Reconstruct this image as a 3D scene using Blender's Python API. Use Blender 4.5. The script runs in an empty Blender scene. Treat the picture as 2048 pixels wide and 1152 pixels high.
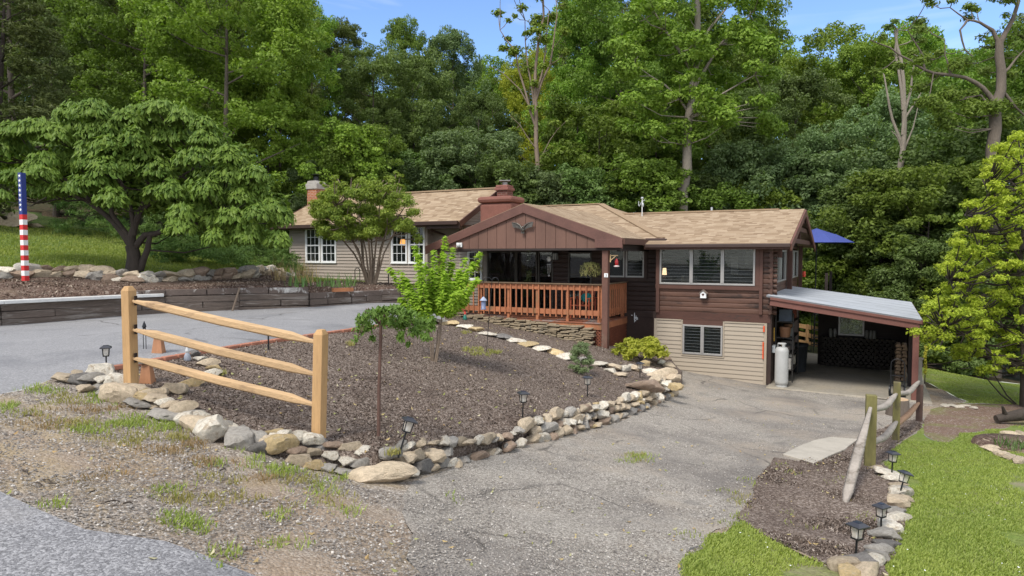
import bpy, bmesh, math, random
import numpy as np
from mathutils import Vector, Matrix, geometry, noise
R = math.radians
SC = bpy.context.scene
COL = SC.collection
# ------------------------------------------------------------------ camera, sky, sun, exposure
F = 1365.0
CAMZ = 3.6
PITCH = math.atan(68 / F)
cd = bpy.data.cameras.new('camera'); cam = bpy.data.objects.new('camera', cd); COL.objects.link(cam)
cam.location = (0, 0, CAMZ); cam.rotation_euler = (math.pi / 2 - PITCH, 0, 0)
cd.sensor_width = 36; cd.lens = 36 * F / 2048; cd.clip_end = 1000; cd.clip_start = 0.05
SC.camera = cam
W = bpy.data.worlds.new('World'); SC.world = W; W.use_nodes = True
wn = W.node_tree.nodes; wl = W.node_tree.links
SUN_EL, SUN_AZ = 52, 215          # azimuth measured clockwise from +Y: behind the camera, to its left
bg = wn['Background']; bg.inputs[1].default_value = 0.15
sky = wn.new('ShaderNodeTexSky'); sky.sky_type = 'NISHITA'; sky.sun_disc = False
sky.sun_elevation = R(SUN_EL); sky.sun_rotation = R(SUN_AZ); sky.air_density = 1.0; sky.dust_density = 0.0; sky.ozone_density = 4.0; sky.altitude = 2500
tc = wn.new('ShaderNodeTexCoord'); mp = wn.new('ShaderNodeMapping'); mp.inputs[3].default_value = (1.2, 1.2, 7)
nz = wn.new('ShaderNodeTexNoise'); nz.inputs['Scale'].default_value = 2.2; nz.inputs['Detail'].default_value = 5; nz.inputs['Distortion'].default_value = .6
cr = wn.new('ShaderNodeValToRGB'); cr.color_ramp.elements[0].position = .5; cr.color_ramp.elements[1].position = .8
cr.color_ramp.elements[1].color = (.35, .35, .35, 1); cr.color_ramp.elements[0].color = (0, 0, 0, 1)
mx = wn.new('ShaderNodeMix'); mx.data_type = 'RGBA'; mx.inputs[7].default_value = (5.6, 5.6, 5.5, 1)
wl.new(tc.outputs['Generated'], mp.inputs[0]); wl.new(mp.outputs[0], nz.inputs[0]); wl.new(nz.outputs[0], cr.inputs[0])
# unseen pale cloud overhead and behind the camera, added to neutralise blue skylight; open blue above the wood
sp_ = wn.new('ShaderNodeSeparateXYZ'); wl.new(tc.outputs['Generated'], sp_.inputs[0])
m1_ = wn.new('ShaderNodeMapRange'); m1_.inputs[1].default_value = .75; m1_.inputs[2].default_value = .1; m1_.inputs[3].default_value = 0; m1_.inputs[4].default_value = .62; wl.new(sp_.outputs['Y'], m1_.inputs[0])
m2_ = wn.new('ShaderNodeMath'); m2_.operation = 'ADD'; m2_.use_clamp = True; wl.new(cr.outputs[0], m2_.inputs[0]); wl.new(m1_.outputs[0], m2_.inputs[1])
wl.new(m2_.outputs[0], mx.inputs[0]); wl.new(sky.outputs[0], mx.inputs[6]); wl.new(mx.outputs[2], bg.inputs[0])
sd = bpy.data.lights.new('sun', 'SUN'); sd.energy = 2.0; sd.angle = R(18); sd.color = (1, .96, .89)
sun = bpy.data.objects.new('sun', sd); COL.objects.link(sun)
az = R(SUN_AZ); el = R(SUN_EL)
sdir = Vector((math.sin(az) * math.cos(el), math.cos(az) * math.cos(el), math.sin(el)))
sun.rotation_euler = sdir.to_track_quat('Z', 'Y').to_euler(); sun.location = (0, 0, 60)
SC.view_settings.view_transform = 'Standard'; SC.view_settings.look = 'None'; SC.view_settings.gamma = 1
SC.view_settings.exposure = 0.9
SC.cycles.max_bounces = 8; SC.cycles.diffuse_bounces = 5; SC.cycles.glossy_bounces = 2; SC.cycles.transparent_max_bounces = 8; SC.cycles.transmission_bounces = 5

# ------------------------------------------------------------------ geometry of the photograph
cP, sP = math.cos(PITCH), math.sin(PITCH)
def ray(px, py):
    a = (px - 1024) / F; b = (576 - py) / F
    y = cP + b * sP; z = -sP + b * cP
    return Vector((a / y, 1, z / y))
def at(px, py, d):
    r = ray(px, py); return Vector((r.x * d, d, CAMZ + r.z * d))
def atz(px, py, z):
    r = ray(px, py); d = (z - CAMZ) / r.z; return Vector((r.x * d, d, z))
def proj(p):
    x, y, z = p[0], p[1], p[2] - CAMZ
    dep = y * cP - z * sP; up = y * sP + z * cP
    return (1024 + F * x / dep, 576 - F * up / dep)
HA = R(28); cH, sH = math.cos(HA), math.sin(HA)
def HP(u, v, z):            # house frame: u along the front wall to the right, v into the depth
    return Vector((cH * u + sH * v, -sH * u + cH * v, z))
def u_at(px, v):            # u of the house-frame plane v seen in column px
    a = (px - 1024) / F; t = v / (a * sH + cH); return t * (a * cH - sH)
def z_at(py, u, v):
    p = HP(u, v, 0); r = ray(1024, py); return CAMZ + r.z * p.y

# ------------------------------------------------------------------ materials
MATS = {}
def newmat(name):
    m = bpy.data.materials.new(name); m.use_nodes = True; MATS[name] = m
    nt = m.node_tree; b = nt.nodes['Principled BSDF']; return m, nt, b
def N(nt, t, **kw):
    n = nt.nodes.new(t)
    for k, v in kw.items():
        if k.startswith('i_'):
            key = k[2:].replace('_', ' ')
            n.inputs[key].default_value = v
        else: setattr(n, k, v)
    return n
def coords(nt, kind='Object', scale=(1, 1, 1), rot=(0, 0, 0)):
    t = N(nt, 'ShaderNodeTexCoord'); mpn = N(nt, 'ShaderNodeMapping')
    mpn.inputs['Scale'].default_value = scale; mpn.inputs['Rotation'].default_value = rot
    nt.links.new(t.outputs[kind], mpn.inputs[0]); return mpn.outputs[0]
def noi(nt, co, scale, detail=4, rough=.55, dist=0):
    n = N(nt, 'ShaderNodeTexNoise'); n.inputs['Scale'].default_value = scale; n.inputs['Detail'].default_value = detail
    n.inputs['Roughness'].default_value = rough; n.inputs['Distortion'].default_value = dist
    nt.links.new(co, n.inputs[0]); return n.outputs[0]
def vor(nt, co, scale, out='Color', feature='F1', rnd=1):
    n = N(nt, 'ShaderNodeTexVoronoi'); n.feature = feature; n.inputs['Scale'].default_value = scale
    n.inputs['Randomness'].default_value = rnd
    nt.links.new(co, n.inputs[0]); return n.outputs[out]
def ramp(nt, fac, stops):
    r = N(nt, 'ShaderNodeValToRGB'); e = r.color_ramp.elements
    while len(e) < len(stops): e.new(.5)
    for i, (p, c) in enumerate(stops):
        e[i].position = p; e[i].color = (c, c, c, 1) if not isinstance(c, tuple) else (*c, 1)
    nt.links.new(fac, r.inputs[0]); return r.outputs[0]
def mix(nt, fac, a, b, mode='MIX'):
    m = N(nt, 'ShaderNodeMix', data_type='RGBA', blend_type=mode)
    for s, v in ((0, fac), (6, a), (7, b)):
        if isinstance(v, (int, float)): m.inputs[s].default_value = v if s == 0 else (v, v, v, 1)
        elif isinstance(v, tuple): m.inputs[s].default_value = (*v, 1)
        else: nt.links.new(v, m.inputs[s])
    return m.outputs[2]
def bump(nt, b, h, strength=.3, dist=.01):
    n = N(nt, 'ShaderNodeBump'); n.inputs['Strength'].default_value = strength; n.inputs['Distance'].default_value = dist
    nt.links.new(h, n.inputs['Height']); nt.links.new(n.outputs[0], b.inputs['Normal'])
def rnd(nt):
    return N(nt, 'ShaderNodeObjectInfo').outputs['Random']
def mul(c, k): return tuple(min(1, x * k) for x in c)
def M(name, c, rough=.75, var=.25, scale=3, stretch=(1, 1, 1), bs=25, bstr=.25, metal=0, spec=.4, stain=None, bd=.01, objvar=0):
    """painted or raw surface: colour with uneven wear, fine grain and bump"""
    if name in MATS: return MATS[name]
    m, nt, b = newmat(name)
    co = coords(nt, 'Object', stretch)
    n1 = noi(nt, co, scale, 6, .65)
    col = ramp(nt, n1, [(.3, mul(c, 1 - var)), (.7, mul(c, 1 + var))])
    n2 = noi(nt, co, bs, 4, .6)
    col = mix(nt, .35, col, ramp(nt, n2, [(.3, mul(c, 1 - var)), (.7, mul(c, 1 + var))]))
    if stain:
        n3 = noi(nt, co, stain[1], 5, .7, .5)
        col = mix(nt, ramp(nt, n3, [(stain[2], 0.0), (stain[2] + .12, 1.0)]), col, stain[0])
    if objvar:
        hs = N(nt, 'ShaderNodeHueSaturation'); mr = N(nt, 'ShaderNodeMapRange'); mr.inputs[3].default_value = 1 - objvar; mr.inputs[4].default_value = 1 + objvar
        nt.links.new(rnd(nt), mr.inputs[0]); nt.links.new(mr.outputs[0], hs.inputs['Value']); nt.links.new(col, hs.inputs['Color']); col = hs.outputs[0]
    nt.links.new(col, b.inputs['Base Color'])
    b.inputs['Roughness'].default_value = rough; b.inputs['Metallic'].default_value = metal
    b.inputs['Specular IOR Level'].default_value = spec
    bump(nt, b, n2, bstr, bd)
    return m
def glassmat(name, tint=(.02, .025, .025), alpha=.45):
    if name in MATS: return MATS[name]
    m, nt, b = newmat(name)
    b.inputs['Base Color'].default_value = (*tint, 1); b.inputs['Roughness'].default_value = .03
    b.inputs['IOR'].default_value = 1.5; b.inputs['Specular IOR Level'].default_value = .7
    b.inputs['Alpha'].default_value = alpha
    return m
def leafmat(name, c1, c2, c3=None, trans=.35, dead=None):
    """leaves: colour wanders leaf by leaf and clump by clump, light passes through"""
    if name in MATS: return MATS[name]
    m, nt, b = newmat(name)
    nt.nodes.remove(b)
    out = nt.nodes['Material Output']
    g = N(nt, 'ShaderNodeNewGeometry'); isl = g.outputs['Random Per Island']
    co = coords(nt, 'Object')
    col = mix(nt, ramp(nt, noi(nt, co, .55, 3), [(.35, 0.0), (.65, 1.0)]), c1, c2)
    col = mix(nt, ramp(nt, isl, [(.0, 0.0), (1, .55)]), col, c3 or mul(c2, 1.5))
    hs = N(nt, 'ShaderNodeHueSaturation')
    mr = N(nt, 'ShaderNodeMapRange'); mr.inputs[3].default_value = .85; mr.inputs[4].default_value = 1.25
    mh = N(nt, 'ShaderNodeMapRange'); mh.inputs[3].default_value = .485; mh.inputs[4].default_value = .512
    rr = rnd(nt); nt.links.new(rr, mr.inputs[0]); nt.links.new(rr, mh.inputs[0])
    nt.links.new(mr.outputs[0], hs.inputs['Value']); nt.links.new(mh.outputs[0], hs.inputs['Hue']); nt.links.new(col, hs.inputs['Color'])
    d = N(nt, 'ShaderNodeBsdfPrincipled'); t = N(nt, 'ShaderNodeBsdfTranslucent'); ms = N(nt, 'ShaderNodeMixShader'); ms.inputs[0].default_value = trans
    d.inputs['Roughness'].default_value = .5; d.inputs['Specular IOR Level'].default_value = .22
    nt.links.new(hs.outputs[0], d.inputs['Base Color'])
    tcn = mix(nt, 1.0, hs.outputs[0], (1.0, 1.15, .45), 'MULTIPLY'); nt.links.new(tcn, t.inputs['Color'])
    nt.links.new(d.outputs[0], ms.inputs[1]); nt.links.new(t.outputs[0], ms.inputs[2]); nt.links.new(ms.outputs[0], out.inputs['Surface'])
    return m

# ------------------------------------------------------------------ mesh building
def rotm(rx=0, ry=0, rz=0):
    return Matrix.Rotation(rz, 3, 'Z') @ Matrix.Rotation(ry, 3, 'Y') @ Matrix.Rotation(rx, 3, 'X')
class MB:
    """collects shapes and links them as ONE mesh object"""
    def __init__(s, frame=None):
        s.v = []; s.f = []; s.uv = []; s.frame = frame; s.sm = []
    def add(s, vs, fs, uvs=None, smooth=False):
        o = len(s.v)
        if s.frame == 'H': vs = [HP(*p) for p in vs]
        s.v += [tuple(p) for p in vs]
        for i, f in enumerate(fs):
            s.f.append(tuple(o + k for k in f)); s.uv.append(uvs[i] if uvs else None); s.sm.append(smooth)
        return s
    def box(s, c, d, r=None):
        x, y, z = d[0] / 2, d[1] / 2, d[2] / 2
        vs = [Vector((a * x, b * y, e * z)) for e in (-1, 1) for b in (-1, 1) for a in (-1, 1)]
        if r: vs = [r @ p for p in vs]
        c = Vector(c)
        return s.add([c + p for p in vs], [(0, 2, 3, 1), (4, 5, 7, 6), (0, 1, 5, 4), (1, 3, 7, 5), (3, 2, 6, 7), (2, 0, 4, 6)])
    def b(s, x0, x1, y0, y1, z0, z1):
        return s.box(((x0 + x1) / 2, (y0 + y1) / 2, (z0 + z1) / 2), (abs(x1 - x0), abs(y1 - y0), abs(z1 - z0)))
    def beam(s, p, q, w, h, up=(0, 0, 1), taper=1):
        p = Vector(p); q = Vector(q); d = (q - p).normalized(); sd_ = d.cross(Vector(up))
        if sd_.length < 1e-4: sd_ = Vector((1, 0, 0))
        sd_.normalize(); u2 = sd_.cross(d)
        vs = []
        for e, k in ((p, 1), (q, taper)):
            for a, b_ in ((-1, -1), (1, -1), (1, 1), (-1, 1)): vs.append(e + sd_ * a * w / 2 * k + u2 * b_ * h / 2 * k)
        return s.add(vs, [(3, 2, 1, 0), (4, 5, 6, 7), (0, 1, 5, 4), (1, 2, 6, 5), (2, 3, 7, 6), (3, 0, 4, 7)])
    def tube(s, pts, rad, n=8, cap=True, squash=1):
        pts = [Vector(p) for p in pts]
        if not isinstance(rad, (list, tuple)): rad = [rad] * len(pts)
        vs = []; fs = []; ref = None
        for i, p in enumerate(pts):
            d = (pts[min(i + 1, len(pts) - 1)] - pts[max(i - 1, 0)]).normalized()
            if ref is None:
                ref = Vector((0, 0, 1)) if abs(d.z) < .9 else Vector((1, 0, 0))
            a = d.cross(ref).normalized(); b_ = a.cross(d); ref = b_
            for k in range(n):
                t = 2 * math.pi * k / n; vs.append(p + (a * math.cos(t) + b_ * math.sin(t) * squash) * rad[i])
        for i in range(len(pts) - 1):
            for k in range(n):
                k2 = (k + 1) % n; fs.append((i * n + k, i * n + k2, (i + 1) * n + k2, (i + 1) * n + k))
        s.add(vs, fs, smooth=True)
        if cap:
            o = len(vs); s.add(vs[:n], [tuple(range(n))]) ; s.add(vs[-n:], [tuple(reversed(range(n)))])
        return s
    def lathe(s, c, prof, n=16, ang=0):
        c = Vector(c); vs = []; fs = []
        for r_, z in prof:
            for k in range(n):
                t = ang + 2 * math.pi * k / n; vs.append(c + Vector((r_ * math.cos(t), r_ * math.sin(t), z)))
        for i in range(len(prof) - 1):
            for k in range(n):
                k2 = (k + 1) % n; fs.append((i * n + k, i * n + k2, (i + 1) * n + k2, (i + 1) * n + k))
        s.add(vs, fs, smooth=n > 8)
        s.add(vs[:n], [tuple(reversed(range(n)))]); s.add(vs[-n:], [tuple(range(n))])
        return s
    def prism(s, poly, a, b_, axis):
        """polygon given as 2D pairs, extruded from a to b_ along axis (0,1,2)"""
        def mk(p, t):
            q = list(p); q.insert(axis, t); return Vector(q)
        n = len(poly); vs = [mk(p, a) for p in poly] + [mk(p, b_) for p in poly]
        return s.add(vs, [tuple(range(n)), tuple(reversed(range(n, 2 * n)))] + [(i, (i + 1) % n + 0, n + (i + 1) % n, n + i) for i in range(n)])
    def slab(s, q, th, uvs=True):
        """four (or three) corners of the top face (eave a, eave b, ridge b, ridge a), thickness straight down"""
        q = [Vector(p) for p in q]; n = len(q)
        lo = [p - Vector((0, 0, th)) for p in q]
        e = (q[1] - q[0]).normalized(); nn = (q[1] - q[0]).cross(q[2] - q[0]).normalized(); w = nn.cross(e)
        uv = [((p - q[0]).dot(e), (p - q[0]).dot(w)) for p in q]
        fs = [tuple(range(n)), tuple(reversed(range(n, 2 * n)))] + [(i, n + i, n + (i + 1) % n, (i + 1) % n) for i in range(n)]
        us = [uv, list(reversed(uv))] + [[(0, 0)] * 4] * n
        return s.add(q + lo, fs, us)
    def ball(s, c, r, nu=12, nv=8, rot=None):
        c = Vector(c); r = (r, r, r) if isinstance(r, (int, float)) else r
        vs = []; fs = []
        for i in range(nv + 1):
            th = math.pi * i / nv
            for k in range(nu):
                t = 2 * math.pi * k / nu; p = Vector((r[0] * math.sin(th) * math.cos(t), r[1] * math.sin(th) * math.sin(t), r[2] * math.cos(th)))
                vs.append(c + (rot @ p if rot else p))
        for i in range(nv):
            for k in range(nu):
                k2 = (k + 1) % nu; fs.append((i * nu + k, (i + 1) * nu + k, (i + 1) * nu + k2, i * nu + k2))
        return s.add(vs, fs, smooth=True)
    def each(s, name, mat, parent=None, bevel=0):
        """every separate piece becomes an object of its own"""
        par = list(range(len(s.v)))
        def fd(a):
            while par[a] != a: par[a] = par[par[a]]; a = par[a]
            return a
        for f in s.f:
            for k in f[1:]: par[fd(f[0])] = fd(k)
        gr = {}
        for i, f in enumerate(s.f): gr.setdefault(fd(f[0]), []).append(i)
        out = []
        for g in gr.values():
            m = MB(); mp_ = {}
            for i in g:
                for k in s.f[i]:
                    if k not in mp_: mp_[k] = len(m.v); m.v.append(s.v[k])
                m.f.append(tuple(mp_[k] for k in s.f[i])); m.uv.append(s.uv[i]); m.sm.append(s.sm[i])
            out.append(m.build(name, mat, parent, bevel=bevel))
        return out
    def build(s, name, mat, parent=None, org=None, bevel=0, fixn=True):
        o = Vector(parent['_o']) if parent is not None and '_o' in parent else (Vector(org) if org is not None else Vector((0, 0, 0)))
        me = bpy.data.meshes.new(name); me.from_pydata([tuple(Vector(p) - o) for p in s.v], [], s.f)
        if any(u for u in s.uv):
            ul = me.uv_layers.new(name='UVMap'); k = 0
            for fi, f in enumerate(s.f):
                for j in range(len(f)):
                    ul.data[k].uv = s.uv[fi][j] if s.uv[fi] else (0, 0); k += 1
        me.polygons.foreach_set('use_smooth', s.sm)
        if fixn:
            bm = bmesh.new(); bm.from_mesh(me); bmesh.ops.recalc_face_normals(bm, faces=bm.faces); bm.to_mesh(me); bm.free()
        me.materials.append(mat)
        ob = bpy.data.objects.new(name, me); COL.objects.link(ob)
        if parent is not None:
            ob.parent = parent; ob['_o'] = parent['_o']
        else:
            ob.location = o; ob['_o'] = tuple(o)
        if bevel:
            bv = ob.modifiers.new('edge', 'BEVEL'); bv.width = bevel; bv.segments = 2; bv.limit_method = 'ANGLE'
        return ob
def tag(o, label, cat, group=None):
    o['label'] = label; o['category'] = cat
    if group: o['group'] = group
    return o
def thing(name, label, cat, loc, group=None):
    o = bpy.data.objects.new(name, None); COL.objects.link(o); o.location = loc; o['_o'] = tuple(loc); o.empty_display_size = .2
    return tag(o, label, cat, group)
def struct(o, kind='structure'): o['kind'] = kind; return o
def dup(root, loc=None, rz=None, scale=None, label=None, group=None, mats=None):
    r = root.copy(); COL.objects.link(r)
    if loc is not None: r.location = loc; r['_o'] = tuple(loc)
    if rz is not None: r.rotation_euler = (0, 0, rz)
    if scale is not None: r.scale = scale if not isinstance(scale, (int, float)) else (scale,) * 3
    if label: r['label'] = label
    if group: r['group'] = group
    def rec(a, b_):
        for ch in list(a.children):
            c = ch.copy(); COL.objects.link(c); c.parent = b_
            if mats and c.name.split('.')[0] in mats: setmat(c, mats[c.name.split('.')[0]])
            rec(ch, c)
    if mats and r.name.split('.')[0] in mats: setmat(r, mats[r.name.split('.')[0]])
    rec(root, r); return r
def setmat(o, m):
    if o.material_slots: o.material_slots[0].link = 'OBJECT'; o.material_slots[0].material = m
def npmesh(name, V, Fq, mat, parent=None, org=(0, 0, 0), smooth=False):
    """mesh from numpy arrays: V (n,3) world, Fq (m,k) faces of k corners each"""
    me = bpy.data.meshes.new(name); k = Fq.shape[1]
    o = np.array(parent['_o'] if parent is not None else org, dtype=np.float32)
    V = (V - o).astype(np.float32)
    me.vertices.add(len(V)); me.vertices.foreach_set('co', V.ravel())
    me.loops.add(Fq.size); me.loops.foreach_set('vertex_index', Fq.ravel().astype(np.int32))
    me.polygons.add(len(Fq)); me.polygons.foreach_set('loop_start', np.arange(0, Fq.size, k, dtype=np.int32))
    me.polygons.foreach_set('use_smooth', np.full(len(Fq), smooth))
    me.update(calc_edges=True); me.validate()
    me.materials.append(mat)
    ob = bpy.data.objects.new(name, me); COL.objects.link(ob)
    if parent is not None: ob.parent = parent
    else: ob.location = org
    ob['_o'] = tuple(float(a) for a in o)
    return ob
# ------------------------------------------------------------------ terrain heights
class TPS:
    def __init__(s, pts, lam=.02):
        P = np.array([(p[0], p[1]) for p in pts], float); z = np.array([p[2] for p in pts], float); n = len(P)
        d = np.linalg.norm(P[:, None] - P[None], axis=2); K = s.k(d) + lam * np.eye(n)
        A = np.zeros((n + 3, n + 3)); A[:n, :n] = K; A[:n, n] = 1; A[:n, n + 1:] = P; A[n, :n] = 1; A[n + 1:, :n] = P.T
        s.w = np.linalg.solve(A, np.concatenate([z, [0, 0, 0]])); s.P = P
    @staticmethod
    def k(d): return d              # linear (biharmonic in 3D): no overshoot
    def __call__(s, x, y):
        q = np.stack([np.atleast_1d(x), np.atleast_1d(y)], 1).astype(float)
        out = np.empty(len(q))
        for i in range(0, len(q), 20000):
            c = q[i:i + 20000]; d = np.linalg.norm(c[:, None] - s.P[None], axis=2)
            out[i:i + 20000] = s.k(d) @ s.w[:-3] + s.w[-3] + c @ s.w[-2:]
        return out
def zz(px, py, z): return tuple(atz(px, py, z))
def dd(px, py, d): return tuple(at(px, py, d))
base_pts = [zz(100,1050,1.95), zz(0,1000,2.0), zz(0,900,2.05), zz(0,800,2.12), zz(200,795,2.03), zz(400,905,1.82), zz(560,935,1.66),
  zz(637,945,1.55), zz(760,968,1.42), zz(1000,1140,1.42), zz(500,1100,1.75), zz(880,935,1.28), zz(1000,905,1.13), zz(1200,848,.68), zz(1340,790,.28), zz(1340,740,.28),
  zz(1525,770,0), zz(1430,752,.12), zz(1650,880,.25), zz(1400,1000,.78), zz(1300,1140,1.15), zz(1600,1140,.98), zz(1700,800,0), zz(1500,900,.5),
  zz(1740,935,.53), zz(1792,885,.29), zz(1838,842,.05), zz(1710,1132,.96), zz(1763,1068,.68), zz(1783,952,.68), zz(2048,1150,.9), zz(2040,900,.3),
  zz(2040,830,-.1), zz(1870,790,-.15), zz(1960,785,-.3), zz(1900,950,.4),
  (0,0,1.75), (-4,2,2.0), (4,2,1.2), (0,-8,1.9), (10,0,.9), (-12,3,2.3), (-25,5,2.6), (25,5,.3), (-10,-8,2.2), (14,-8,1),
  zz(0,660,2.2), zz(200,650,2.2), zz(480,630,2.2), zz(830,608,2.2), zz(700,661,2.2), zz(326,722,2.19), zz(226,740,2.17), zz(60,770,2.15), zz(870,628,2.1), zz(450,700,2.2),
  tuple(HP(-12,18,1.6)), tuple(HP(-7,17.5,.9)), tuple(HP(-5,22,0)), tuple(HP(-2,22,0)), tuple(HP(1,21,0)), tuple(HP(1,26,-.1)), tuple(HP(-12,24,.8)), tuple(HP(-14,20,2.2)), tuple(HP(-18,21,2.3)),
  tuple(HP(-5,32,.2)), tuple(HP(-14,32,1.8)), (-14,30,2.6), (-12,14,2.2), (-20,12,2.5),
  (18,25,-1.2), (30,20,-2), (20,40,-2), (0,50,.5), (-20,45,3.5), (40,60,-3), (0,80,1), (-45,50,7), (-45,10,5), (60,0,-3), (60,90,-3), (-60,90,8), (0,110,2), (-60,-8,4)]
T = TPS(base_pts)
up_pts = [zz(-80,612,2.65), zz(0,606,2.66), zz(240,595,2.7), zz(330,588,2.74), zz(480,580,2.78), zz(610,582,2.78), zz(700,583,2.72), zz(830,585,2.6),
  dd(45,561,15.4), dd(-60,560,16), dd(270,561,17.2), dd(400,562,18.2), dd(500,556,20), dd(600,556,22.5), dd(580,568,26), dd(780,569,24.5), dd(850,570,23),
  dd(0,520,19.5), dd(0,470,24), dd(0,432,29), dd(130,445,30), dd(150,520,20), dd(300,500,25), dd(420,525,24), dd(500,538,25), dd(560,520,32), dd(200,475,27),
  (-20,40,6.5), (-32,25,7), (-30,15,5), (-45,45,9), (-15,45,5), (-5,48,2.6), (-4,32,2.2), (-60,20,9), (-60,90,12), (0,90,3), (-20,12,3.2)]
U = TPS(up_pts)
bed_pts = [zz(700,661,2.21), zz(500,690,2.21), zz(326,722,2.2), zz(226,740,2.18), dd(263,783,7.5), dd(400,835,6.95), dd(520,872,6.8), dd(637,893,6.8), dd(755,873,6.95), dd(800,905,6.6), dd(720,918,6.45),
  dd(1000,872,8.6), dd(1045,835,9.3), dd(1175,793,12), dd(1200,812,11.8), dd(1280,757,15), dd(1330,752,15.8), dd(1325,735,17.5), dd(960,708,13.3), dd(1160,748,14),
  dd(1195,694,18.3), dd(890,642,19.5), dd(1040,668,18.9), dd(850,640,17), dd(870,700,12.5), dd(760,760,9.4), dd(1310,705,19.3), dd(1255,705,19.3), dd(160,757,8.2)]
B = TPS(bed_pts)
def h1(fn, x, y): return float(fn(x, y)[0])
def hit(px, py, fn, d0=3, d1=60):
    r = ray(px, py); ds = np.linspace(d0, d1, 2000); zs = CAMZ + r.z * ds; g = fn(r.x * ds, ds)
    k = np.argmax(zs < g)
    if not (zs < g).any(): k = len(ds) - 1
    d = ds[k]; return Vector((r.x * d, d, float(g[k])))

# ------------------------------------------------------------------ region outlines (world x, y)
rg = random.Random(5)
def poly_px(pts, fn=T): return [(lambda h: (h.x, h.y))(hit(a, b, fn)) for a, b in pts]
def dens(poly, step=.35, jit=.03, closed=True):
    out = []; n = len(poly)
    for i in range(n if closed else n - 1):
        a = poly[i]; b_ = poly[(i + 1) % n]; L = math.hypot(a[0] - b_[0], a[1] - b_[1]); k = max(1, int(L / step))
        if L > 12: k = max(1, int(L / 2))
        for j in range(k):
            t = j / k; out.append((a[0] + (b_[0] - a[0]) * t + rg.uniform(-jit, jit), a[1] + (b_[1] - a[1]) * t + rg.uniform(-jit, jit)))
    return out
street = dens([(-40, 17.5)] + poly_px([(-60, 962), (0, 988), (90, 1022), (186, 1062), (336, 1092), (500, 1151)]) + [(.4, 3.0), (4, 2.2), (30, -1.0), (30, -10), (-40, -10)], .3, .04)
WALLPX = [(-160, 662), (0, 651), (243, 634), (330, 629), (479, 623), (618, 620), (700, 615), (760, 610), (835, 606)]
WALL = [tuple(atz(a, b_, 2.2)) for a, b_ in WALLPX]
asphalt = dens([(-16, 9.6)] + [(-12, 8.9)] + poly_px([(0, 790), (55, 776), (110, 757), (160, 750)]) + poly_px([(205, 742), (226, 739), (326, 721), (500, 691), (700, 662), (800, 645), (850, 636), (890, 640)]) +
   [(HP(-12.3, 18.2, 0).x, HP(-12.3, 18.2, 0).y), (HP(-12.6, 20.3, 0).x, HP(-12.6, 20.3, 0).y)] + [(w[0], w[1] + .1) for w in reversed(WALL)] + [(-22, 13.5)], .35, .02)
# low stone border: base line on the drive side
BORDPX = [(118, 768), (200, 788), (300, 825), (390, 862), (480, 900), (560, 925), (640, 940), (700, 952), (762, 965)]
BORD2PX = [(850, 945), (930, 925), (1000, 905), (1100, 880), (1200, 850), (1290, 818), (1348, 790)]
BORD = [hit(a, b_, T) for a, b_ in BORDPX]; BORD2 = [hit(a, b_, T) for a, b_ in BORD2PX]
hc = HP(-5.75, 19.75, 0)
bedrim = [(p.x, p.y) for p in BORD + BORD2] + [(4.45, 17.2), (4.5, 18.6), (hc.x, hc.y)]
def inset(pts, d):
    out = []
    for i, p in enumerate(pts):
        a = Vector(pts[max(i - 1, 0)]); b_ = Vector(pts[min(i + 1, len(pts) - 1)]); t = (b_ - a).normalized(); out.append((p[0] - t.y * d, p[1] + t.x * d))
    return out
bed_in = inset(bedrim, .13)
bedpoly = dens(bed_in + [(HP(-6.6, 20.3, 0).x, HP(-6.6, 20.3, 0).y), (HP(-11.5, 20.3, 0).x, HP(-11.5, 20.3, 0).y), (HP(-12.3, 18.2, 0).x, HP(-12.3, 18.2, 0).y)] + poly_px([(890, 640), (850, 636), (800, 645), (700, 662), (500, 691), (326, 721), (226, 739), (165, 752)]), .3, .012)
upper = dens([(w[0], w[1] + .12) for w in WALL] + [(HP(-12.9, 20.6, 0).x, HP(-12.9, 20.6, 0).y), (HP(-12.9, 27, 0).x, HP(-12.9, 27, 0).y), (-3, 50), (-3, 120), (-70, 120), (-70, 6), (-22, 12.2)], .5, .0)
slab_c = [HP(*p, 0) for p in ((-2.5, 19.2), (1.3, 19.2), (1.4, 27.0), (-2.5, 27.0))]
slabp = dens([(p.x, p.y) for p in slab_c], .3, .0)
rbed = dens(poly_px([(1480, 1040), (1520, 960), (1545, 918), (1600, 925), (1690, 895), (1735, 872), (1790, 845), (1850, 842), (1840, 862), (1790, 890), (1765, 930), (1795, 950), (1812, 985), (1808, 1040), (1800, 1090), (1765, 1150), (1690, 1150), (1600, 1110), (1540, 1080)]), .25, .04)
drive = dens([(-.4, 3.3)] + poly_px([(800, 1010), (820, 968), (900, 938), (1000, 908), (1100, 883), (1200, 853), (1290, 822), (1345, 792), (1352, 760), (1330, 738)]) + [(hc.x, hc.y + .2)] + [(HP(-2.5, 19.9, 0).x, HP(-2.5, 19.9, 0).y), (HP(-2.5, 19.2, 0).x, HP(-2.5, 19.2, 0).y), (HP(1.0, 19.2, 0).x, HP(1.0, 19.2, 0).y)] +
   poly_px([(1790, 845), (1735, 872), (1690, 895), (1600, 925), (1545, 918), (1520, 960), (1480, 1040), (1420, 1075), (1365, 1120), (1350, 1150)]) + [(1.3, 3.2)], .25, .05)
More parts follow.
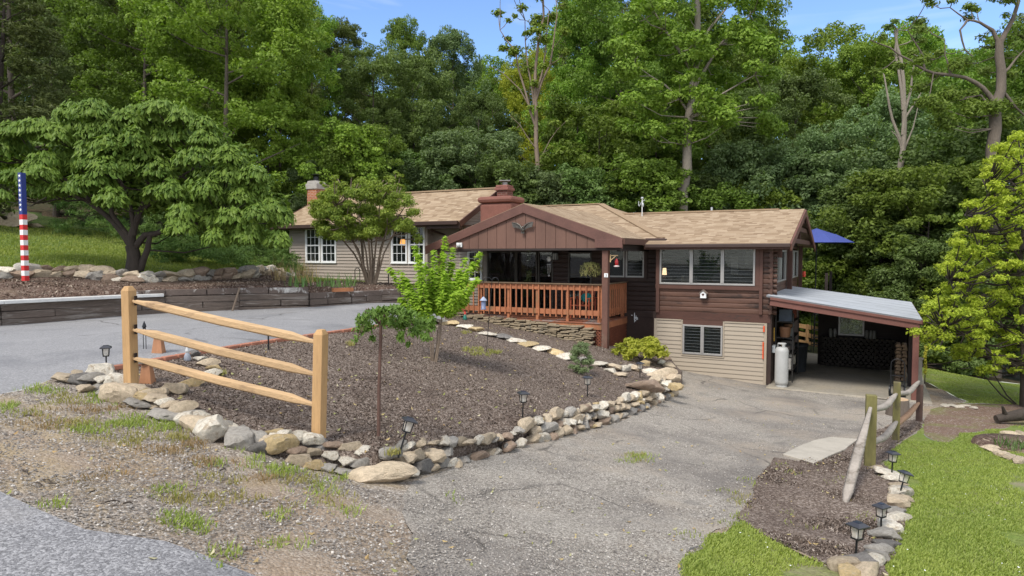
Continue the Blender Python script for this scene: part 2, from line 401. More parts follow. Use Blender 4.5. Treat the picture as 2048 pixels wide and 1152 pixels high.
lawn = dens(poly_px([(1350, 1150), (1365, 1120), (1420, 1075), (1480, 1040)]) + poly_px([(1540, 1080), (1600, 1110), (1690, 1150), (1765, 1150), (1800, 1090), (1808, 1040), (1812, 985), (1795, 950), (1765, 930), (1790, 890), (1840, 862), (1850, 842)]) +
   [(11.6, 17.2), (12.6, 21.5), (16, 26), (32, 24), (40, 5), (30, -1.0), (4, 2.2), (1.9, 3.0)], .3, .05)
bare = dens(poly_px([(1846, 842), (1862, 818), (1905, 808), (1960, 806), (2070, 812), (2090, 850), (1990, 858), (1935, 866), (1890, 888), (1862, 882), (1845, 862)]), .3, .06)
def inside(P, poly):
    x, y = P[:, 0], P[:, 1]; c = np.zeros(len(P), bool); q = np.array(poly); n = len(q); j = n - 1
    for i in range(n):
        xi, yi = q[i]; xj, yj = q[j]
        m = ((yi > y) != (yj > y)) & (x < (xj - xi) * (y - yi) / (yj - yi + 1e-12) + xi); c ^= m; j = i
    return c
# one triangulation of everything, split into its regions: no overlaps, no gaps
pts = []; edges = []
for pl in (street, asphalt, bedpoly, upper, slabp, rbed, drive, lawn, bare):
    o = len(pts); pts += [Vector(p) for p in pl]; edges += [(o + i, o + (i + 1) % len(pl)) for i in range(len(pl))]
def grid(x0, x1, y0, y1, s, skip=None):
    xs = np.arange(x0, x1, s); ys = np.arange(y0, y1, s); g = np.stack(np.meshgrid(xs, ys), -1).reshape(-1, 2)
    if skip: g = g[~((g[:, 0] > skip[0]) & (g[:, 0] < skip[1]) & (g[:, 1] > skip[2]) & (g[:, 1] < skip[3]))]
    return g + np.random.default_rng(3).uniform(-.3, .3, g.shape) * s
for g in (grid(-8, 13, 2.5, 20, .22), grid(-24, 18, -2, 34, .8, (-8, 13, 2.5, 20)), grid(-72, 72, -12, 122, 4, (-24, 18, -2, 34))):
    pts += [Vector(p) for p in g]
cv, ce, cf, *_ = geometry.delaunay_2d_cdt(pts, edges, [], 0, 1e-5, False)
CV = np.array([tuple(p) for p in cv]); CF = np.array([f for f in cf if len(f) == 3])
cen = CV[CF].mean(1)
reg = np.zeros(len(CF), int)
for i, pl in ((1, lawn), (12, bare), (2, drive), (3, street), (4, asphalt), (5, upper), (6, rbed), (7, slabp), (8, bedpoly)):
    reg[inside(cen, pl)] = i
def fnz(name, x, y):
    z = {'bed': B, 'upper': U}.get(name, T)(x, y); return z
rngn = np.random.default_rng(1)
def micro(x, y, a, s):
    return np.array([noise.noise(Vector((px * s, py * s, 3.3))) for px, py in zip(x, y)]) * a
def region_mesh(name, ids, fname, mat, amp=.02, s=1.3, skirt=0, dz=0):
    F_ = CF[np.isin(reg, ids)]; used = np.unique(F_); mp_ = -np.ones(len(CV), int); mp_[used] = np.arange(len(used))
    P = CV[used]; z = fnz(fname, P[:, 0], P[:, 1]) + dz
    z = z + micro(P[:, 0], P[:, 1], amp, s)
    V = np.column_stack([P, z]); Fn = mp_[F_]
    # counter-clockwise
    a = V[Fn[:, 0]]; b_ = V[Fn[:, 1]]; c = V[Fn[:, 2]]; cr_ = np.cross(b_ - a, c - a)[:, 2]; Fn[cr_ < 0] = Fn[cr_ < 0][:, ::-1]
    if skirt:
        ed = {}
        for f in Fn:
            for i in range(3):
                e = (int(f[i]), int(f[(i + 1) % 3])); ed[e] = 1
        bd = [e for e in ed if (e[1], e[0]) not in ed]
        extra = {}; VL = V.tolist(); FL = Fn.tolist()
        for a_, b2 in bd:
            for k in (a_, b2):
                if k not in extra: extra[k] = len(VL); VL.append([VL[k][0], VL[k][1], VL[k][2] - skirt])
            FL.append([a_, extra[a_], extra[b2]]); FL.append([a_, extra[b2], b2])
        V = np.array(VL); Fn = np.array(FL)
    return npmesh(name, V, Fn, mat, smooth=True)

# ------------------------------------------------------------------ ground materials
def gm(name, chips, sc, big=None, fine=None, bstr=.6, bd=.02, rough=.95, cracks=False):
    """loose ground: small pieces of several tones, large patches, fine grit"""
    m, nt, b = newmat(name); co = coords(nt, 'Object')
    w = noi(nt, co, sc * .6, 2); cm = N(nt, 'ShaderNodeMix', data_type='RGBA', blend_type='ADD'); cm.inputs[0].default_value = .03
    nt.links.new(co, cm.inputs[6]); nt.links.new(w, cm.inputs[7]); cw = cm.outputs[2]
    v1 = N(nt, 'ShaderNodeTexVoronoi'); v1.inputs['Scale'].default_value = sc; nt.links.new(cw, v1.inputs[0])
    sx = N(nt, 'ShaderNodeSeparateColor'); nt.links.new(v1.outputs['Color'], sx.inputs[0])
    col = ramp(nt, sx.outputs[0], chips)
    v2 = N(nt, 'ShaderNodeTexVoronoi'); v2.inputs['Scale'].default_value = sc * 2.3; nt.links.new(cw, v2.inputs[0])
    s2 = N(nt, 'ShaderNodeSeparateColor'); nt.links.new(v2.outputs['Color'], s2.inputs[0])
    col = mix(nt, .4, col, ramp(nt, s2.outputs[1], chips))
    if big:
        for c, s_, lo, hi, k in big:
            col = mix(nt, ramp(nt, noi(nt, co, s_, 5, .62, .3), [(lo, 0.0), (hi, k)]), col, c)
    nt.links.new(col, b.inputs['Base Color']); b.inputs['Roughness'].default_value = rough; b.inputs['Specular IOR Level'].default_value = .2
    if cracks:
        ve = N(nt, 'ShaderNodeTexVoronoi'); ve.feature = 'DISTANCE_TO_EDGE'; ve.inputs['Scale'].default_value = .55
        wv_ = N(nt, 'ShaderNodeMix', data_type='RGBA', blend_type='ADD'); wv_.inputs[0].default_value = .5; nn_ = N(nt, 'ShaderNodeTexNoise'); nn_.inputs['Scale'].default_value = 1.3; nn_.inputs['Detail'].default_value = 6; nt.links.new(co, nn_.inputs[0])
        nt.links.new(co, wv_.inputs[6]); nt.links.new(nn_.outputs['Color'], wv_.inputs[7]); nt.links.new(wv_.outputs[2], ve.inputs[0])
        cm2 = N(nt, 'ShaderNodeMath', operation='MULTIPLY'); nt.links.new(ramp(nt, ve.outputs['Distance'], [(.0, 1.0), (.018, 0.0)]), cm2.inputs[0]); nt.links.new(ramp(nt, noi(nt, co, .7, 3), [(.48, 0.0), (.6, .75)]), cm2.inputs[1])
        col = mix(nt, cm2.outputs[0], col, (.05, .045, .04)); nt.links.new(col, b.inputs['Base Color'])
    inv = N(nt, 'ShaderNodeMath', operation='SUBTRACT'); inv.inputs[0].default_value = 1; nt.links.new(v1.outputs['Distance'], inv.inputs[1])
    bump(nt, b, inv.outputs[0], bstr, bd)
    return m
mulch_m = gm('mulch_mat', [(0, (.042, .028, .02)), (.4, (.108, .078, .06)), (.7, (.19, .145, .118)), (1, (.37, .31, .26))], 46, [((.05, .03, .025), .7, .5, .72, .45)])
upmulch_m = gm('old_mulch_mat', [(0, (.035, .02, .014)), (.5, (.10, .06, .045)), (.9, (.2, .14, .11)), (1, (.4, .33, .27))], 28, [((.2, .15, .1), .8, .5, .7, .5)])
gravel_m = gm('gravel_mat', [(0, (.12, .105, .088)), (.35, (.25, .223, .19)), (.7, (.355, .32, .275)), (1, (.54, .49, .43))], 62,
   [((.135, .12, .11), .38, .47, .62, .65), ((.36, .30, .235), .5, .5, .66, .65), ((.16, .145, .13), 1.7, .6, .68, .5), ((.13, .125, .085), 1.1, .66, .76, .35)], cracks=True)
verge_m = gm('verge_mat', [(0, (.10, .075, .055)), (.4, (.22, .185, .15)), (.75, (.33, .285, .24)), (1, (.54, .49, .43))], 46,
   [((.29, .21, .14), .5, .44, .62, .7), ((.33, .25, .14), 1.2, .52, .66, .6), ((.13, .085, .055), .9, .6, .72, .6)])
street_m = gm('street_mat', [(0, (.09, .088, .09)), (.5, (.2, .195, .2)), (1, (.42, .41, .41))], 70, [((.11, .11, .115), .5, .5, .65, .5), ((.3, .28, .26), .9, .56, .7, .4)], bstr=.35, bd=.01)
asph_m = gm('asphalt_mat', [(0, (.17, .166, .168)), (.5, (.235, .23, .232)), (1, (.33, .322, .32))], 60, [((.13, .13, .138), .5, .52, .7, .6), ((.33, .32, .32), .8, .52, .7, .45), ((.2, .16, .12), .35, .66, .78, .4)], cracks=True, bstr=.2, bd=.008)
lawn_m = gm('lawn_mat', [(0, (.08, .085, .02)), (.5, (.16, .19, .045)), (1, (.25, .29, .08))], 40, [((.27, .22, .16), .6, .53, .66, .8), ((.12, .19, .03), 1.4, .4, .62, .6)])
dirt_m = gm('dirt_mat', [(0, (.09, .055, .04)), (.5, (.17, .11, .08)), (.92, (.24, .17, .13)), (1, (.5, .46, .42))], 34, [((.16, .19, .05), .8, .5, .66, .7)])
hill_m = gm('hill_mat', [(0, (.04, .06, .015)), (.5, (.09, .14, .03)), (1, (.18, .24, .07))], 22, [((.26, .2, .12), .45, .58, .72, .6)])
wood_m = gm('woodfloor_mat', [(0, (.02, .015, .01)), (.5, (.06, .045, .025)), (1, (.14, .1, .06))], 14, [((.03, .05, .015), .3, .45, .6, .7)])
conc_m = gm('concrete_mat', [(0, (.24, .21, .17)), (1, (.33, .295, .24))], 25, [((.14, .125, .10), .8, .5, .7, .6), ((.36, .3, .2), .6, .5, .68, .5)], bstr=.1, bd=.004)
# woodland floor is split off the verge by distance
far = (reg == 0) & ((cen[:, 1] > 23) | ((cen[:, 0] > 11) & (cen[:, 1] > 19)) | (cen[:, 0] < -26)); reg[far] = 9
hl = (reg == 5)
u_bed = dens([(w[0], w[1] - .3) for w in WALL] + poly_px([(870, 566), (600, 566), (600, 548), (500, 553), (400, 558), (270, 558), (150, 552), (0, 553), (-100, 553)], U), 1, 0)
ub = hl & inside(cen, u_bed); reg[ub] = 10
fw = (reg == 5) & ((cen[:, 1] > 31) | (cen[:, 0] < -24)); reg[fw] = 11
struct(region_mesh('ground', [0], 'T', verge_m, .03, 2.2))
struct(region_mesh('lawn', [1], 'T', lawn_m, .04, 1.2))
struct(region_mesh('bare_ground', [12], 'T', dirt_m, .03, 1.4))
struct(region_mesh('driveway', [2], 'T', gravel_m, .025, 1.1))
struct(region_mesh('street', [3], 'T', street_m, .008, .7, dz=.01))
struct(region_mesh('parking_pad', [4], 'T', asph_m, .012, .6, dz=.004))
struct(region_mesh('hillside', [5], 'upper', hill_m, .06, .8, skirt=1.2))
struct(region_mesh('mulch_border', [6], 'T', mulch_m, .03, 1.6, dz=.012))
struct(region_mesh('carport_floor', [7], 'T', conc_m, 0, 1, dz=.03, skirt=.08))
struct(region_mesh('mulch_bed', [8], 'bed', mulch_m, .035, 1.3, skirt=.45, dz=.005))
struct(region_mesh('woodland_floor', [9], 'T', wood_m, .1, .3))
struct(region_mesh('upper_bed', [10], 'upper', upmulch_m, .04, 1.3, skirt=1.2))
struct(region_mesh('upper_woodland_floor', [11], 'upper', wood_m, .1, .3, skirt=1.5))
def where(px, py):
    """ground point seen at a pixel, whatever the region"""
    p = hit(px, py, T); q = hit(px, py, B); r_ = hit(px, py, U)
    for cand, pl in ((r_, upper), (q, bedpoly)):
        if inside(np.array([[cand.x, cand.y]]), pl)[0]: return cand
    return p
def gz(x, y):
    a = np.array([[x, y]])
    if inside(a, bedpoly)[0]: return h1(B, x, y)
    if inside(a, upper)[0]: return h1(U, x, y)
    return h1(T, x, y)
# ------------------------------------------------------------------ house materials
def roofmat(name, c1, c2, c3):
    m, nt, b = newmat(name)
    t = N(nt, 'ShaderNodeUVMap'); br = N(nt, 'ShaderNodeTexBrick')
    br.inputs['Scale'].default_value = 1; br.inputs['Brick Width'].default_value = .24; br.inputs['Row Height'].default_value = .14
    br.inputs['Mortar Size'].default_value = .0; br.inputs['Mortar Smooth'].default_value = .3; br.inputs['Bias'].default_value = 0
    br.inputs['Color1'].default_value = (0, 0, 0, 1); br.inputs['Color2'].default_value = (1, 1, 1, 1); br.inputs['Mortar'].default_value = (.5, .5, .5, 1)
    br.offset = .37; br.squash = .8; br.squash_frequency = 3
    nt.links.new(t.outputs[0], br.inputs[0])
    col = ramp(nt, br.outputs['Color'], [(0, c1), (.5, c2), (1, c3)])
    co = coords(nt, 'Object'); col = mix(nt, ramp(nt, noi(nt, co, 60, 3), [(.3, 0.0), (.8, .5)]), col, mul(c1, .75))
    col = mix(nt, ramp(nt, noi(nt, co, .5, 5), [(.45, 0.0), (.75, .15)]), col, mul(c1, .8))
    sy = N(nt, 'ShaderNodeSeparateXYZ'); nt.links.new(t.outputs[0], sy.inputs[0])
    dv = N(nt, 'ShaderNodeMath', operation='DIVIDE'); dv.inputs[1].default_value = .14; nt.links.new(sy.outputs['Y'], dv.inputs[0])
    fr_ = N(nt, 'ShaderNodeMath', operation='FRACT'); nt.links.new(dv.outputs[0], fr_.inputs[0])
    course = ramp(nt, fr_.outputs[0], [(.0, 0.0), (.84, 0.0), (.93, 1.0)])
    mo = mix(nt, course, col, mul(c1, .55))
    nt.links.new(mo, b.inputs['Base Color']); b.inputs['Roughness'].default_value = .95; b.inputs['Specular IOR Level'].default_value = .15
    inv = N(nt, 'ShaderNodeMath', operation='SUBTRACT'); inv.inputs[0].default_value = 1; nt.links.new(course, inv.inputs[1])
    bump(nt, b, inv.outputs[0], .8, .02); return m
shingle = roofmat('shingle_mat', (.26, .18, .115), (.375, .275, .18), (.47, .36, .25))
brown = M('brown_trim', (.095, .046, .034), .6, .2, 2.2, bs=30, spec=.3)
panel = M('brown_panel', (.145, .076, .055), .7, .25, 1.3, (1, 1, .25), 40, .15)
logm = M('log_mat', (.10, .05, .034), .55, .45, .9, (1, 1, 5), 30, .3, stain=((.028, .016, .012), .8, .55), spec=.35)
darkw = M('dark_brown_wall', (.045, .026, .02), .7, .3, 1.2, bs=20)
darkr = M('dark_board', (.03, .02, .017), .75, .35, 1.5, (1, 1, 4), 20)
vinyl = M('taupe_vinyl', (.335, .28, .235), .55, .1, .7, bs=40, bstr=.08)
vinyl2 = M('beige_vinyl', (.345, .285, .215), .5, .06, .6, bs=40, bstr=.08, stain=((.25, .21, .16), .5, .62))
white = M('white_paint', (.74, .74, .73), .45, .05, 2, bs=30, bstr=.05)
alu = M('grey_aluminium', (.36, .34, .32), .4, .1, 3, metal=.3, bs=40, bstr=.05)
glass = glassmat('window_glass')
glass2 = glassmat('clear_glass', (.05, .06, .06), .25)
porchglass = glassmat('dark_glass', (.012, .014, .015), .6)
room = M('room_dark', (.055, .045, .038), .9, .3, 1)
stucco = M('stucco_mat', (.185, .075, .055), .85, .25, 2.5, bs=25, bstr=.5, stain=((.33, .24, .20), 3.5, .68))
concap = M('cement_mat', (.36, .33, .30), .9, .2, 5, bs=30)
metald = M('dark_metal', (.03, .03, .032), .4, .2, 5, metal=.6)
def brickmat(name, c1, c2, mo, w=.2, h=.07):
    m, nt, b = newmat(name)
    t = N(nt, 'ShaderNodeUVMap'); br = N(nt, 'ShaderNodeTexBrick'); br.inputs['Scale'].default_value = 1
    br.inputs['Brick Width'].default_value = w; br.inputs['Row Height'].default_value = h; br.inputs['Mortar Size'].default_value = .008
    br.inputs['Color1'].default_value = (*c1, 1); br.inputs['Color2'].default_value = (*c2, 1); br.inputs['Mortar'].default_value = (*mo, 1)
    nt.links.new(t.outputs[0], br.inputs[0]); co = coords(nt, 'Object')
    nt.links.new(mix(nt, ramp(nt, noi(nt, co, 6, 4), [(.3, 0.0), (.7, .5)]), br.outputs['Color'], mul(c1, .6)), b.inputs['Base Color'])
    b.inputs['Roughness'].default_value = .9; bump(nt, b, br.outputs['Fac'], -.4, .01); return m
brickm = brickmat('orange_brick', (.42, .13, .045), (.30, .085, .035), (.42, .38, .33))
brickr = brickmat('red_brick', (.16, .045, .03), (.11, .035, .025), (.2, .15, .12))
orangew = M('orange_deck_stain', (.36, .135, .062), .7, .35, 2.5, (1, 1, .5), 30, .2, stain=((.20, .13, .065), 2.2, .56))
deckw = M('deck_board', (.27, .10, .055), .7, .35, 1.5, bs=25, stain=((.26, .22, .2), .9, .52))
railcap = M('rail_cap', (.15, .10, .06), .8, .3, 3, bs=30)
def brickbox(mb, c, d, frame=None):
    """box with brick UVs on its four sides"""
    x, y, z = d[0] / 2, d[1] / 2, d[2]
    c = Vector(c)
    for (sx, sy), (tx, ty) in (((-1, -1), (1, -1)), ((1, -1), (1, 1)), ((1, 1), (-1, 1)), ((-1, 1), (-1, -1))):
        p = [c + Vector((sx * x, sy * y, 0)), c + Vector((tx * x, ty * y, 0)), c + Vector((tx * x, ty * y, z)), c + Vector((sx * x, sy * y, z))]
        L = (p[1] - p[0]).length; mb.add(p, [(0, 1, 2, 3)], [[(0, 0), (L, 0), (L, z), (0, z)]])
    mb.add([c + Vector((a * x, b_ * y, z)) for a, b_ in ((-1, -1), (1, -1), (1, 1), (-1, 1))], [(0, 1, 2, 3)], [[(0, 0), (.1, 0), (.1, .1), (0, .1)]])

house = thing('house', 'single storey house with brown log wing, taupe sided wing and tan shingle roofs', 'house', HP(-8, 22, 0))
def laps(mb, org, dirn, nrm, L, z0, z1, pitch, prof, holes=(), lim=None):
    """courses of siding on a vertical wall; prof = [(height fraction, projection)]; holes = (a0,a1,z0,z1); lim(z)->(a,b)"""
    n = int(math.ceil((z1 - z0) / pitch - 1e-6))
    org = Vector(org); dirn = Vector(dirn); nrm = Vector(nrm)
    for i in range(n):
        za = z0 + i * pitch; zb = min(za + pitch, z1); zm = (za + zb) / 2
        a, b_ = (0, L) if lim is None else lim(zm)
        if b_ - a < .05: continue
        segs = [(a, b_)]
        for h in holes:
            if h[2] < zm < h[3]:
                ns = []
                for s0, s1 in segs:
                    if h[0] > s0: ns.append((s0, min(s1, h[0])))
                    if h[1] < s1: ns.append((max(s0, h[1]), s1))
                segs = [s for s in ns if s[1] - s[0] > .01]
        for s0, s1 in segs:
            vs = []; m = len(prof)
            for e in (s0, s1):
                for fz, pr in prof: vs.append(org + dirn * e + nrm * pr + Vector((0, 0, za + (zb - za) * fz)))
                vs.append(org + dirn * e + nrm * -.03 + Vector((0, 0, zb))); vs.append(org + dirn * e + nrm * -.03 + Vector((0, 0, za)))
            k = m + 2
            fs = [(j, j + 1, k + j + 1, k + j) for j in range(k - 1)] + [(k - 1, 0, k, 2 * k - 1), tuple(range(k)), tuple(reversed(range(k, 2 * k)))]
            mb.add(vs, fs)
VIN = [(0, .034), (.05, .034), (1, .002)]
LOG = [(0, .004), (.06, .018), (.2, .023), (.5, .025), (.8, .023), (.94, .018), (1, .004)]
# ---- taupe wing (far left)
gu0, gu1, gv = -21.5, -14.6, 20.8
w1 = (u_at(613, gv), u_at(674, gv)); w2 = (u_at(784, gv), u_at(851, gv)); wz = (z_at(525, -19, gv), z_at(456, -19, gv))
mb = MB('H'); laps(mb, (gu0, gv, 0), (1, 0, 0), (0, -1, 0), gu1 - gu0, 2.1, 4.75, .125, VIN, [(w1[0] - gu0, w1[1] - gu0, *wz), (w2[0] - gu0, w2[1] - gu0, *wz)])
laps(mb, (gu1, gv + .35, 0), (1, 0, 0), (0, -1, 0), 1.4, 1.6, 4.72, .105, VIN)
laps(mb, (gu1, gv, 0), (0, 1, 0), (1, 0, 0), .35, 1.8, 4.72, .105, VIN)
ridge_v, ridge_z = 23.2, 6.14
def glim(z):
    k = max(0, min(1, (ridge_z - .12 - z) / (ridge_z - 4.7))); return (ridge_v - gv - .35 - k * 2.9 if z > 4.7 else 0, ridge_v - gv - .35 + k * 2.9)
laps(mb, (-13.2, gv + .35, 0), (0, 1, 0), (1, 0, 0), 4.8, 2.5, 6.1, .105, VIN, lim=lambda z: (max(0, glim(z)[0]), min(5.0, glim(z)[1])))
laps(mb, (gu0, 26.0, 0), (0, -1, 0), (-1, 0, 0), 5.2, 1.8, 6.1, .21, VIN, lim=lambda z: (0, 5.2) if z < 4.7 else (2.8 - 2.8 * (6.1 - z) / 1.4, 2.8 + 2.4 * (6.1 - z) / 1.4))
mb.b(gu0 + .05, -13.3, 25.9, 26, 1.5, 4.7)
mb.build('taupe_siding', vinyl, house)
mb = MB('H'); mb.b(gu0 - .03, gu0 + .05, gv - .035, gv + .05, 2.1, 4.72); mb.b(gu1 - .08, gu1 + .03, gv - .035, gv + .05, 2.1, 4.72); mb.b(u_at(781, gv) - .04, u_at(781, gv) + .04, gv - .032, gv, 2.1, 4.72)
mb.each('corner_trim', vinyl, house, bevel=.006)
mb = MB('H'); mb.b(gu0 + .03, gu1 - .05, gv + .0, gv + .1, 1.6, 2.12); mb.build('foundation', M('foundation_mat', (.06, .045, .035), .9), house)
mb = MB('H')
mb.slab([(-22.0, 20.3, 4.78), (-12.85, 20.3, 4.78), (-12.85, ridge_v, ridge_z), (-22.0, ridge_v, ridge_z)], .07)
mb.slab([(-12.85, 26.1, 4.78), (-22.0, 26.1, 4.78), (-22.0, ridge_v + .0, ridge_z), (-12.85, ridge_v, ridge_z)], .07)
mb.b(-22.02, -12.83, ridge_v - .12, ridge_v + .12, ridge_z - .02, ridge_z + .035)
taupe_roof = mb.build('roof', shingle, house, fixn=False)
mb = MB('H')
for uu in (-22.03, -12.82):
    mb.beam((uu, 20.27, 4.66), (uu, ridge_v, ridge_z - .09), .05, .2, (0, 0, 1)); mb.beam((uu, 26.12, 4.66), (uu, ridge_v, ridge_z - .09), .05, .2, (0, 0, 1))
mb.each('rake_board', brown, taupe_roof, bevel=.005)
mb = MB('H'); mb.b(-22.0, -12.9, 20.17, 20.29, 4.63, 4.76); mb.b(-14.3, -12.87, 20.29, 20.5, 4.5, 4.69)
mb.each('gutter', M('gutter_mat', (.05, .028, .022), .5, .2), taupe_roof, bevel=.01)
mb = MB('H'); mb.b(-21.9, -12.95, 20.3, gv + .02, 4.60, 4.64); mb.b(-14.5, -12.95, gv + .02, gv + .45, 4.60, 4.64); mb.build('soffit', brown, taupe_roof)
mb = MB(); mb.tube([HP(-14.2, 20.35, 4.6), HP(-14.2, 20.5, 4.45), HP(-13.95, 21.7, 4.2), HP(-13.95, 21.74, 2.2)], .045, 8)
mb.tube([HP(-12.95, 20.35, 4.6), HP(-12.95, 20.7, 4.35), HP(-12.95, 21.5, 4.1)], .045, 8)
mb.each('downspout', M('gutter_mat', (.05, .028, .022)), house)
def sash_window(ua, ub, v, z0, z1, cols=3):
    t = .05
    mb = MB('H')
    mb.b(ua, ub, v - .05, v + .03, z0, z0 + .06); mb.b(ua, ub, v - .05, v + .03, z1 - .05, z1); mb.b(ua, ua + t, v - .048, v + .03, z0 + .06, z1 - .05); mb.b(ub - t, ub, v - .048, v + .03, z0 + .06, z1 - .05)
    mb.b(ua - .02, ub + .02, v - .07, v - .05, z0 - .03, z0 + .012)
    w = mb.build('window', white, house, bevel=.004)
    zm = (z0 + z1) / 2
    mb = MB('H'); mb.b(ua + t, ub - t, v - .035, v + .0, zm - .025, zm + .025)
    for a, b_ in ((z0 + .06, zm - .025), (zm + .025, z1 - .05)):
        for k in range(1, cols):
            x = ua + t + (ub - ua - 2 * t) * k / cols; mb.b(x - .009, x + .009, v - .02, v - .008, a, b_)
        mb.b(ua + t, ub - t, v - .021, v - .007, (a + b_) / 2 - .009, (a + b_) / 2 + .009)
        for x in (ua + t, ub - t - .03): mb.b(x, x + .03, v - .03, v + .0, a, b_)
    mb.build('muntins', white, w)
    mb = MB('H'); mb.b(ua + t, ub - t, v - .006, v - .001, z0 + .06, z1 - .05); mb.build('pane', glass, w)
    return w
for (a, b_) in (w1, w2):
    m_ = (a + b_) / 2
    sash_window(a, m_ - .03, gv - .01, *wz); sash_window(m_ + .03, b_, gv - .01, *wz)
    mb = MB('H'); mb.b(m_ - .03, m_ + .03, gv - .03, gv + .02, *wz); mb.build('mullion', vinyl, house)
# pale curtain edges and a lampshade glimpsed inside
mb = MB('H')
for i in range(7): mb.b(w1[0] + .06 + i * .035, w1[0] + .085 + i * .035, gv + .12 + (i % 2) * .02, gv + .13 + (i % 2) * .02, wz[0], wz[1])
for i in range(6): mb.b(w1[1] - .10 - i * .035, w1[1] - .075 - i * .035, gv + .12 + (i % 2) * .02, gv + .13 + (i % 2) * .02, wz[0], wz[1])
mb.each('curtain', M('curtain_mat', (.30, .30, .29), .9), house)
# taupe wing interior dark partition so daylight from the back does not leak
mb = MB('H'); mb.b(gu0 + .2, -13.4, gv + 2.4, gv + 2.5, 1.6, 4.7); mb.b(gu0 + .1, -13.3, gv + .3, 25.8, 2.0, 2.05); mb.build('interior_wall', room, house)
def lampshade(name, u, v, z, r, h, em=2.2, ec=(1, .45, .12, 1)):
    m, nt, b = newmat(name + '_mat'); b.inputs['Base Color'].default_value = (.8, .45, .15, 1); b.inputs['Emission Color'].default_value = ec; b.inputs['Emission Strength'].default_value = em
    p = HP(u, v, z); l = thing('table_lamp', name, 'lamp', p)
    MB().lathe(p, [(r, 0), (r * .72, h)], 16).build('lamp_shade', m, l)
    MB().lathe(p - Vector((0, 0, .32)), [(.07, 0), (.08, .03), (.03, .08), (.06, .16), (.025, .26), (.012, .33)], 12).build('lamp_base', M('lamp_base_mat', (.15, .08, .04), .4), l)
    return l
lampshade('glowing orange lampshade inside the sash window behind the multi-stemmed tree', u_at(808, gv + .5), gv + .5, z_at(489, -15.5, gv + .5), .16, .2)
# ---- far left chimney, brick, with flue
ch = HP(-21.95, 22.8, 4.2)
mb = MB('H'); brickbox(mb, (-21.95, 22.8, 2), (.56, .56, 4.45)); c1 = mb.build('brick_chimney', brickm, house)
mb = MB('H'); mb.b(-22.28, -21.62, 22.47, 23.13, 6.45, 6.68); mb.prism([(-22.28 + .0, 6.68), (-21.62, 6.68), (-21.72, 6.82), (-22.18, 6.82)], 22.52, 23.08, 1); mb.build('chimney_crown', concap, c1, bevel=.02)
mb = MB(); q = HP(-21.95, 22.8, 6.82); mb.lathe(q, [(.13, 0), (.12, .14)], 12); mb.lathe(q + Vector((0, 0, .14)), [(.14, 0), (.14, .05), (.09, .1)], 12); mb.lathe(q + Vector((0, 0, .27)), [(.25, 0), (.06, .06)], 14)
for k in range(4): mb.tube([q + Vector((.09 * math.cos(k * 1.57), .09 * math.sin(k * 1.57), .2)), q + Vector((.12 * math.cos(k * 1.57), .12 * math.sin(k * 1.57), .29))], .01, 4)
mb.build('flue_cap', metald, c1)
# ---- small dark brick chimney at the taupe gable
cu, cvv = u_at(1010, 22.9), 22.9
mb = MB('H'); brickbox(mb, (cu, cvv, 2), (.45, .45, 4.1)); c2 = mb.build('small_brick_chimney', brickr, house)
mb = MB('H'); mb.b(cu - .3, cu + .28, cvv - .3, cvv + .28, 6.0, 6.1); mb.b(cu - .26, cu + .24, cvv - .26, cvv + .24, 6.1, 6.2)
mb.build('chimney_crown', M('weathered_red', (.22, .09, .07), .9, .3, 4), c2, bevel=.02)
mb = MB(); q = HP(cu, cvv, 6.2); mb.lathe(q, [(.11, 0), (.11, .12)], 10); mb.box(q + Vector((0, 0, .17)), (.42, .42, .03)); mb.build('flue_cap', M('tin_mat', (.3, .28, .26), .5, metal=.5), c2)
# ---- big stucco chimney
su, sv = -11.55, 20.96
mb = MB('H')
prof = [(-.66, 0), (-.66, 4.9), (-.72, 5.25), (-.78, 5.3)]
mb.b(su - .64, su + .62, sv - .45, sv + .45, 1.5, 5.36)
c3 = mb.build('stucco_chimney', stucco, house, bevel=.1)
mb = MB('H'); mb.b(su - .71, su + .67, sv - .54, sv + .54, 5.36, 5.58); o_ = mb.build('chimney_crown', stucco, c3, bevel=.12)
# ---- main roof
mz, mr_ = 4.07, 5.46
mb = MB('H')
mb.slab([(-13.0, 19.9, mz), (-5.55, 19.9, mz), (-9.1, 24.2, mr_), (-13.0, 24.2, mr_)], .08)
mb.slab([(-5.55, 19.9, mz), (-5.55, 28.5, mz), (-9.1, 24.2, mr_)], .08)
mb.slab([(-5.55, 28.5, mz), (-13.0, 28.5, mz), (-13.0, 24.2, mr_), (-9.1, 24.2, mr_)], .08)
mb.beam((-13.0, 24.2, mr_ + .012), (-9.1, 24.2, mr_ + .012), .25, .04); mb.beam((-9.1, 24.2, mr_ + .015), (-5.6, 19.95, mz + .02), .25, .03)
main_roof = mb.build('roof', shingle, house, fixn=False)
mb = MB('H'); mb.beam((-13.02, 19.9, mz - .1), (-13.02, 24.2, mr_ - .1), .05, .18); mb.beam((-6.4, 19.87, mz - .09), (-5.52, 19.87, mz - .09), .05, .18); mb.beam((-5.53, 19.85, mz - .09), (-5.53, 28.5, mz - .09), .05, .18)
mb.each('fascia', brown, main_roof, bevel=.005)
mb = MB('H'); mb.b(-6.6, -5.4, 19.72, 19.84, mz - .14, mz - .02); mb.each('gutter', M('gutter_mat', (.05, .028, .022)), main_roof, bevel=.01)
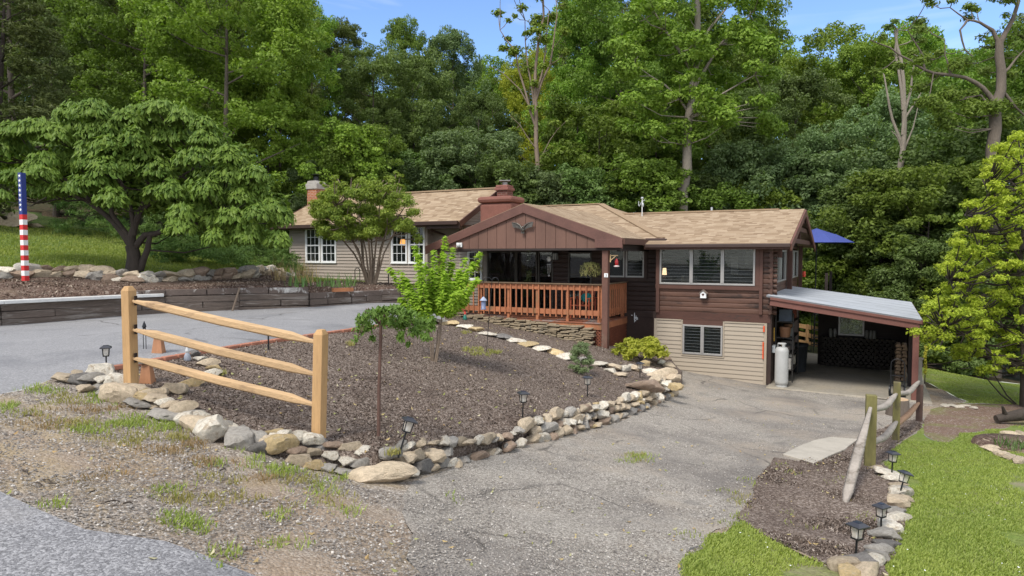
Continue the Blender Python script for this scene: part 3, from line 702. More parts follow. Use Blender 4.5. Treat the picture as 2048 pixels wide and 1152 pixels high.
# left return wall under the main roof (light siding between taupe wing and porch)
mb = MB('H'); laps(mb, (-13.0, 20.5, 0), (1, 0, 0), (0, -1, 0), 1.25, 1.6, 4.05, .105, VIN, [(.35, .95, 2.7, 3.7)])
laps(mb, (-12.98, 20.5, 0), (0, 1, 0), (-1, 0, 0), 3.7, 2.0, 5.3, .105, VIN, lim=lambda z: (0, 3.7) if z < 4.0 else ((z - 4.0) / 1.35 * 3.7, 3.7)); mb.build('taupe_siding', vinyl, house)
sash_window(-12.65, -12.05, 20.48, 2.7, 3.7, 2)
# main log wall
mv = 20.4
pw = [(u_at(975, mv) , u_at(1075, mv)), (u_at(1078, mv), u_at(1107, mv))]
dl = (u_at(1137, mv), u_at(1184, mv)); rw = (u_at(1216, mv), u_at(1289, mv))
hz = (z_at(555, -6.5, mv), z_at(499, -6.5, mv))
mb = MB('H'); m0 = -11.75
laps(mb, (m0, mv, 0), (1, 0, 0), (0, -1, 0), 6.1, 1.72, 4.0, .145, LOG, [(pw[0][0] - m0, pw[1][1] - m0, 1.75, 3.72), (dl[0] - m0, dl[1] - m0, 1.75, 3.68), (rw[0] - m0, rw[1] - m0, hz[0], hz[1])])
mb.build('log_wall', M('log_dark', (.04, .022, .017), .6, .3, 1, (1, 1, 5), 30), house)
mb = MB('H'); mb.b(-6.9, -5.65, mv - .02, mv + .1, .0, 1.72); mb.b(-6.95, -5.62, mv - .05, mv - .021, 1.66, 1.80); mb.build('foundation', darkw, house)
def plain_window(name, ua, ub, v, z0, z1, divs=(), fm=alu, gm_=glass, louver=0, t=.05, depth=.05):
    mb = MB('H')
    mb.b(ua, ub, v - depth, v + .03, z0, z0 + t); mb.b(ua, ub, v - depth, v + .03, z1 - t, z1); mb.b(ua, ua + t, v - depth, v + .03, z0 + t, z1 - t); mb.b(ub - t, ub, v - depth, v + .03, z0 + t, z1 - t)
    w = mb.build('window', fm, house, bevel=.004)
    for d_ in divs:
        mb = MB('H'); mb.b(d_ - .045, d_ + .045, v - depth - .01, v + .02, z0 + t, z1 - t); mb.b(d_ - .006, d_ + .006, v - depth - .02, v - depth - .01, z0 + t, z1 - t); mb.build('mullion', fm, w)
    xs = [ua + t] + [x for d_ in divs for x in (d_ - .045, d_ + .045)] + [ub - t]
    for a, b_ in zip(xs[::2], xs[1::2]):
        mb = MB('H'); mb.b(a, b_, v - .006, v, z0 + t, z1 - t); mb.build('pane', gm_, w)
        if louver:
            mb = MB('H'); n = int((z1 - z0 - 2 * t) / louver)
            for i in range(1, n + 1):
                z = z0 + t + i * louver - .02; mb.box(((a + b_) / 2, v - .018, z), (b_ - a, .012, .006)); mb.b(a, b_, v - .020, v - .014, z - .002, z + .002)
            mb.each('louver', M('louver_mat', (.16, .165, .16), .3), w)
    return w
for a, b_ in pw: pass
plain_window('sliding door', pw[0][0], pw[0][1], mv, 1.76, 3.7, [u_at(1033, mv)], M('bronze_frame', (.06, .05, .04), .5), porchglass)
plain_window('sliding door', pw[1][0] - .02, pw[1][1], mv, 1.76, 3.7, [], M('bronze_frame', (.06, .05, .04), .5), porchglass)
plain_window('door', dl[0], dl[1], mv, 1.76, 3.66, [], M('bronze_frame', (.06, .05, .04), .5), porchglass)
plain_window('side', rw[0], u_at(1250, mv) , mv, hz[0], hz[1], [], alu, glass2)
plain_window('side', u_at(1252, mv), rw[1], mv, hz[0], hz[1], [], alu, glass, .1)
mb = MB('H'); mb.b(u_at(1250, mv) - .0, u_at(1252, mv), mv - .06, mv, hz[0], hz[1]); mb.b(rw[0] - .1, rw[1] + .1, mv - .07, mv - .052, hz[0] - .1, hz[0]); mb.b(rw[1], rw[1] + .1, mv - .07, mv - .052, hz[0], hz[1]); mb.each('window_casing', darkw, house)
# interior walls and floors of the log part
mb = MB('H'); mb.b(-11.7, -2.7, 23.6, 23.7, 1.6, 4.0); mb.b(-11.7, -2.6, 20.5, 23.6, 1.60, 1.66); mb.b(-11.7, -2.7, 20.5, 27.4, 3.96, 3.98); mb.b(-7.5, -7.4, 20.6, 23.6, 1.66, 3.96)
mb.build('interior_wall', room, house)
# ---- log wing
wv, wl_, wr_ = 19.83, -5.69, -2.55
W3 = (u_at(1321, wv), u_at(1511, wv), z_at(570, -4, wv), z_at(496, -4, wv))
Z1 = 1.93
mb = MB('H'); laps(mb, (wl_, wv, 0), (1, 0, 0), (0, -1, 0), wr_ - wl_, Z1, 3.86, .142, LOG, [(W3[0] - wl_, W3[1] - wl_, W3[2], W3[3])])
S1 = (20.35, 23.3, 2.77, 3.72); S2 = (24.05, 27.1, 2.77, 3.72)
laps(mb, (wr_, wv, 0), (0, 1, 0), (1, 0, 0), 7.6, Z1, 3.86, .142, LOG, [(s[0] - wv, s[1] - wv, s[2], s[3]) for s in (S1, S2)])
laps(mb, (wl_, wv, 0), (0, 1, 0), (-1, 0, 0), .6, Z1, 3.86, .142, LOG)
mb.b(wl_, wr_ - .05, 27.35, 27.45, 0, 3.8)
mb.build('log_wall', logm, house)
# crossed log ends at the corner and vertical battens
mb = MB('H')
for i in range(13):
    z = Z1 + .142 * (i + .5)
    if z < 3.75: mb.tube([(wr_ - .02, wv + .03, z), (wr_ + .2, wv + .03, z)], .068, 8); mb.tube([(wr_ + .04, wv + .05, z - .0), (wr_ + .04, wv - .13, z)], .06, 8)
mb.build('log_ends', logm, house)
mb = MB('H'); mb.b(wr_ - .25, wr_ - .16, wv - .1, wv - .045, Z1, 3.8); mb.b(wl_ + .0, wl_ + .1, wv - .1, wv - .03, Z1 - .05, 3.8); mb.b(wr_ + .02, wr_ + .1, wv - .12, wv - .07, Z1 + .1, 3.8)
mb.each('corner_post', brown, house, bevel=.006)
mb = MB('H'); a_ = u_at(1446, wv); mb.b(a_ + .12, a_ + .32, wv + .5, wv + .52, 3.0, 3.55); mb.b(a_ + .5, a_ + .8, wv + .6, wv + .62, 3.3, 3.7); mb.b(wl_ + .2, wr_ - .2, wv + 1.2, wv + 1.7, 2.55, 2.72); mb.b(wl_ + .5, wl_ + .9, wv + .9, wv + 1.2, 2.72, 2.95)
mb.each('interior_item', M('interior_pale', (.55, .55, .48), .8, .2), house)
ww = plain_window('wing', W3[0], W3[1], wv - .055, W3[2], W3[3], [u_at(1384, wv), u_at(1446, wv)], alu, glass, .098)
mb = MB('H'); mb.b(W3[0] - .13, W3[1] + .13, wv - .085, wv - .04, W3[2] - .13, W3[2] - .005); mb.b(W3[1] + .003, W3[1] + .12, wv - .085, wv - .04, W3[2], W3[3]); mb.b(W3[0] - .12, W3[0] - .003, wv - .085, wv - .04, W3[2], W3[3])
mb.each('window_casing', brown, ww, bevel=.005)
for s in (S1, S2):
    mb = MB('H'); t = .05; x = wr_ + .06
    mb.b(wr_ - .02, x, s[0], s[1], s[2], s[2] + t); mb.b(wr_ - .02, x, s[0], s[1], s[3] - t, s[3])
    for y in (s[0], (s[0] + s[1]) / 2 - t / 2, s[1] - t): mb.b(wr_ - .02, x - .002, y, y + t, s[2] + t, s[3] - t)
    w_ = mb.build('window', alu, house)
    mb = MB('H'); mb.b(wr_ + .02, wr_ + .026, s[0], s[1], s[2] + t, s[3] - t); mb.build('pane', glass2, w_)
    mb = MB('H')
    for i in range(int((s[1] - s[0]) / .11)): mb.box((wr_ - .07, s[0] + .06 + i * .11, (s[2] + s[3]) / 2), (.012, .1, s[3] - s[2]), rotm(0, 0, .35 if i % 2 else -.3))
    mb.each('curtain', M('pale_curtain', (.68, .70, .64), .9), w_)
# beam, vinyl and basement of the wing
BW = (u_at(1368, wv), u_at(1448, wv), z_at(709, -4.3, wv), z_at(650, -4.3, wv))
mb = MB('H'); mb.b(wl_, wr_ + .05, wv - .03, wv + .1, 1.70, Z1); mb.build('sill_beam', M('sill_wood', (.075, .032, .022), .7, .35, 1.2, (1, 1, 4), stain=((.03, .022, .018), 1.5, .58)), house, bevel=.006)
mb = MB('H'); laps(mb, (wl_, wv - .03, 0), (1, 0, 0), (0, -1, 0), wr_ - wl_ - .05, -.14, 1.69, .122, [(0, .024), (.08, .024), (1, .004)], [(BW[0] - wl_, BW[1] - wl_, BW[2], 1.8)])
mb.build('beige_siding', vinyl2, house)
mb = MB('H'); mb.b(wl_ - .05, wl_ + .03, wv - .065, wv - .03, .1, 1.695); mb.b(wr_ - .1, wr_ - .03, wv - .07, wv - .03, -.1, 1.695); mb.b(wl_, BW[0] - .05, wv - .068, wv - .05, 1.66, 1.7); mb.b(BW[1] + .05, wr_ - .1, wv - .068, wv - .05, 1.66, 1.7)
for x in (BW[0] - .04, BW[1] + .01): mb.b(x, x + .035, wv - .07, wv - .045, BW[2] - .03, 1.69)
mb.b(BW[0] - .04, BW[1] + .045, wv - .072, wv - .045, BW[2] - .06, BW[2] - .025)
mb.each('corner_trim', vinyl2, house, bevel=.004)
plain_window('basement', BW[0], BW[1], wv - .035, BW[2], BW[3], [(BW[0] + BW[1]) / 2], alu, glass, .09)
mb = MB('H'); mb.b(BW[0], BW[1], wv - .045, wv + .02, BW[3] + .002, 1.7); mb.build('window_header', brown, house)
mb = MB('H'); mb.b(wr_ - .03, wr_ + .08, wv - .02, 27.4, -.15, 1.92); mb.b(wl_ + .1, wr_ - .1, wv + 2.0, wv + 2.1, -.1, 1.7); mb.b(wl_, wr_ - .05, wv + .12, 27.4, 1.72, 1.8); mb.b(wl_ - .1, wl_, wv, 27.4, -.1, 1.9)
mb.build('basement_wall', darkw, house)
# wing roof with open truss gable
ez, rz, e0, r0, e1 = 3.9, 5.02, 19.4, 23.4, 27.4
ru = -2.0
mb = MB('H')
mb.slab([(-5.95, e0, ez), (ru, e0, ez), (ru, r0, rz), (-9.2, r0, rz)], .07)
mb.slab([(ru, e1, ez), (-5.9, e1, ez), (-9.2, r0, rz), (ru, r0, rz)], .07)
mb.b(-8.0, -2.75, r0 - .13, r0 + .13, rz - .02, rz + .03)
wing_roof = mb.build('roof', shingle, house, fixn=False)
mb = MB('H')
mb.beam((ru + .03, e0 - .05, ez - .12), (ru + .03, r0, rz - .12), .05, .2); mb.beam((ru + .03, e1 + .05, ez - .12), (ru + .03, r0, rz - .12), .05, .2)
mb.each('rake_board', M('rake_brown', (.15, .065, .045), .6, .25, 2), wing_roof, bevel=.005)
mb = MB('H'); mb.beam((-5.95, e0 - .03, ez - .1), (ru, e0 - .03, ez - .1), .05, .14); mb.each('fascia', brown, wing_roof, bevel=.004)
mb = MB('H'); mb.b(-5.9, ru + .02, e0 - .15, e0 - .056, ez - .12, ez - .02); mb.each('gutter', M('gutter_mat', (.05, .028, .022)), wing_roof, bevel=.012)
mb = MB('H'); mb.b(-5.9, ru - .05, e0, wv, 3.74, 3.77); mb.build('soffit', darkr, wing_roof)
mb = MB('H')
for z, hw in ((3.98, 3.5), (4.35, 2.15), (4.65, 1.05)): mb.b(ru - .12, ru - .04, r0 - hw, r0 + hw, z - .06, z + .07)
mb.b(ru - .3, ru - .1, r0 - .06, r0 + .06, 4.0, 4.95); mb.each('truss', brown, wing_roof)
mb = MB('H')
mb.prism([(e0 + .45, 3.86), (e1 - .3, 3.86), (r0, rz - .12)], wr_ - .02, wr_ + .03, 0); mb.build('gable_wall', darkr, wing_roof)
mb = MB('H'); mb.b(wr_ + .06, wr_ + .2, 23.55, 23.75, 2.45, 3.95); mb.b(wr_ + .05, wr_ + .18, 27.2, 27.35, 2.3, 3.9); mb.b(wr_ + .05, wr_ + .3, wv + .1, wv + .2, 3.5, 3.86)
mb.each('post', brown, house, bevel=.006)
# ---- porch roof
pa = (-8.95, 5.06); pl_, pr_ = (-12.35, 3.86), (-6.0, 4.04); fv = 17.55
mb = MB('H')
mb.slab([(pl_[0], fv, pl_[1]), (pa[0], fv, pa[1]), (pa[0], 23.6, pa[1]), (pl_[0], 20.2, pl_[1])], .06)
mb.slab([(pa[0], fv, pa[1]), (pr_[0], fv, pr_[1]), (pr_[0], 20.2, pr_[1]), (pa[0], 23.6, pa[1])], .06)
porch_roof = mb.build('porch_roof', shingle, house, fixn=False)
mb = MB('H')
mb.prism([(pl_[0] - .03, pl_[1] - .02), (pa[0], pa[1] - .02), (pa[0], pa[1] - .28), (pl_[0] - .02, pl_[1] - .27)], fv - .04, fv + .01, 1)
mb.prism([(pa[0], pa[1] - .02), (pr_[0] + .03, pr_[1] - .02), (pr_[0] + .03, pr_[1] - .3), (pr_[0] - .75, pr_[1] - .3 + .25), (pa[0], pa[1] - .28)], fv - .041, fv + .009, 1)
mb.each('rake_board', M('rake_brown2', (.125, .058, .044), .6, .3, 2), porch_roof, bevel=.006)
gb = 3.76
mb = MB('H')
def gtop(u): return pa[1] - .2 - abs(u - pa[0]) * .355
n = 18
for i in range(n):
    a = -11.75 + (5.7) * i / n; b_ = a + 5.7 / n - .012
    za, zb_ = gtop(a), gtop(b_); mb.prism([(a, gb), (b_, gb), (b_, max(gb + .02, zb_)), (a, max(gb + .02, za))], fv + .03, fv + .055, 1)
mb.prism([(-12.1, gb + .01), (-6.05, gb + .01), (-6.05, gb + .1), (pa[0], pa[1] - .2), (-12.1, gb + .05)], fv + .056, fv + .07, 1)
mb.build('gable_panel', panel, porch_roof)
mb = MB('H'); mb.b(-6.75, pr_[0] + .03, fv - .06, fv - .042, 3.77, 3.99); mb.build('corner_board', M('rake_brown2', (.115, .046, .034)), porch_roof, bevel=.004)
mb = MB('H'); mb.b(-12.1, -6.05, fv + .02, fv + .16, gb - .06, gb - .003); mb.b(-12.1, -6.1, fv + .4, mv - .1, gb - .03, gb + .0)
mb.b(-6.2, -6.1, fv + .16, mv, gb - .08, gb + .16)
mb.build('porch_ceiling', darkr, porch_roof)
mb = MB('H'); mb.beam((pl_[0] - .0, fv, pl_[1] - .1), (pl_[0] - .0, 20.2, pl_[1] - .1), .04, .16); mb.beam((pr_[0] + .05, fv, pr_[1] - .1), (pr_[0] + .05, 20.0, pr_[1] - .1), .06, .16); mb.each('fascia', brown, porch_roof)
pz = gz(*HP(-6.5, 17.72, 0).xy)
mb = MB('H'); mb.b(-6.59, -6.42, 17.62, 17.79, pz - .2, gb - .06); mb.build('porch_post', M('post_brown', (.13, .062, .045), .75, .3, 1.6, (1, 1, .4), stain=((.19, .15, .11), 1.3, .55)), house, bevel=.012)
mb = MB('H'); mb.b(-12.05, -11.88, 17.7, 17.87, 1.2, gb - .06); mb.build('porch_post', M('post_brown', (.13, .062, .045)), house, bevel=.012)
# ---- deck
dk = thing('deck', 'orange stained porch deck with baluster railing in front of the dark log wall', 'deck', HP(-9.2, 18.6, 1.5))
dl0, dr0, dv0 = -11.75, -6.8, 18.07
fz = 1.66
mb = MB('H')
for i in range(17):
    v = dv0 - .03 + i * .14; mb.b(dl0, dr0 + .03, v, v + .134, fz - .03, fz)
mb.build('deck_board', deckw, dk)
mb = MB('H'); mb.b(dl0, dr0 - .001, dv0 - .0, dv0 + .04, fz - .2, fz - .032); mb.b(dr0, dr0 + .04, dv0, mv - .05, fz - .2, fz - .032); mb.b(dl0, dl0 + .04, dv0 + .05, mv - .05, fz - .2, fz - .032); mb.build('rim_board', orangew, dk, bevel=.004)
rt = fz + 1.06; rb = fz + .24
rl = MB('H'); rl.b(dl0, dr0 + .06, dv0 - .06, dv0 + .09, rt, rt + .035); rl.b(dr0 - .09, dr0 + .06, dv0 + .092, mv - .05, rt, rt + .035)
rail = rl.build('railing', railcap, dk, bevel=.006)
mb = MB('H')
for z0, z1 in ((rt - .16, rt - .003), (rb - .05, rb + .1)):
    mb.b(dl0, dr0 - .0, dv0, dv0 + .038, z0, z1); mb.b(dr0 - .038, dr0, dv0 + .039, mv - .05, z0, z1)
mb.build('rail', orangew, rail, bevel=.004)
for i in range(6):
    u = dl0 + .05 + (dr0 - dl0 - .1) * i / 5
    if i == 0: u = dl0 + .06
    mb = MB('H'); mb.b(u - .045, u + .045, dv0 + .04, dv0 + .13, fz, rt - .002); mb.build('rail_post', orangew, rail, bevel=.005)
mb = MB('H'); mb.b(dr0 - .13, dr0 - .039, mv - .2, mv - .11, fz, rt - .002); mb.build('rail_post', orangew, rail, bevel=.005)
nb = 27
for i in range(nb):
    u = dl0 + .06 + (dr0 - dl0 - .1) * i / (nb - 1)
    mb = MB('H'); mb.b(u - .019, u + .019, dv0 - .04, dv0 - .002, rb - .12 + rg.uniform(-.006, .006), rt - .01); mb.build('baluster', orangew, rail, bevel=.003)
nb = 13
for i in range(nb):
    v = dv0 + .05 + (mv - dv0 - .2) * i / (nb - 1)
    mb = MB('H'); mb.b(dr0 + .002, dr0 + .04, v - .019, v + .019, rb - .12 + rg.uniform(-.006, .006), rt - .01); mb.build('baluster', orangew, rail, bevel=.003)
# lattice skirts
mb = MB('H')
def lattice(P0, P1, z0, z1, nr):
    P0 = Vector(P0); P1 = Vector(P1); L = (P1 - P0).length; d = (P1 - P0).normalized(); H = z1 - z0; s = .095
    for sg, off in ((1, 0), (-1, .012)):
        k = -H
        while k < L + H:
            a0, z_0, a1, z_1 = (k, z0, k + H, z1) if sg == 1 else (k + H, z0, k, z1)
            # clip to 0..L
            t0, t1 = 0, 1
            da = a1 - a0
            for lim_, sgn in ((0, 1), (L, -1)):
                pass
            ts = sorted([(0 - a0) / da, (L - a0) / da]); t0 = max(0, ts[0]); t1 = min(1, ts[1])
            if t1 > t0 + .02:
                p = P0 + d * (a0 + da * t0) + Vector((0, 0, z_0 + (z_1 - z_0) * t0)) + Vector(nr) * off
                q = P0 + d * (a0 + da * t1) + Vector((0, 0, z_0 + (z_1 - z_0) * t1)) + Vector(nr) * off
                mb.beam(p, q, .01, .034, up=(d.x * .7071, d.y * .7071, .7071 * -sg))
            k += s
lattice((dr0 - .42, dv0 + .05, 0), (dr0 + .01, dv0 + .05, 0), 1.0, fz - .2, (0, -1, 0))
lattice((dr0 + .02, dv0 + .05, 0), (dr0 + .02, mv - .1, 0), .75, fz - .2, (1, 0, 0))
mb.build('lattice', M('lattice_mat', (.20, .065, .035), .7, .3), dk)
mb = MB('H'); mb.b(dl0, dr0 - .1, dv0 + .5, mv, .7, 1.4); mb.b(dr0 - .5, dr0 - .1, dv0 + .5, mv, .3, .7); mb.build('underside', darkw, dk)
# ---- carport
cp = 'H'
fz0 = 2.50; fz1 = 2.02
mb = MB('H'); mb.slab([(wr_ + .0, 19.3, 2.5), (1.05, 19.3, 2.0), (1.05, 25.2, 2.07), (wr_ + .0, 25.6, 2.48)], .05)
def rollroof():
    m, nt, b = newmat('rolled_roofing'); t = N(nt, 'ShaderNodeUVMap')
    sp = N(nt, 'ShaderNodeMapping'); sp.inputs['Scale'].default_value = (.35, 1.8, 1); nt.links.new(t.outputs[0], sp.inputs[0])
    n = noi(nt, sp.outputs[0], 3.5, 6, .7, .4); col = ramp(nt, n, [(.25, (.22, .23, .25)), (.5, (.38, .40, .43)), (.75, (.5, .52, .54))])
    br = N(nt, 'ShaderNodeTexWave'); br.bands_direction = 'Y'; br.inputs['Scale'].default_value = .32; br.inputs['Distortion'].default_value = .5; nt.links.new(t.outputs[0], br.inputs[0])
    col = mix(nt, ramp(nt, br.outputs[0], [(.0, .8), (.02, 0.0)]), col, (.1, .1, .1))
    nt.links.new(col, b.inputs['Base Color']); b.inputs['Roughness'].default_value = .8; bump(nt, b, n, .3, .03); return m
carport = mb.build('carport_roof', rollroof(), house, fixn=False)
mb = MB('H'); mb.beam((wr_ + .1, 19.31, 2.33), (1.0, 19.31, 1.855), .06, .2); mb.beam((wr_ + .1, 19.26, 2.42), (1.05, 19.26, 1.93), .04, .07); mb.beam((1.04, 19.3, 1.93), (1.04, 25.2, 2.0), .05, .12); mb.beam((wr_ + .1, 25.3, 2.3), (1.0, 25.1, 1.9), .06, .18)
mb.each('fascia', M('carport_brown', (.15, .06, .045), .65, .25, 2), carport, bevel=.006)
mb = MB('H')
for i in range(8):
    u = wr_ + .35 + i * .45; zt = 2.5 - (u - wr_) / 3.6 * .5 - .12; mb.beam((u, 19.4, zt), (u, 25.1, zt + .02), .04, .12)
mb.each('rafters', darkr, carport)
mb = MB('H'); mb.b(.86, 1.0, 19.33, 19.47, -.05, 1.78); mb.each('carport_post', M('carport_brown', (.15, .06, .045)), carport, bevel=.01)
mb = MB('H'); mb.b(.86, 1.0, 21.5, 21.62, -.05, 1.85); mb.b(.86, 1.0, 24.5, 24.64, -.05, 1.85); mb.each('carport_post', darkr, carport, bevel=.01)
# back wall with window
bv = 24.35; bu0 = u_at(1639, bv)
o0, o1 = u_at(1683, bv), u_at(1728, bv); oz0, oz1 = z_at(668, -.6, bv), z_at(626, -.6, bv)
mb = MB('H')
for i in range(15):
    z = -.05 + i * .15
    for a, b_ in (((bu0, o0), (o1, 1.0)) if oz0 - .06 < z + .07 < oz1 + .05 else ((bu0, 1.0),)):
        b_ = min(b_, -2.55 + (2.40 - z - .147) / .137)
        if b_ > a + .05: mb.b(a, b_, bv - .02 + (i % 2) * .004, bv + .03, z, z + .147)
mb.b(.93, 1.0, 22.4, 24.3, .0, 1.84)
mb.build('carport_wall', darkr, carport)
mb = MB('H'); t = .05
mb.b(o0 - t, o1 + t, bv - .045, bv + .05, oz0 - t, oz0); mb.b(o0 - t, o0, bv - .044, bv + .05, oz0, oz1); mb.b(o1, o1 + t, bv - .044, bv + .05, oz0, oz1); mb.b(o0 - t, o1 + t, bv - .045, bv + .05, oz1, oz1 + t)
w_ = mb.build('window', alu, carport)
m, nt, b = newmat('hazy_glass'); b.inputs['Base Color'].default_value = (.5, .52, .48, 1); b.inputs['Roughness'].default_value = .25; b.inputs['Alpha'].default_value = .35
mb = MB('H'); mb.b(o0, o1, bv, bv + .006, oz0, oz1); mb.build('pane', m, w_)
mb = MB('H'); mb.b(bu0 + .15, .6, bv - .35, bv - .05, oz0 - .14, oz0 - .1); mb.build('wall_shelf', M('shelf_wood', (.12, .09, .06), .7), carport)
# retaining wall timbers between parking pad and upper bed
# ------------------------------------------------------------------ foliage
def leafquads(c, n, size, rng, asp=.55, droop=0, fold=.15, axis=None):
    """rhombic leaves around points c (k,3) with normals n"""
    k = len(c); n = n / (np.linalg.norm(n, axis=1, keepdims=True) + 1e-9)
    r = rng.normal(size=(k, 3)); t = np.cross(n, r); t /= (np.linalg.norm(t, axis=1, keepdims=True) + 1e-9)
    if axis is not None: t = axis - n * np.sum(axis * n, axis=1, keepdims=True); t /= (np.linalg.norm(t, axis=1, keepdims=True) + 1e-9)
    if droop: t[:, 2] -= droop; t /= np.linalg.norm(t, axis=1, keepdims=True)
    b_ = np.cross(n, t); b_ /= (np.linalg.norm(b_, axis=1, keepdims=True) + 1e-9)
    s = (size * rng.uniform(.65, 1.35, k))[:, None]
    v = np.stack([c - t * s * .5, c + b_ * s * asp * .5 - n * s * fold * .5, c + t * s * .5, c - b_ * s * asp * .5 - n * s * fold * .5], 1)
    return v.reshape(-1, 3), np.arange(4 * k).reshape(-1, 4)
def blobleaves(blobs, count, size, rng, asp=.6, upb=.35, shell=.72, droop=0, jn=.55, dome=False):
    bl = np.array([list(b_[0]) + list(b_[1]) for b_ in blobs], float)
    w = bl[:, 3] * bl[:, 4] + bl[:, 5] * bl[:, 4]; w /= w.sum()
    i = rng.choice(len(bl), count, p=w)
    d = rng.normal(size=(count, 3)); d[:, 2] += upb; d /= np.linalg.norm(d, axis=1, keepdims=True)
    if dome: d[:, 2] = np.abs(d[:, 2]) * 1.0 - .22 * (rng.uniform(size=count) < .4)
    rr = rng.uniform(shell, 1.08, count) ** 1.0
    # uneven clump surface
    wob = 1 + .16 * np.sin(d[:, 0] * 7 + i) * np.cos(d[:, 1] * 6 + i * 2) + .1 * np.sin(d[:, 2] * 11 + i)
    c = bl[i, :3] + d * bl[i, 3:6] * (rr * wob)[:, None]
    n = d / bl[i, 3:6] * bl[i, 3:4] + np.array([0, 0, .45]) + rng.normal(size=(count, 3)) * jn
    if dome:                      # leaves hang outwards and down, tip over tip
        h = d.copy(); h[:, 2] = 0; h /= np.linalg.norm(h, axis=1, keepdims=True) + 1e-6
        n = d * .7 + h * .35 + np.array([0, 0, .35]) + rng.normal(size=(count, 3)) * .28
        return leafquads(c, n, size, rng, asp, 0, .25, h + np.array([0, 0, -1.1]) + rng.normal(size=(count, 3)) * .35)
    return leafquads(c, n, size, rng, asp, droop)
def crownblobs(rng, H, r, z0, nb, br, shape='oval', gap=.0):
    """leafy clumps spread through a crown: H top, r radius, z0 bottom"""
    out = []
    while len(out) < nb:
        t = rng.uniform(0, 1) ** .85; z = z0 + (H - z0) * t
        if shape == 'oval': R_ = r * math.sqrt(max(.05, 1 - ((t - .42) / .6) ** 2))
        elif shape == 'cone': R_ = r * (1 - t) ** .75 + .15
        elif shape == 'vase': R_ = r * (.35 + .75 * t) * (1 if t < .85 else .7)
        else: R_ = r * math.sqrt(max(.05, 1 - (t) ** 2))
        a = rng.uniform(0, 2 * math.pi); q = rng.uniform(.25, 1) ** .6
        b_ = br * rng.uniform(.6, 1.25) * (1 if shape != 'cone' else (1.15 - .7 * t))
        x, y = math.cos(a) * R_ * q, math.sin(a) * R_ * q
        out.append(((x, y, min(z, H - b_ * .5)), (b_, b_, b_ * rng.uniform(.45, .7))))
    return out
BARK = M('bark_grey', (.12, .095, .075), .9, .35, 2, (1, 1, .35), 18, .8, bd=.03)
BARKD = M('bark_dark', (.055, .042, .033), .9, .35, 2, (1, 1, .35), 18, .8, bd=.03)
BARKP = M('bark_pale', (.23, .195, .155), .9, .3, 1.2, (1, 1, .5), 14, .8, bd=.03)
def treemake(name, label, cat, seed, H, r, z0, nb, br, nleaf, ls, leaf, bark=BARK, tr=.2, shape='oval', limbs=16, group=None, lean=(0, 0), blobs=None, asp=.62, crownname='crown', upb=.35, droop=0, shell=.72, topk=.88, twig=True):
    rng = np.random.default_rng(seed)
    root = thing(name, label, cat, (0, 0, 0), group)
    blobs = blobs or crownblobs(rng, H, r, z0, nb, br, shape)
    sub = []
    for c, rr in blobs:                      # each limb's foliage breaks up into sprays
        for _ in range(6):
            d_ = rng.normal(size=3); d_[2] = abs(d_[2]) * .8 - .25; d_ /= np.linalg.norm(d_); q_ = rng.uniform(.45, 1.15); b_ = rr[0] * rng.uniform(.28, .55)
            sub.append(((c[0] + d_[0] * rr[0] * q_, c[1] + d_[1] * rr[1] * q_, c[2] + d_[2] * rr[0] * q_), (b_, b_, b_ * rng.uniform(.5, .95))))
    V, Fq = blobleaves(sub, nleaf, ls, rng, asp, .15, shell, droop, .8)
    # stray leaves so that the outline frays
    npmesh(crownname, V, Fq, leaf, root)
    mb = MB(); k = 9; path = []
    wx, wy = rng.uniform(-.25, .25, 2) * H * .05
    for i in range(k):
        t = i / (k - 1); path.append(Vector((lean[0] * t * H + wx * math.sin(t * 5), lean[1] * t * H + wy * math.sin(t * 4 + 1), H * topk * t)))
    rad = [max(.02, tr * (1 - .88 * (i / (k - 1)) ** .9)) for i in range(k)]; rad[0] = tr * 1.35
    mb.tube(path, rad, 9)
    order = sorted(blobs, key=lambda b_: rng.random())[:limbs]
    for c, rr in order:
        c = Vector(c); zt = max(z0 * .6, c.z - .35 * math.hypot(c.x, c.y) - .3 * rr[0]); t = min(.95, zt / (H * topk)); f_ = t * (k - 1); i = int(f_)
        p0 = path[i].lerp(path[min(i + 1, k - 1)], f_ - i); r0 = max(.02, rad[i] * .5)
        m1 = p0.lerp(c, .5) + Vector((rng.uniform(-.2, .2), rng.uniform(-.2, .2), -.05 * (c - p0).length))
        mb.tube([p0, m1, c], [r0, r0 * .6, .015], 5, cap=False)
    mb.build('trunk', bark, root)
    return root
LF = {
 'mid': leafmat('leaf_mid', (.085, .14, .024), (.135, .205, .032), (.22, .30, .05)),
 'bright': leafmat('leaf_bright', (.12, .205, .028), (.185, .285, .038), (.29, .385, .06)),
 'dark': leafmat('leaf_dark', (.078, .125, .034), (.12, .18, .048), (.19, .255, .08)),
 'blue': leafmat('leaf_bluish', (.088, .14, .054), (.14, .20, .075), (.22, .29, .125)),
 'cedar': leafmat('leaf_cedar', (.055, .075, .022), (.085, .11, .03), (.14, .17, .045), .15),
 'olive': leafmat('leaf_olive', (.075, .105, .03), (.12, .155, .04), (.19, .23, .065)),
 'yellow': leafmat('leaf_yellowgreen', (.24, .31, .03), (.34, .39, .035), (.48, .50, .06), .4),
 'lime': leafmat('leaf_lime', (.27, .46, .04), (.36, .56, .05), (.46, .64, .10), .5),
}
G = 'woodland trees behind the house'
proto = {}
def P_(key, *a, **k): proto[key] = (treemake(*a, **k), [False]); return proto[key][0]
P_('oakA', 'broadleaf_tree', '', 'tree', 1, 20, 4.6, 5.0, 85, 1.25, 64000, .17, LF['mid'], tr=.24, limbs=26, group=G)
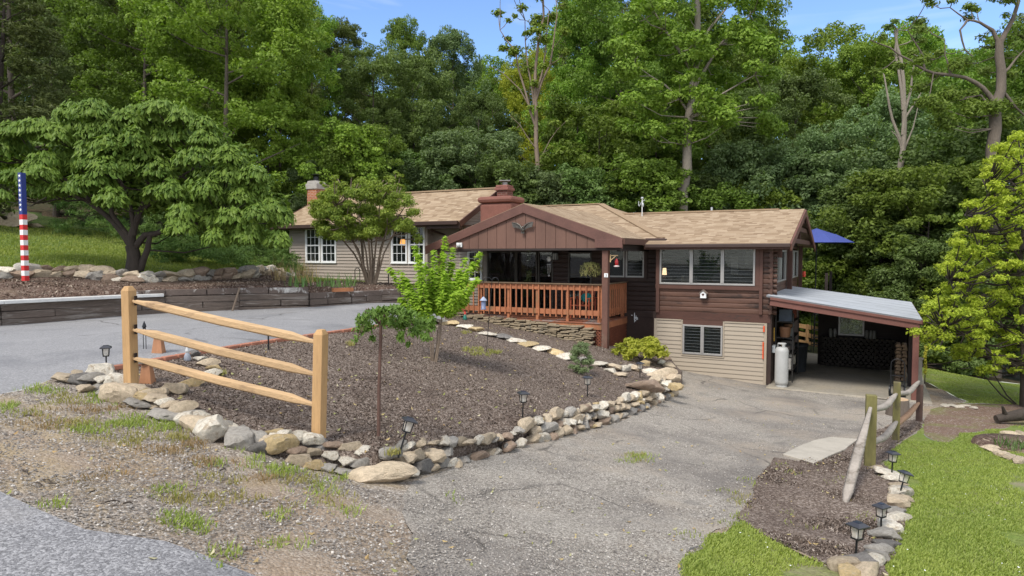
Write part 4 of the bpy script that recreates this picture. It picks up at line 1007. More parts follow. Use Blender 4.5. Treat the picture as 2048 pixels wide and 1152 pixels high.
P_('oakB', 'broadleaf_tree', '', 'tree', 2, 20, 4.0, 6.5, 75, 1.15, 56000, .17, LF['mid'], tr=.2, limbs=24, group=G, lean=(.03, 0))
P_('oakC', 'broadleaf_tree', '', 'tree', 3, 17, 4.8, 3.0, 90, 1.2, 64000, .175, LF['mid'], tr=.22, limbs=24, group=G)
P_('mapleA', 'understory_tree', '', 'tree', 4, 9, 3.4, 1.0, 70, .85, 42000, .15, LF['blue'], BARKD, tr=.1, limbs=22, group=G)
P_('mapleB', 'understory_tree', '', 'tree', 5, 7, 3.0, .4, 60, .8, 36000, .145, LF['mid'], BARKD, tr=.08, limbs=20, group=G, shape='dome')
P_('cedar', 'cedar_tree', '', 'tree', 6, 15, 3.3, .6, 110, .8, 32000, .2, LF['cedar'], BARKD, tr=.2, limbs=30, group=G, shape='cone', asp=.3, jn=.8) if False else P_('cedar', 'cedar_tree', '', 'tree', 6, 15, 3.3, .6, 110, .8, 32000, .2, LF['cedar'], BARKD, tr=.2, limbs=30, group=G, shape='cone', asp=.3)
HTS = {'oakA': 20, 'oakB': 20, 'oakC': 17, 'mapleA': 9, 'mapleB': 7, 'cedar': 15}
def place(key, px, d, top, leaf, label, wscale=1, rz=None, base=None):
    """tree in column px, distance d, its top at image row top"""
    root, used = proto[key]; p = at(px, 576, d); z = gz(p.x, p.y) if d < 46 else (h1(U, p.x, p.y) if p.x < -8 else h1(T, p.x, p.y))
    zt = at(px, top, d).z; s = (zt - z) / HTS[key]
    p = Vector((p.x, p.y, z - .1))
    if used[0]: o = dup(root, p)
    else: o = root; used[0] = True; o.location = p; o['_o'] = tuple(p)
    o.rotation_euler = (0, 0, rz if rz is not None else rg.uniform(0, 6.28)); ws = wscale * (s if s > .75 else s * 1.05); o.scale = (ws, ws, s)
    o['label'] = label; o['group'] = G
    for c in o.children:
        if c.name.startswith('crown'): setmat(c, LF[leaf])
    return o
TALL = 'tall green broadleaf tree standing in the wood'
forest = [ # key, px, depth, top row, leaf, width
 ('oakA', 40, 40, -330, 'olive', 1), ('cedar', 20, 27, -160, 'cedar', 1.25), ('cedar', 118, 31, 20, 'cedar', .9), ('cedar', -90, 25, -100, 'cedar', 1.1), ('oakB', 180, 44, -180, 'olive', .9),
 ('oakC', 300, 36, -120, 'mid', 1), ('oakC', 460, 32, -150, 'bright', 1.0), ('mapleA', 540, 36, 165, 'bright', .8), ('oakB', 560, 38, -60, 'bright', .8), ('oakA', 380, 48, -200, 'olive', 1),
 ('oakA', 250, 54, -200, 'mid', 1), ('oakB', 630, 42, 28, 'bright', .6), ('oakA', 745, 44, 92, 'olive', .95), ('oakB', 690, 50, 55, 'olive', .75), ('oakC', 830, 46, 110, 'olive', .8), ('oakB', 810, 56, 50, 'mid', .6),
 ('oakB', 905, 50, 75, 'blue', .7), ('oakC', 960, 44, 190, 'dark', .8), ('oakA', 990, 56, 120, 'bright', .75), ('mapleA', 720, 34, 250, 'mid', 1), ('mapleA', 850, 37, 300, 'dark', 1.1), ('mapleB', 700, 33, 262, 'bright', 1.0),
 ('mapleA', 950, 36, 262, 'blue', 1.05), ('mapleB', 1010, 35, 330, 'dark', 1.1), ('mapleB', 1100, 35, 350, 'blue', 1), ('oakA', 1060, 52, 105, 'yellow', .6), ('oakB', 1150, 46, 20, 'bright', .7), ('oakA', 1240, 44, -70, 'mid', .9),
 ('oakB', 1195, 54, -30, 'olive', .7), ('mapleA', 1200, 38, 210, 'mid', 1), ('mapleB', 1170, 35, 345, 'dark', 1.1), ('oakC', 1310, 40, 130, 'mid', .8), ('oakB', 1330, 58, -60, 'olive', .8), ('mapleB', 1290, 34, 330, 'mid', 1.2),
 ('oakA', 1450, 46, -40, 'mid', .8), ('oakB', 1500, 40, 190, 'dark', .9), ('mapleA', 1470, 37, 290, 'blue', 1), ('mapleB', 1420, 34, 385, 'mid', 1), ('mapleB', 1530, 35, 375, 'bright', .9), ('oakC', 1580, 42, 160, 'dark', .9),
 ('oakA', 1650, 52, 62, 'bright', .9), ('oakB', 1730, 46, 95, 'bright', .9), ('oakC', 1610, 36, 270, 'blue', .9), ('mapleA', 1700, 35, 300, 'blue', 1.1), ('oakB', 1800, 50, 70, 'bright', .8), ('oakA', 1860, 40, 150, 'mid', .9),
 ('oakC', 1760, 36, 200, 'blue', .9), ('mapleA', 1780, 30, 360, 'dark', 1.15), ('mapleB', 1760, 30, 400, 'mid', 1.25), ('mapleB', 1660, 34, 430, 'mid', 1.0), ('oakA', 1960, 38, 110, 'mid', 1), ('oakB', 2040, 42, 60, 'olive', 1),
 ('mapleA', 1850, 28, 330, 'mid', 1.1), ('mapleA', 1930, 31, 260, 'dark', 1.1), ('mapleB', 1840, 26, 480, 'dark', 1), ('mapleA', 2030, 29, 280, 'mid', 1.1), ('oakC', 2100, 34, 40, 'mid', 1), ('mapleB', 1990, 27, 500, 'dark', 1),
 ('oakC', 80, 52, -150, 'dark', 1), ('mapleA', 230, 33, 330, 'dark', 1), ('mapleA', 330, 31, 300, 'mid', 1), ('mapleB', 420, 29.5, 380, 'dark', 1.1), ('mapleA', 640, 33, 330, 'blue', 1), ('mapleB', 560, 33, 400, 'dark', 1.1), ('mapleB', 1370, 37, 360, 'dark', 1.2), ('mapleB', 1600, 35, 440, 'dark', 1), ('mapleB', 930, 40, 340, 'dark', 1.3), ('mapleB', 760, 38, 330, 'dark', 1.3)]
LEAFW = {'olive': 'olive-leaved', 'cedar': 'dark feathery', 'mid': 'full green', 'bright': 'bright light green', 'dark': 'deep dark green', 'blue': 'bluish green', 'yellow': 'yellowish green'}
def region_word(px):
    return ('behind the spreading dogwood' if px < 620 else 'behind the taupe house wing' if px < 940 else 'behind the brown porch gable' if px < 1240 else 'behind the brown log wing' if px < 1600 else 'beyond the open carport')
for k, px, d, top, lf, w in forest:
    kind = 'tree of the tall canopy' if k.startswith('oak') else 'conifer' if k == 'cedar' else 'low understory tree'
    o = place(k, px, d, top, lf, f'{LEAFW[lf]} {kind} {region_word(px)}', w)
    o['group'] = f'{LEAFW[lf]} {kind}s {region_word(px)}'
# second rows, filling the wood's depth
for i in range(26):
    px = -150 + i * 92 + rg.uniform(-25, 25); d = rg.uniform(60, 76)
    top = -150 if px < 560 else 118 + rg.uniform(-15, 45) if px < 1060 else 60 if px < 1520 else 130 + rg.uniform(-15, 30)
    place(rg.choice(['oakA', 'oakB', 'oakC']), px, d, top, rg.choice(['mid', 'olive', 'bright']), 'distant tree closing the background of the wood', 1)['group'] = 'distant trees of the wood'
# ---- far wood: a mass that closes the gaps between the trunks
rngw = np.random.default_rng(9)
nb_ = []
for i in range(240):
    x = rngw.uniform(-75, 75); y = rngw.uniform(80, 92); zb = h1(U, x, y) if x < -8 else h1(T, x, y); nb_.append(((x, y, zb + rngw.uniform(0, 1) * (8 if x > 40 or x < -30 else 11)), (4.2, 3.5, 3.0)))
V, Fq = blobleaves(nb_, 60000, .75, rngw, .7)
struct(npmesh('far_wood', V, Fq, LF['mid']), 'stuff')['label'] = 'far dense wood seen between the nearer trunks'
nb_ = []
for i in range(260):
    x = rngw.uniform(-26, 30); y = rngw.uniform(38, 56); 
    if x < -14: y += 4
    zb = h1(U, x, y) if x < -8 else h1(T, x, y); nb_.append(((x, y, zb + rngw.uniform(0, 1.6)), (1.5, 1.3, 1.1)))
V, Fq = blobleaves(nb_, 50000, .26, rngw, .7)
struct(npmesh('undergrowth', V, Fq, LF['mid']), 'stuff')['label'] = 'leafy undergrowth on the woodland floor'

# ---- trees that stand out -------------------------------------------------
def skel(path, rad, mb, n=8): mb.tube(path, rad, n, cap=False)
def pxp(l, d): return [at(a, b_, d + (c if c else 0)) for a, b_, *r_ in l for c in [r_[0] if r_ else 0]]
def standout(name, label, d, paths, clumps, count, ls, leaf, bark, seed, cat='tree', asp=.6, upb=.35, droop=0, shell=.6, twigs=True, parts=('crown', 'trunk'), dome=False, filler=None):
    """tree drawn from its own limb lines: paths = [(points (px,py,depth offset), r0, r1)], clumps = [(px,py,rpx,rpy,depth offset)]"""
    base = at(paths[0][0][0][0], paths[0][0][0][1], d); base.z = gz(base.x, base.y)
    root = thing(name, label, cat, base); mb = MB(); rng = np.random.default_rng(seed); ends = []
    for pts_, r0, r1 in paths:
        P = pxp(pts_, d)
        if pts_ is paths[0][0]: P[0] = base + Vector((0, 0, -.1))
        Q = [P[0]]
        for a, b_ in zip(P, P[1:]):
            for j in (1, 2): Q.append(a.lerp(b_, j / 2) + (Vector(rng.normal(size=3)) * (b_ - a).length * .03 if j == 1 else Vector()))
        skel(Q, [r0 + (r1 - r0) * (i / (len(Q) - 1)) ** .8 for i in range(len(Q))], mb); ends.append(Q)
    bl = []
    for c in clumps:
        p = at(c[0], c[1], d + (c[4] if len(c) > 4 else 0)); k = p.y / F; bl.append((tuple(p), (c[2] * k, c[2] * k * .9, c[3] * k)))
        if twigs:
            best = min((q for Q in ends for q in Q), key=lambda q: (q - p).length + max(0, q.z - p.z) * 1.0)
            m1 = best.lerp(p, .5) + Vector((0, 0, -.08 * (p - best).length)); mb.tube([best, m1, p], [max(.014, .035 * (p - best).length * .4), .02, .01], 5, cap=False)
    mb.build(parts[1], bark, root)
    if count:
        V, Fq = blobleaves(bl, count, ls, rng, asp, upb, shell, droop, .55, dome); 
        if filler:
            fb_ = []
            for c in filler[0]: p = at(c[0], c[1], d + c[4]); k = p.y / F; fb_.append((tuple(p), (c[2] * k, c[4] * .35 + c[2] * k * .5, c[3] * k)))
            V2, F2 = blobleaves(fb_, filler[1], ls, rng, asp, .3, .2, 0, .7); F2 = F2 + len(V); V = np.concatenate([V, V2]); Fq = np.concatenate([Fq, F2])
        npmesh(parts[0], V, Fq, leaf, root)
    return root
rt_ = random.Random(11)
def scatter_clumps(n, x0, x1, y0, y1, r0, r1, dz=2, cond=None):
    out = []
    while len(out) < n:
        x, y = rt_.uniform(x0, x1), rt_.uniform(y0, y1)
        if cond and not cond(x, y): continue
        r_ = rt_.uniform(r0, r1); out.append((x, y, r_, r_ * .6, rt_.uniform(-dz, dz)))
    return out
# tall tree behind the log wing
standout('tulip_tree', 'very tall tree with straight grey trunk rising behind the brown log wing', 33,
  [([(1362, 470), (1366, 380), (1374, 290), (1385, 180), (1395, 60), (1405, -60)], .3, .12), ([(1385, 180), (1440, 90), (1500, 30)], .1, .03), ([(1388, 150), (1330, 60), (1290, -10)], .1, .03), ([(1380, 230), (1330, 170), (1270, 130)], .07, .02), ([(1378, 240), (1440, 190), (1510, 150)], .07, .02), ([(1392, 100), (1450, 20), (1480, -50)], .08, .02)],
  scatter_clumps(120, 1235, 1545, -60, 260, 15, 32, 2.4) + [(1350, 285, 28, 14), (1390, 275, 30, 14), (1365, 255, 34, 16), (1330, 262, 24, 12), (1410, 250, 20, 12)], 46000, .17, LF['bright'], BARKP, 21)
standout('bare_limbed_tree', 'thin sparsely leaved tree with many upright bare limbs behind the porch gable', 36,
  [([(1078, 470), (1076, 330), (1072, 240), (1070, 190), (1076, 90), (1085, -20)], .16, .05), ([(1074, 260), (1050, 180), (1030, 100), (1000, 60)], .08, .02), ([(1072, 200), (1100, 130), (1110, 60), (1112, 0)], .07, .02), ([(1072, 190), (1090, 110), (1098, 20)], .06, .02), ([(1068, 210), (1055, 130), (1050, 40)], .06, .02), ([(1060, 215), (1010, 150), (975, 130)], .04, .012), ([(1074, 330), (1100, 280), (1135, 240)], .03, .01), ([(1074, 300), (1040, 250), (1020, 230)], .03, .01)],
  scatter_clumps(34, 995, 1130, -20, 110, 8, 16, 1.5) + scatter_clumps(14, 1020, 1130, 110, 330, 8, 14, 1), 5200, .17, LF['bright'], M('bark_tan', (.2, .15, .11), .9, .3, 2, bs=18), 22, shell=.2)
standout('dead_tree', 'dead pale tree with several bare upright stems at the wood edge', 31,
  [([(1802, 560), (1803, 400), (1806, 300), (1808, 200), (1802, 120), (1790, 60)], .19, .05), ([(1804, 290), (1785, 240), (1775, 190), (1768, 150)], .08, .03), ([(1805, 270), (1822, 180), (1828, 130)], .08, .03), ([(1808, 240), (1830, 205), (1842, 185)], .06, .02), ([(1806, 220), (1797, 140), (1795, 60), (1786, 50)], .07, .03), ([(1803, 300), (1795, 275), (1783, 262)], .05, .02), ([(1808, 300), (1838, 205)], .05, .015), ([(1768, 150), (1766, 146)], .03, .01)],
  scatter_clumps(6, 1760, 1840, 20, 80, 8, 13, .8), 500, .15, LF['dark'], BARKP, 23, shell=.2)
standout('spreading_oak', 'large grey-trunked oak with crooked spreading limbs at the right of the wood', 27,
  [([(1992, 560), (1988, 400), (1984, 300), (1990, 220), (2002, 180), (1998, 110), (1998, 80)], .3, .13), ([(1998, 90), (2025, 40), (2040, -20)], .12, .05), ([(1998, 85), (1985, 60), (1960, 45), (1935, 40), (1900, 15)], .09, .02), ([(1988, 205), (1965, 175), (1930, 155), (1880, 148), (1850, 140), (1820, 120), (1780, 95), (1740, 80)], .1, .02), ([(1850, 140), (1845, 110), (1830, 85), (1815, 60)], .05, .015), ([(2002, 180), (2020, 200), (2048, 230)], .08, .03), ([(1990, 230), (1975, 205), (1962, 190)], .09, .03), ([(2004, 150), (2030, 120), (2048, 100)], .06, .02), ([(1935, 40), (1920, 60), (1930, 100), (1945, 112)], .05, .02), ([(1900, 148), (1890, 110), (1890, 80)], .04, .012)],
  scatter_clumps(22, 1830, 2048, 105, 260, 16, 30, 1.6) + scatter_clumps(8, 1740, 1900, 60, 150, 9, 17, 1) + scatter_clumps(12, 1840, 2048, -25, 60, 10, 18, 1.2), 9500, .16, LF['mid'], BARK, 24, shell=.3, asp=.4)
# yellow-green young tree at the right edge, leafy to the ground
def env(x, y):
    h = (y - 262) / (748 - 262)
    if h < 0 or h > 1: return False
    w = 16 + 195 * min(1, h * 1.25) ** .85 if h < .86 else 211 - 900 * (h - .86)
    return abs(x - (2036 + 5 * h)) < w
standout('young_tree', 'bright yellow-green leafy young tree at the lawn edge right of the carport', 17,
  [([(2046, 812), (2046, 640), (2044, 500), (2040, 380), (2036, 275)], .08, .015), ([(2046, 690), (1960, 620), (1900, 560)], .04, .01), ([(2045, 600), (1960, 500), (1930, 430)], .035, .01), ([(2045, 650), (2070, 560), (2110, 500)], .04, .01), ([(2043, 520), (1985, 430), (1970, 370)], .03, .01), ([(2043, 500), (2050, 420), (2070, 360)], .03, .01), ([(2046, 740), (1960, 690), (1890, 650)], .035, .01)],
  scatter_clumps(620, 1820, 2290, 262, 760, 7, 19, 1.6, env), 90000, .075, LF['yellow'], BARKD, 25, asp=.5, upb=.3, shell=.1)
# kousa dogwood: broad weeping mounds
kd = 17.6
km = [(60, 262, 62, 26), (20, 300, 50, 30), (130, 270, 55, 26), (170, 228, 58, 30), (205, 262, 50, 30), (110, 322, 55, 26), (170, 330, 48, 32), (60, 350, 60, 20), (255, 240, 40, 24), (300, 222, 52, 20), (350, 238, 50, 22), (285, 280, 48, 32), (345, 275, 48, 26),
 (405, 248, 28, 18), (412, 280, 38, 24), (385, 320, 44, 26), (455, 315, 36, 26), (440, 355, 52, 28), (505, 352, 36, 24), (400, 385, 45, 28), (470, 395, 50, 28), (520, 380, 22, 30), (380, 425, 48, 26), (450, 440, 55, 26), (530, 425, 45, 24), (560, 440, 30, 26), (495, 470, 40, 32), (430, 478, 30, 22), (555, 480, 32, 20), (360, 455, 34, 24),
 (230, 340, 55, 32), (300, 345, 55, 30), (225, 400, 38, 26), (330, 385, 45, 26), (120, 380, 60, 18), (270, 310, 50, 30), (330, 205, 18, 8), (200, 300, 55, 30), (0, 390, 30, 14), (-40, 300, 60, 40), (180, 365, 50, 22)]
kc = []
for x, y, a, b_ in [k_ for x, y, a, b_ in km for k_ in ([(x, y + 6, a * .8, b_ * 1.15)] if a < 42 else [(x - a * .35, y + 8, a * .55, b_ * 1.0), (x + a * .3, y + 4, a * .6, b_ * 1.05)])]:
    kc.append((x, y, a, b_, rt_.uniform(-1.2, -.2) - (y - 205) / 300)); kc.append((x + rt_.uniform(-25, 25), y + 6, a * .8, b_ * .8, rt_.uniform(.8, 2.4)))
kl = leafmat('leaf_dogwood', (.07, .13, .02), (.12, .19, .028), (.21, .28, .045), .3)
standout('dogwood_tree', 'broad domed dogwood with drooping layered foliage behind the low stone row', kd,
  [([(272, 553), (268, 520), (262, 490)], .21, .15), ([(262, 490), (240, 460), (205, 425), (170, 400), (120, 380)], .11, .03), ([(262, 490), (270, 450), (285, 410), (300, 350)], .12, .04), ([(266, 500), (290, 470), (325, 462), (380, 440), (440, 420)], .1, .03), ([(262, 480), (225, 430), (215, 380), (180, 300)], .08, .03), ([(268, 470), (262, 420), (240, 360), (240, 300)], .08, .03), ([(285, 420), (330, 380), (400, 330)], .06, .02), ([(205, 425), (120, 350), (60, 300)], .06, .02), ([(285, 410), (350, 330), (380, 290)], .05, .02), ([(280, 540), (295, 500), (300, 470)], .1, .06)],
  kc, 52000, .15, kl, BARKD, 26, asp=.5, upb=.5, shell=.88, dome=True, filler=([(80, 310, 100, 42, 1.2), (210, 300, 130, 60, 1.2), (320, 300, 110, 70, 1.2), (430, 340, 90, 60, 1.0), (480, 420, 90, 60, .8), (420, 440, 60, 36, .6), (250, 370, 90, 40, 1.3), (120, 370, 80, 28, 1.2), (0, 320, 90, 50, 1.2), (150, 345, 110, 34, .6), (300, 400, 100, 34, .5), (380, 280, 80, 40, 1)], 46000))
# multi-stemmed small tree in front of the taupe wing
def fan(cx_, by, d_, ends, r0, kx=.25):
    return [([(cx_ + o, by), (cx_ + o + (e[0] - cx_) * kx, by - (by - e[1]) * .45, rt_.uniform(-.2, .2)), (e[0], e[1], rt_.uniform(-.7, .7))], r0 * rt_.uniform(.7, 1), r0 * .25) for o, e in ends]
ml = leafmat('leaf_crape', (.12, .18, .03), (.20, .26, .04), (.34, .37, .06), .4)
md = 20.5
pth = fan(742, 571, md, [(-6, (650, 430)), (-5, (672, 410)), (-4, (700, 395)), (-2, (715, 420)), (0, (730, 400)), (4, (760, 400)), (6, (785, 410)), (8, (800, 430)), (6, (775, 450)), (-5, (690, 450)), (0, (745, 380)), (-3, (690, 380))], .055, .3)
standout('multi_stemmed_tree', 'small vase-shaped tree with many bare stems in front of the taupe wing windows', md, pth,
  scatter_clumps(150, 628, 828, 352, 475, 10, 20, 1.3, lambda x, y: ((x - 725) / 105) ** 2 + ((y - 425) / 62) ** 2 < 1) + scatter_clumps(40, 640, 810, 345, 400, 4, 9, 1) + [(835, 478, 12, 12), (825, 462, 12, 8)], 64000, .068, ml, M('bark_smooth', (.19, .14, .10), .8, .3, 3, bs=20), 27, asp=.55, shell=.3)
# ------------------------------------------------------------------ ranks for look-alikes
ORD = ['first', 'second', 'third', 'fourth', 'fifth', 'sixth', 'seventh', 'eighth', 'ninth', 'tenth', 'eleventh', 'twelfth', 'thirteenth', 'fourteenth', 'fifteenth', 'sixteenth', 'seventeenth', 'eighteenth', 'nineteenth', 'twentieth', 'twenty-first', 'twenty-second', 'twenty-third', 'twenty-fourth', 'twenty-fifth', 'twenty-sixth']
def rank_labels(objs):
    d = {}
    for o in objs: d.setdefault(o['label'], []).append(o)
    for l, g in d.items():
        if len(g) < 2: continue
        g.sort(key=lambda o: proj(o['_o'] if '_o' in o else o.location)[0])
        for i, o in enumerate(g):
            o['label'] = l + (', leftmost of these' if i == 0 else ', rightmost of these' if i == len(g) - 1 else f', {ORD[min(i, 25)]} from the left')
rank_labels([o for o in bpy.data.objects if o.parent is None and o.get('group', '').endswith(('gable', 'wing', 'carport', 'dogwood')) and 'tree' in o.name or (o.parent is None and o.get('group', '') .startswith('distant trees'))])

# ------------------------------------------------------------------ stones
def rockmesh(name, seed, flat=.6, cuts=9, ragged=.12):
    rn = random.Random(seed); bm = bmesh.new(); bmesh.ops.create_icosphere(bm, subdivisions=3, radius=1)
    for v in bm.verts:
        p = v.co.copy(); n_ = noise.noise(p * 1.3 + Vector((seed * 3.1, 0, 0))); v.co = p * (1 + .25 * n_)
    for k in range(cuts):
        d = Vector([rn.gauss(0, 1) for _ in range(3)]).normalized(); c = rn.uniform(.5, .8)
        for v in bm.verts:
            s = v.co.dot(d)
            if s > c: v.co -= d * (s - c) * .92
    for v in bm.verts:
        p = v.co; v.co = p * (1 + 1.3 * ragged * noise.noise(p * 3.5 + Vector((seed, 1, 2))) + ragged * .9 * noise.noise(p * 9)); v.co.z *= flat
    zmin = min(v.co.z for v in bm.verts)
    for v in bm.verts: v.co.z -= zmin * .85
    me = bpy.data.meshes.new(name); bm.to_mesh(me); bm.free(); me.polygons.foreach_set('use_smooth', [True] * len(me.polygons))
    try: me.set_sharp_from_angle(angle=R(38))
    except Exception: pass
    me.materials.append(M('stone_tan', (.42, .31, .20), .9)); return me
def stonemat(name, c, stain, st=.56, sc=5):
    return M(name, c, .95, .4, sc, bs=26, bstr=1.0, stain=(stain, 4, st), objvar=.18, bd=.02, spec=.25)
STM = {'tan': stonemat('stone_tan', (.52, .42, .30), (.36, .28, .19)), 'yellow': stonemat('stone_yellow', (.52, .39, .21), (.55, .48, .38)), 'grey': stonemat('stone_grey', (.36, .33, .29), (.52, .48, .42)),
  'white': stonemat('stone_white', (.66, .60, .50), (.42, .33, .23), .52), 'brown': stonemat('stone_brown', (.31, .225, .165), (.45, .36, .28)), 'slate': stonemat('stone_slate', (.20, .185, .17), (.34, .31, .27))}
for m_ in STM.values(): pass
ROCKS = [rockmesh('stone', i, .62 if i % 2 else .5, 6 + i % 4, .07 + .02 * (i % 3)) for i in range(10)]
FLATS = [rockmesh('flat_stone', 40 + i, .22, 9, .05) for i in range(5)]
def stone(p, sx, sy, sz, col, label, group, rz=None, tilt=0, flat=False, sink=.25, name='stone'):
    o = bpy.data.objects.new(name, rg.choice(FLATS if flat else ROCKS)); COL.objects.link(o)
    o.location = (p[0], p[1], p[2] - sz * sink * (.3 if flat else .5)); o['_o'] = tuple(o.location)
    o.rotation_euler = (rg.uniform(-.12, .12) + tilt, rg.uniform(-.12, .12), rg.uniform(0, 6.28) if rz is None else rz)
    base = .22 if flat else .6
    o.scale = (sx / 1.7, sy / 1.7, sz / (1.6 * base)); setmat(o, STM[col]); tag(o, label, 'stone', group); return o
def cname(c): return {'tan': 'tan', 'yellow': 'ochre yellow', 'grey': 'grey', 'white': 'whitish', 'brown': 'brown', 'slate': 'dark slate grey'}[c]
def along(pl, step):
    """points every step metres on a polyline, with the direction"""
    out = []; acc = 0; s = step() if callable(step) else step
    for a, b_ in zip(pl, pl[1:]):
        a = Vector(a[:2]); b_ = Vector(b_[:2]); L = (b_ - a).length; d = (b_ - a).normalized(); t = -acc
        while t + s < L:
            t += s; out.append((a + d * t, math.atan2(d.y, d.x), s)); s = step() if callable(step) else step
        acc = L - t
    return out
CC = ['tan', 'tan', 'yellow', 'white', 'white', 'tan', 'brown', 'grey', 'white', 'tan', 'grey']
feat = [] # drawn one by one from the photograph (px, py, width m, depth m, height m, colour, label)
FE = [(137, 764, .30, .22, .15, 'tan', 'rounded tan stone at the left end of the stone border'), (163, 770, .24, .2, .13, 'slate', 'tilted slate slab leaning in the left end of the border'), (203, 760, .30, .22, .2, 'white', 'jagged white rock beside the leftmost solar light'),
 (172, 784, .2, .16, .1, 'tan', 'low tan stone in front of the tilted slate slab'), (198, 782, .18, .16, .1, 'grey', 'small grey stone right of the tilted slate slab'), (240, 803, .40, .24, .2, 'tan', 'large wedge-shaped tan boulder left of the tall fence post'),
 (275, 815, .26, .2, .13, 'grey', 'grey stone at the foot of the tall fence post'), (316, 818, .30, .2, .1, 'tan', 'long flat tan stone right of the tall fence post'), (335, 838, .34, .24, .14, 'grey', 'broad grey stone with a mossy front below the lowest rail'),
 (395, 862, .32, .22, .2, 'tan', 'pinkish tan boulder leaning against the big grey boulder'), (424, 882, .34, .26, .23, 'white', 'big pale grey sloping boulder under the middle of the fence'), (482, 896, .36, .28, .22, 'grey', 'big blocky grey boulder under the middle of the fence'), (530, 910, .28, .22, .18, 'slate', 'dark round boulder left of the shorter fence post'),
 (572, 905, .26, .2, .16, 'white', 'whitish boulder just left of the shorter fence post'), (596, 897, .28, .2, .15, 'yellow', 'honey coloured stone against the shorter fence post'), (640, 918, .34, .22, .18, 'slate', 'dark grey boulder under the shorter fence post'),
 (763, 964, .58, .28, .22, 'tan', 'long brownish boulder lying at the corner of the border'), (718, 944, .2, .18, .15, 'tan', 'egg-shaped tan stone resting beside the long brown boulder'), (892, 905, .36, .2, .15, 'brown', 'flat brown stone tilted on top of the border past its corner'),
 (1293, 772, .75, .45, .28, 'brown', 'large reddish brown flat rock near the far end of the border'), (1325, 745, .6, .4, .25, 'tan', 'broad smooth tan rock at the far end of the border')]
for px, py, a, b_, c, col, lb in FE:
    p = hit(px, py, T) if not (1280 < px) else hit(px, py + 10, B)
    o = stone(p, a, b_, c, col, lb, None, rz=rg.uniform(-.3, .3), sink=.1)
    feat.append(p)
def clear(p, r): return all((Vector(q[:2]) - Vector(p[:2])).length > r for q in feat)
G1 = 'stones of the border below the split rail fence'; G2 = 'stones of the dry border along the gravel driveway'
nrock = 0
for q, ang, s in along([tuple(p) for p in BORD], lambda: rg.uniform(.13, .2)):
    nx, ny = -math.sin(ang), math.cos(ang)
    for tier in (0, 1, 2):
        if tier == 2 and q.x < -2.4: continue
        off = .02 + tier * .11 + rg.uniform(-.02, .02); x, y = q.x + nx * off, q.y + ny * off
        if tier == 0 and not clear((x, y), .2): continue
        col = rg.choice(CC); w = s * rg.uniform(1.15, 1.6)
        z = h1(T, x, y) + tier * .085
        stone((x, y, z), w, w * rg.uniform(.7, .95), w * rg.uniform(.38, .58), col, f'{cname(col)} stone of the low border between verge and mulch', f'{cname(col)} ' + G1, rz=ang + rg.uniform(-.4, .4)); nrock += 1
for q, ang, s in along([tuple(p) for p in [BORD[-1]] + BORD2], lambda: rg.uniform(.135, .215)):
    nx, ny = -math.sin(ang), math.cos(ang); far_ = max(0, min(1, (q.y - 6.3) / 9.7)); bz = h1(T, q.x, q.y); top = h1(B, q.x + nx * .2, q.y + ny * .2)
    for tier in range(2 if top - bz < .3 else 3):
        n3 = 1 if top - bz < .3 else 2
        off = .0 + tier * .07 + rg.uniform(-.03, .03); sh = rg.uniform(-.08, .08); x, y = q.x + nx * off + math.cos(ang) * sh, q.y + ny * off + math.sin(ang) * sh
        if tier == 0 and not clear((x, y), .2): continue
        col = rg.choice(CC + (['slate', 'brown', 'grey'] if tier == 0 else ['tan', 'white', 'tan'])); w = s * rg.uniform(1.05, 1.6) * (1 + .15 * far_)
        z = bz + (top - .085 - bz) * tier / n3
        stone((x, y, z), w, w * rg.uniform(.6, .85), w * rg.uniform(.38, .52), col, f'{cname(col)} stone stacked in the border along the gravel driveway', f'{cname(col)} ' + G2, rz=ang + rg.uniform(-.35, .35)); nrock += 1
# far end of the border, curling up to the siding
for px, py, w in [(1345, 760, .4), (1338, 735, .35), (1332, 720, .3), (1318, 712, .25), (1300, 748, .4), (1270, 742, .3), (1290, 732, .3), (1250, 742, .3), (1262, 735, .22), (1352, 778, .35), (1310, 765, .35), (1322, 728, .3), (1336, 772, .3), (1240, 752, .3), (1222, 745, .3)]:
    col = rg.choice(CC); stone(hit(px, py, B), w, w * .8, w * .45, col, f'{cname(col)} rock around the yellow-green shrub', f'{cname(col)} rocks around the shrub by the beige siding', sink=.2)
# curved inner row
for px, py, w, col, lb in [(417, 730, .26, 'tan', 'flat tan stone in the curved inner row'), (429, 740, .2, 'yellow', 'rounded orange-tan stone in the curved inner row'), (424, 750, .22, 'white', 'white stone in the curved inner row'), (405, 765, .12, 'grey', 'small grey stone in the curved inner row'), (382, 772, .27, 'yellow', 'bright ochre stone in the curved inner row'),
   (351, 785, .28, 'tan', 'pale tan domed stone in the curved inner row'), (320, 790, .2, 'tan', 'small squarish tan stone in the curved inner row'), (291, 796, .28, 'tan', 'tan stone of the inner row nearest the tall post'), (401, 721, .18, 'white', 'flat white stone behind the little figurine'), (389, 712, .2, 'slate', 'dark flat stone behind the little figurine')]:
    stone(hit(px, py, B), w, w * .65, w * .42, col, lb, None, rz=0, sink=.2)
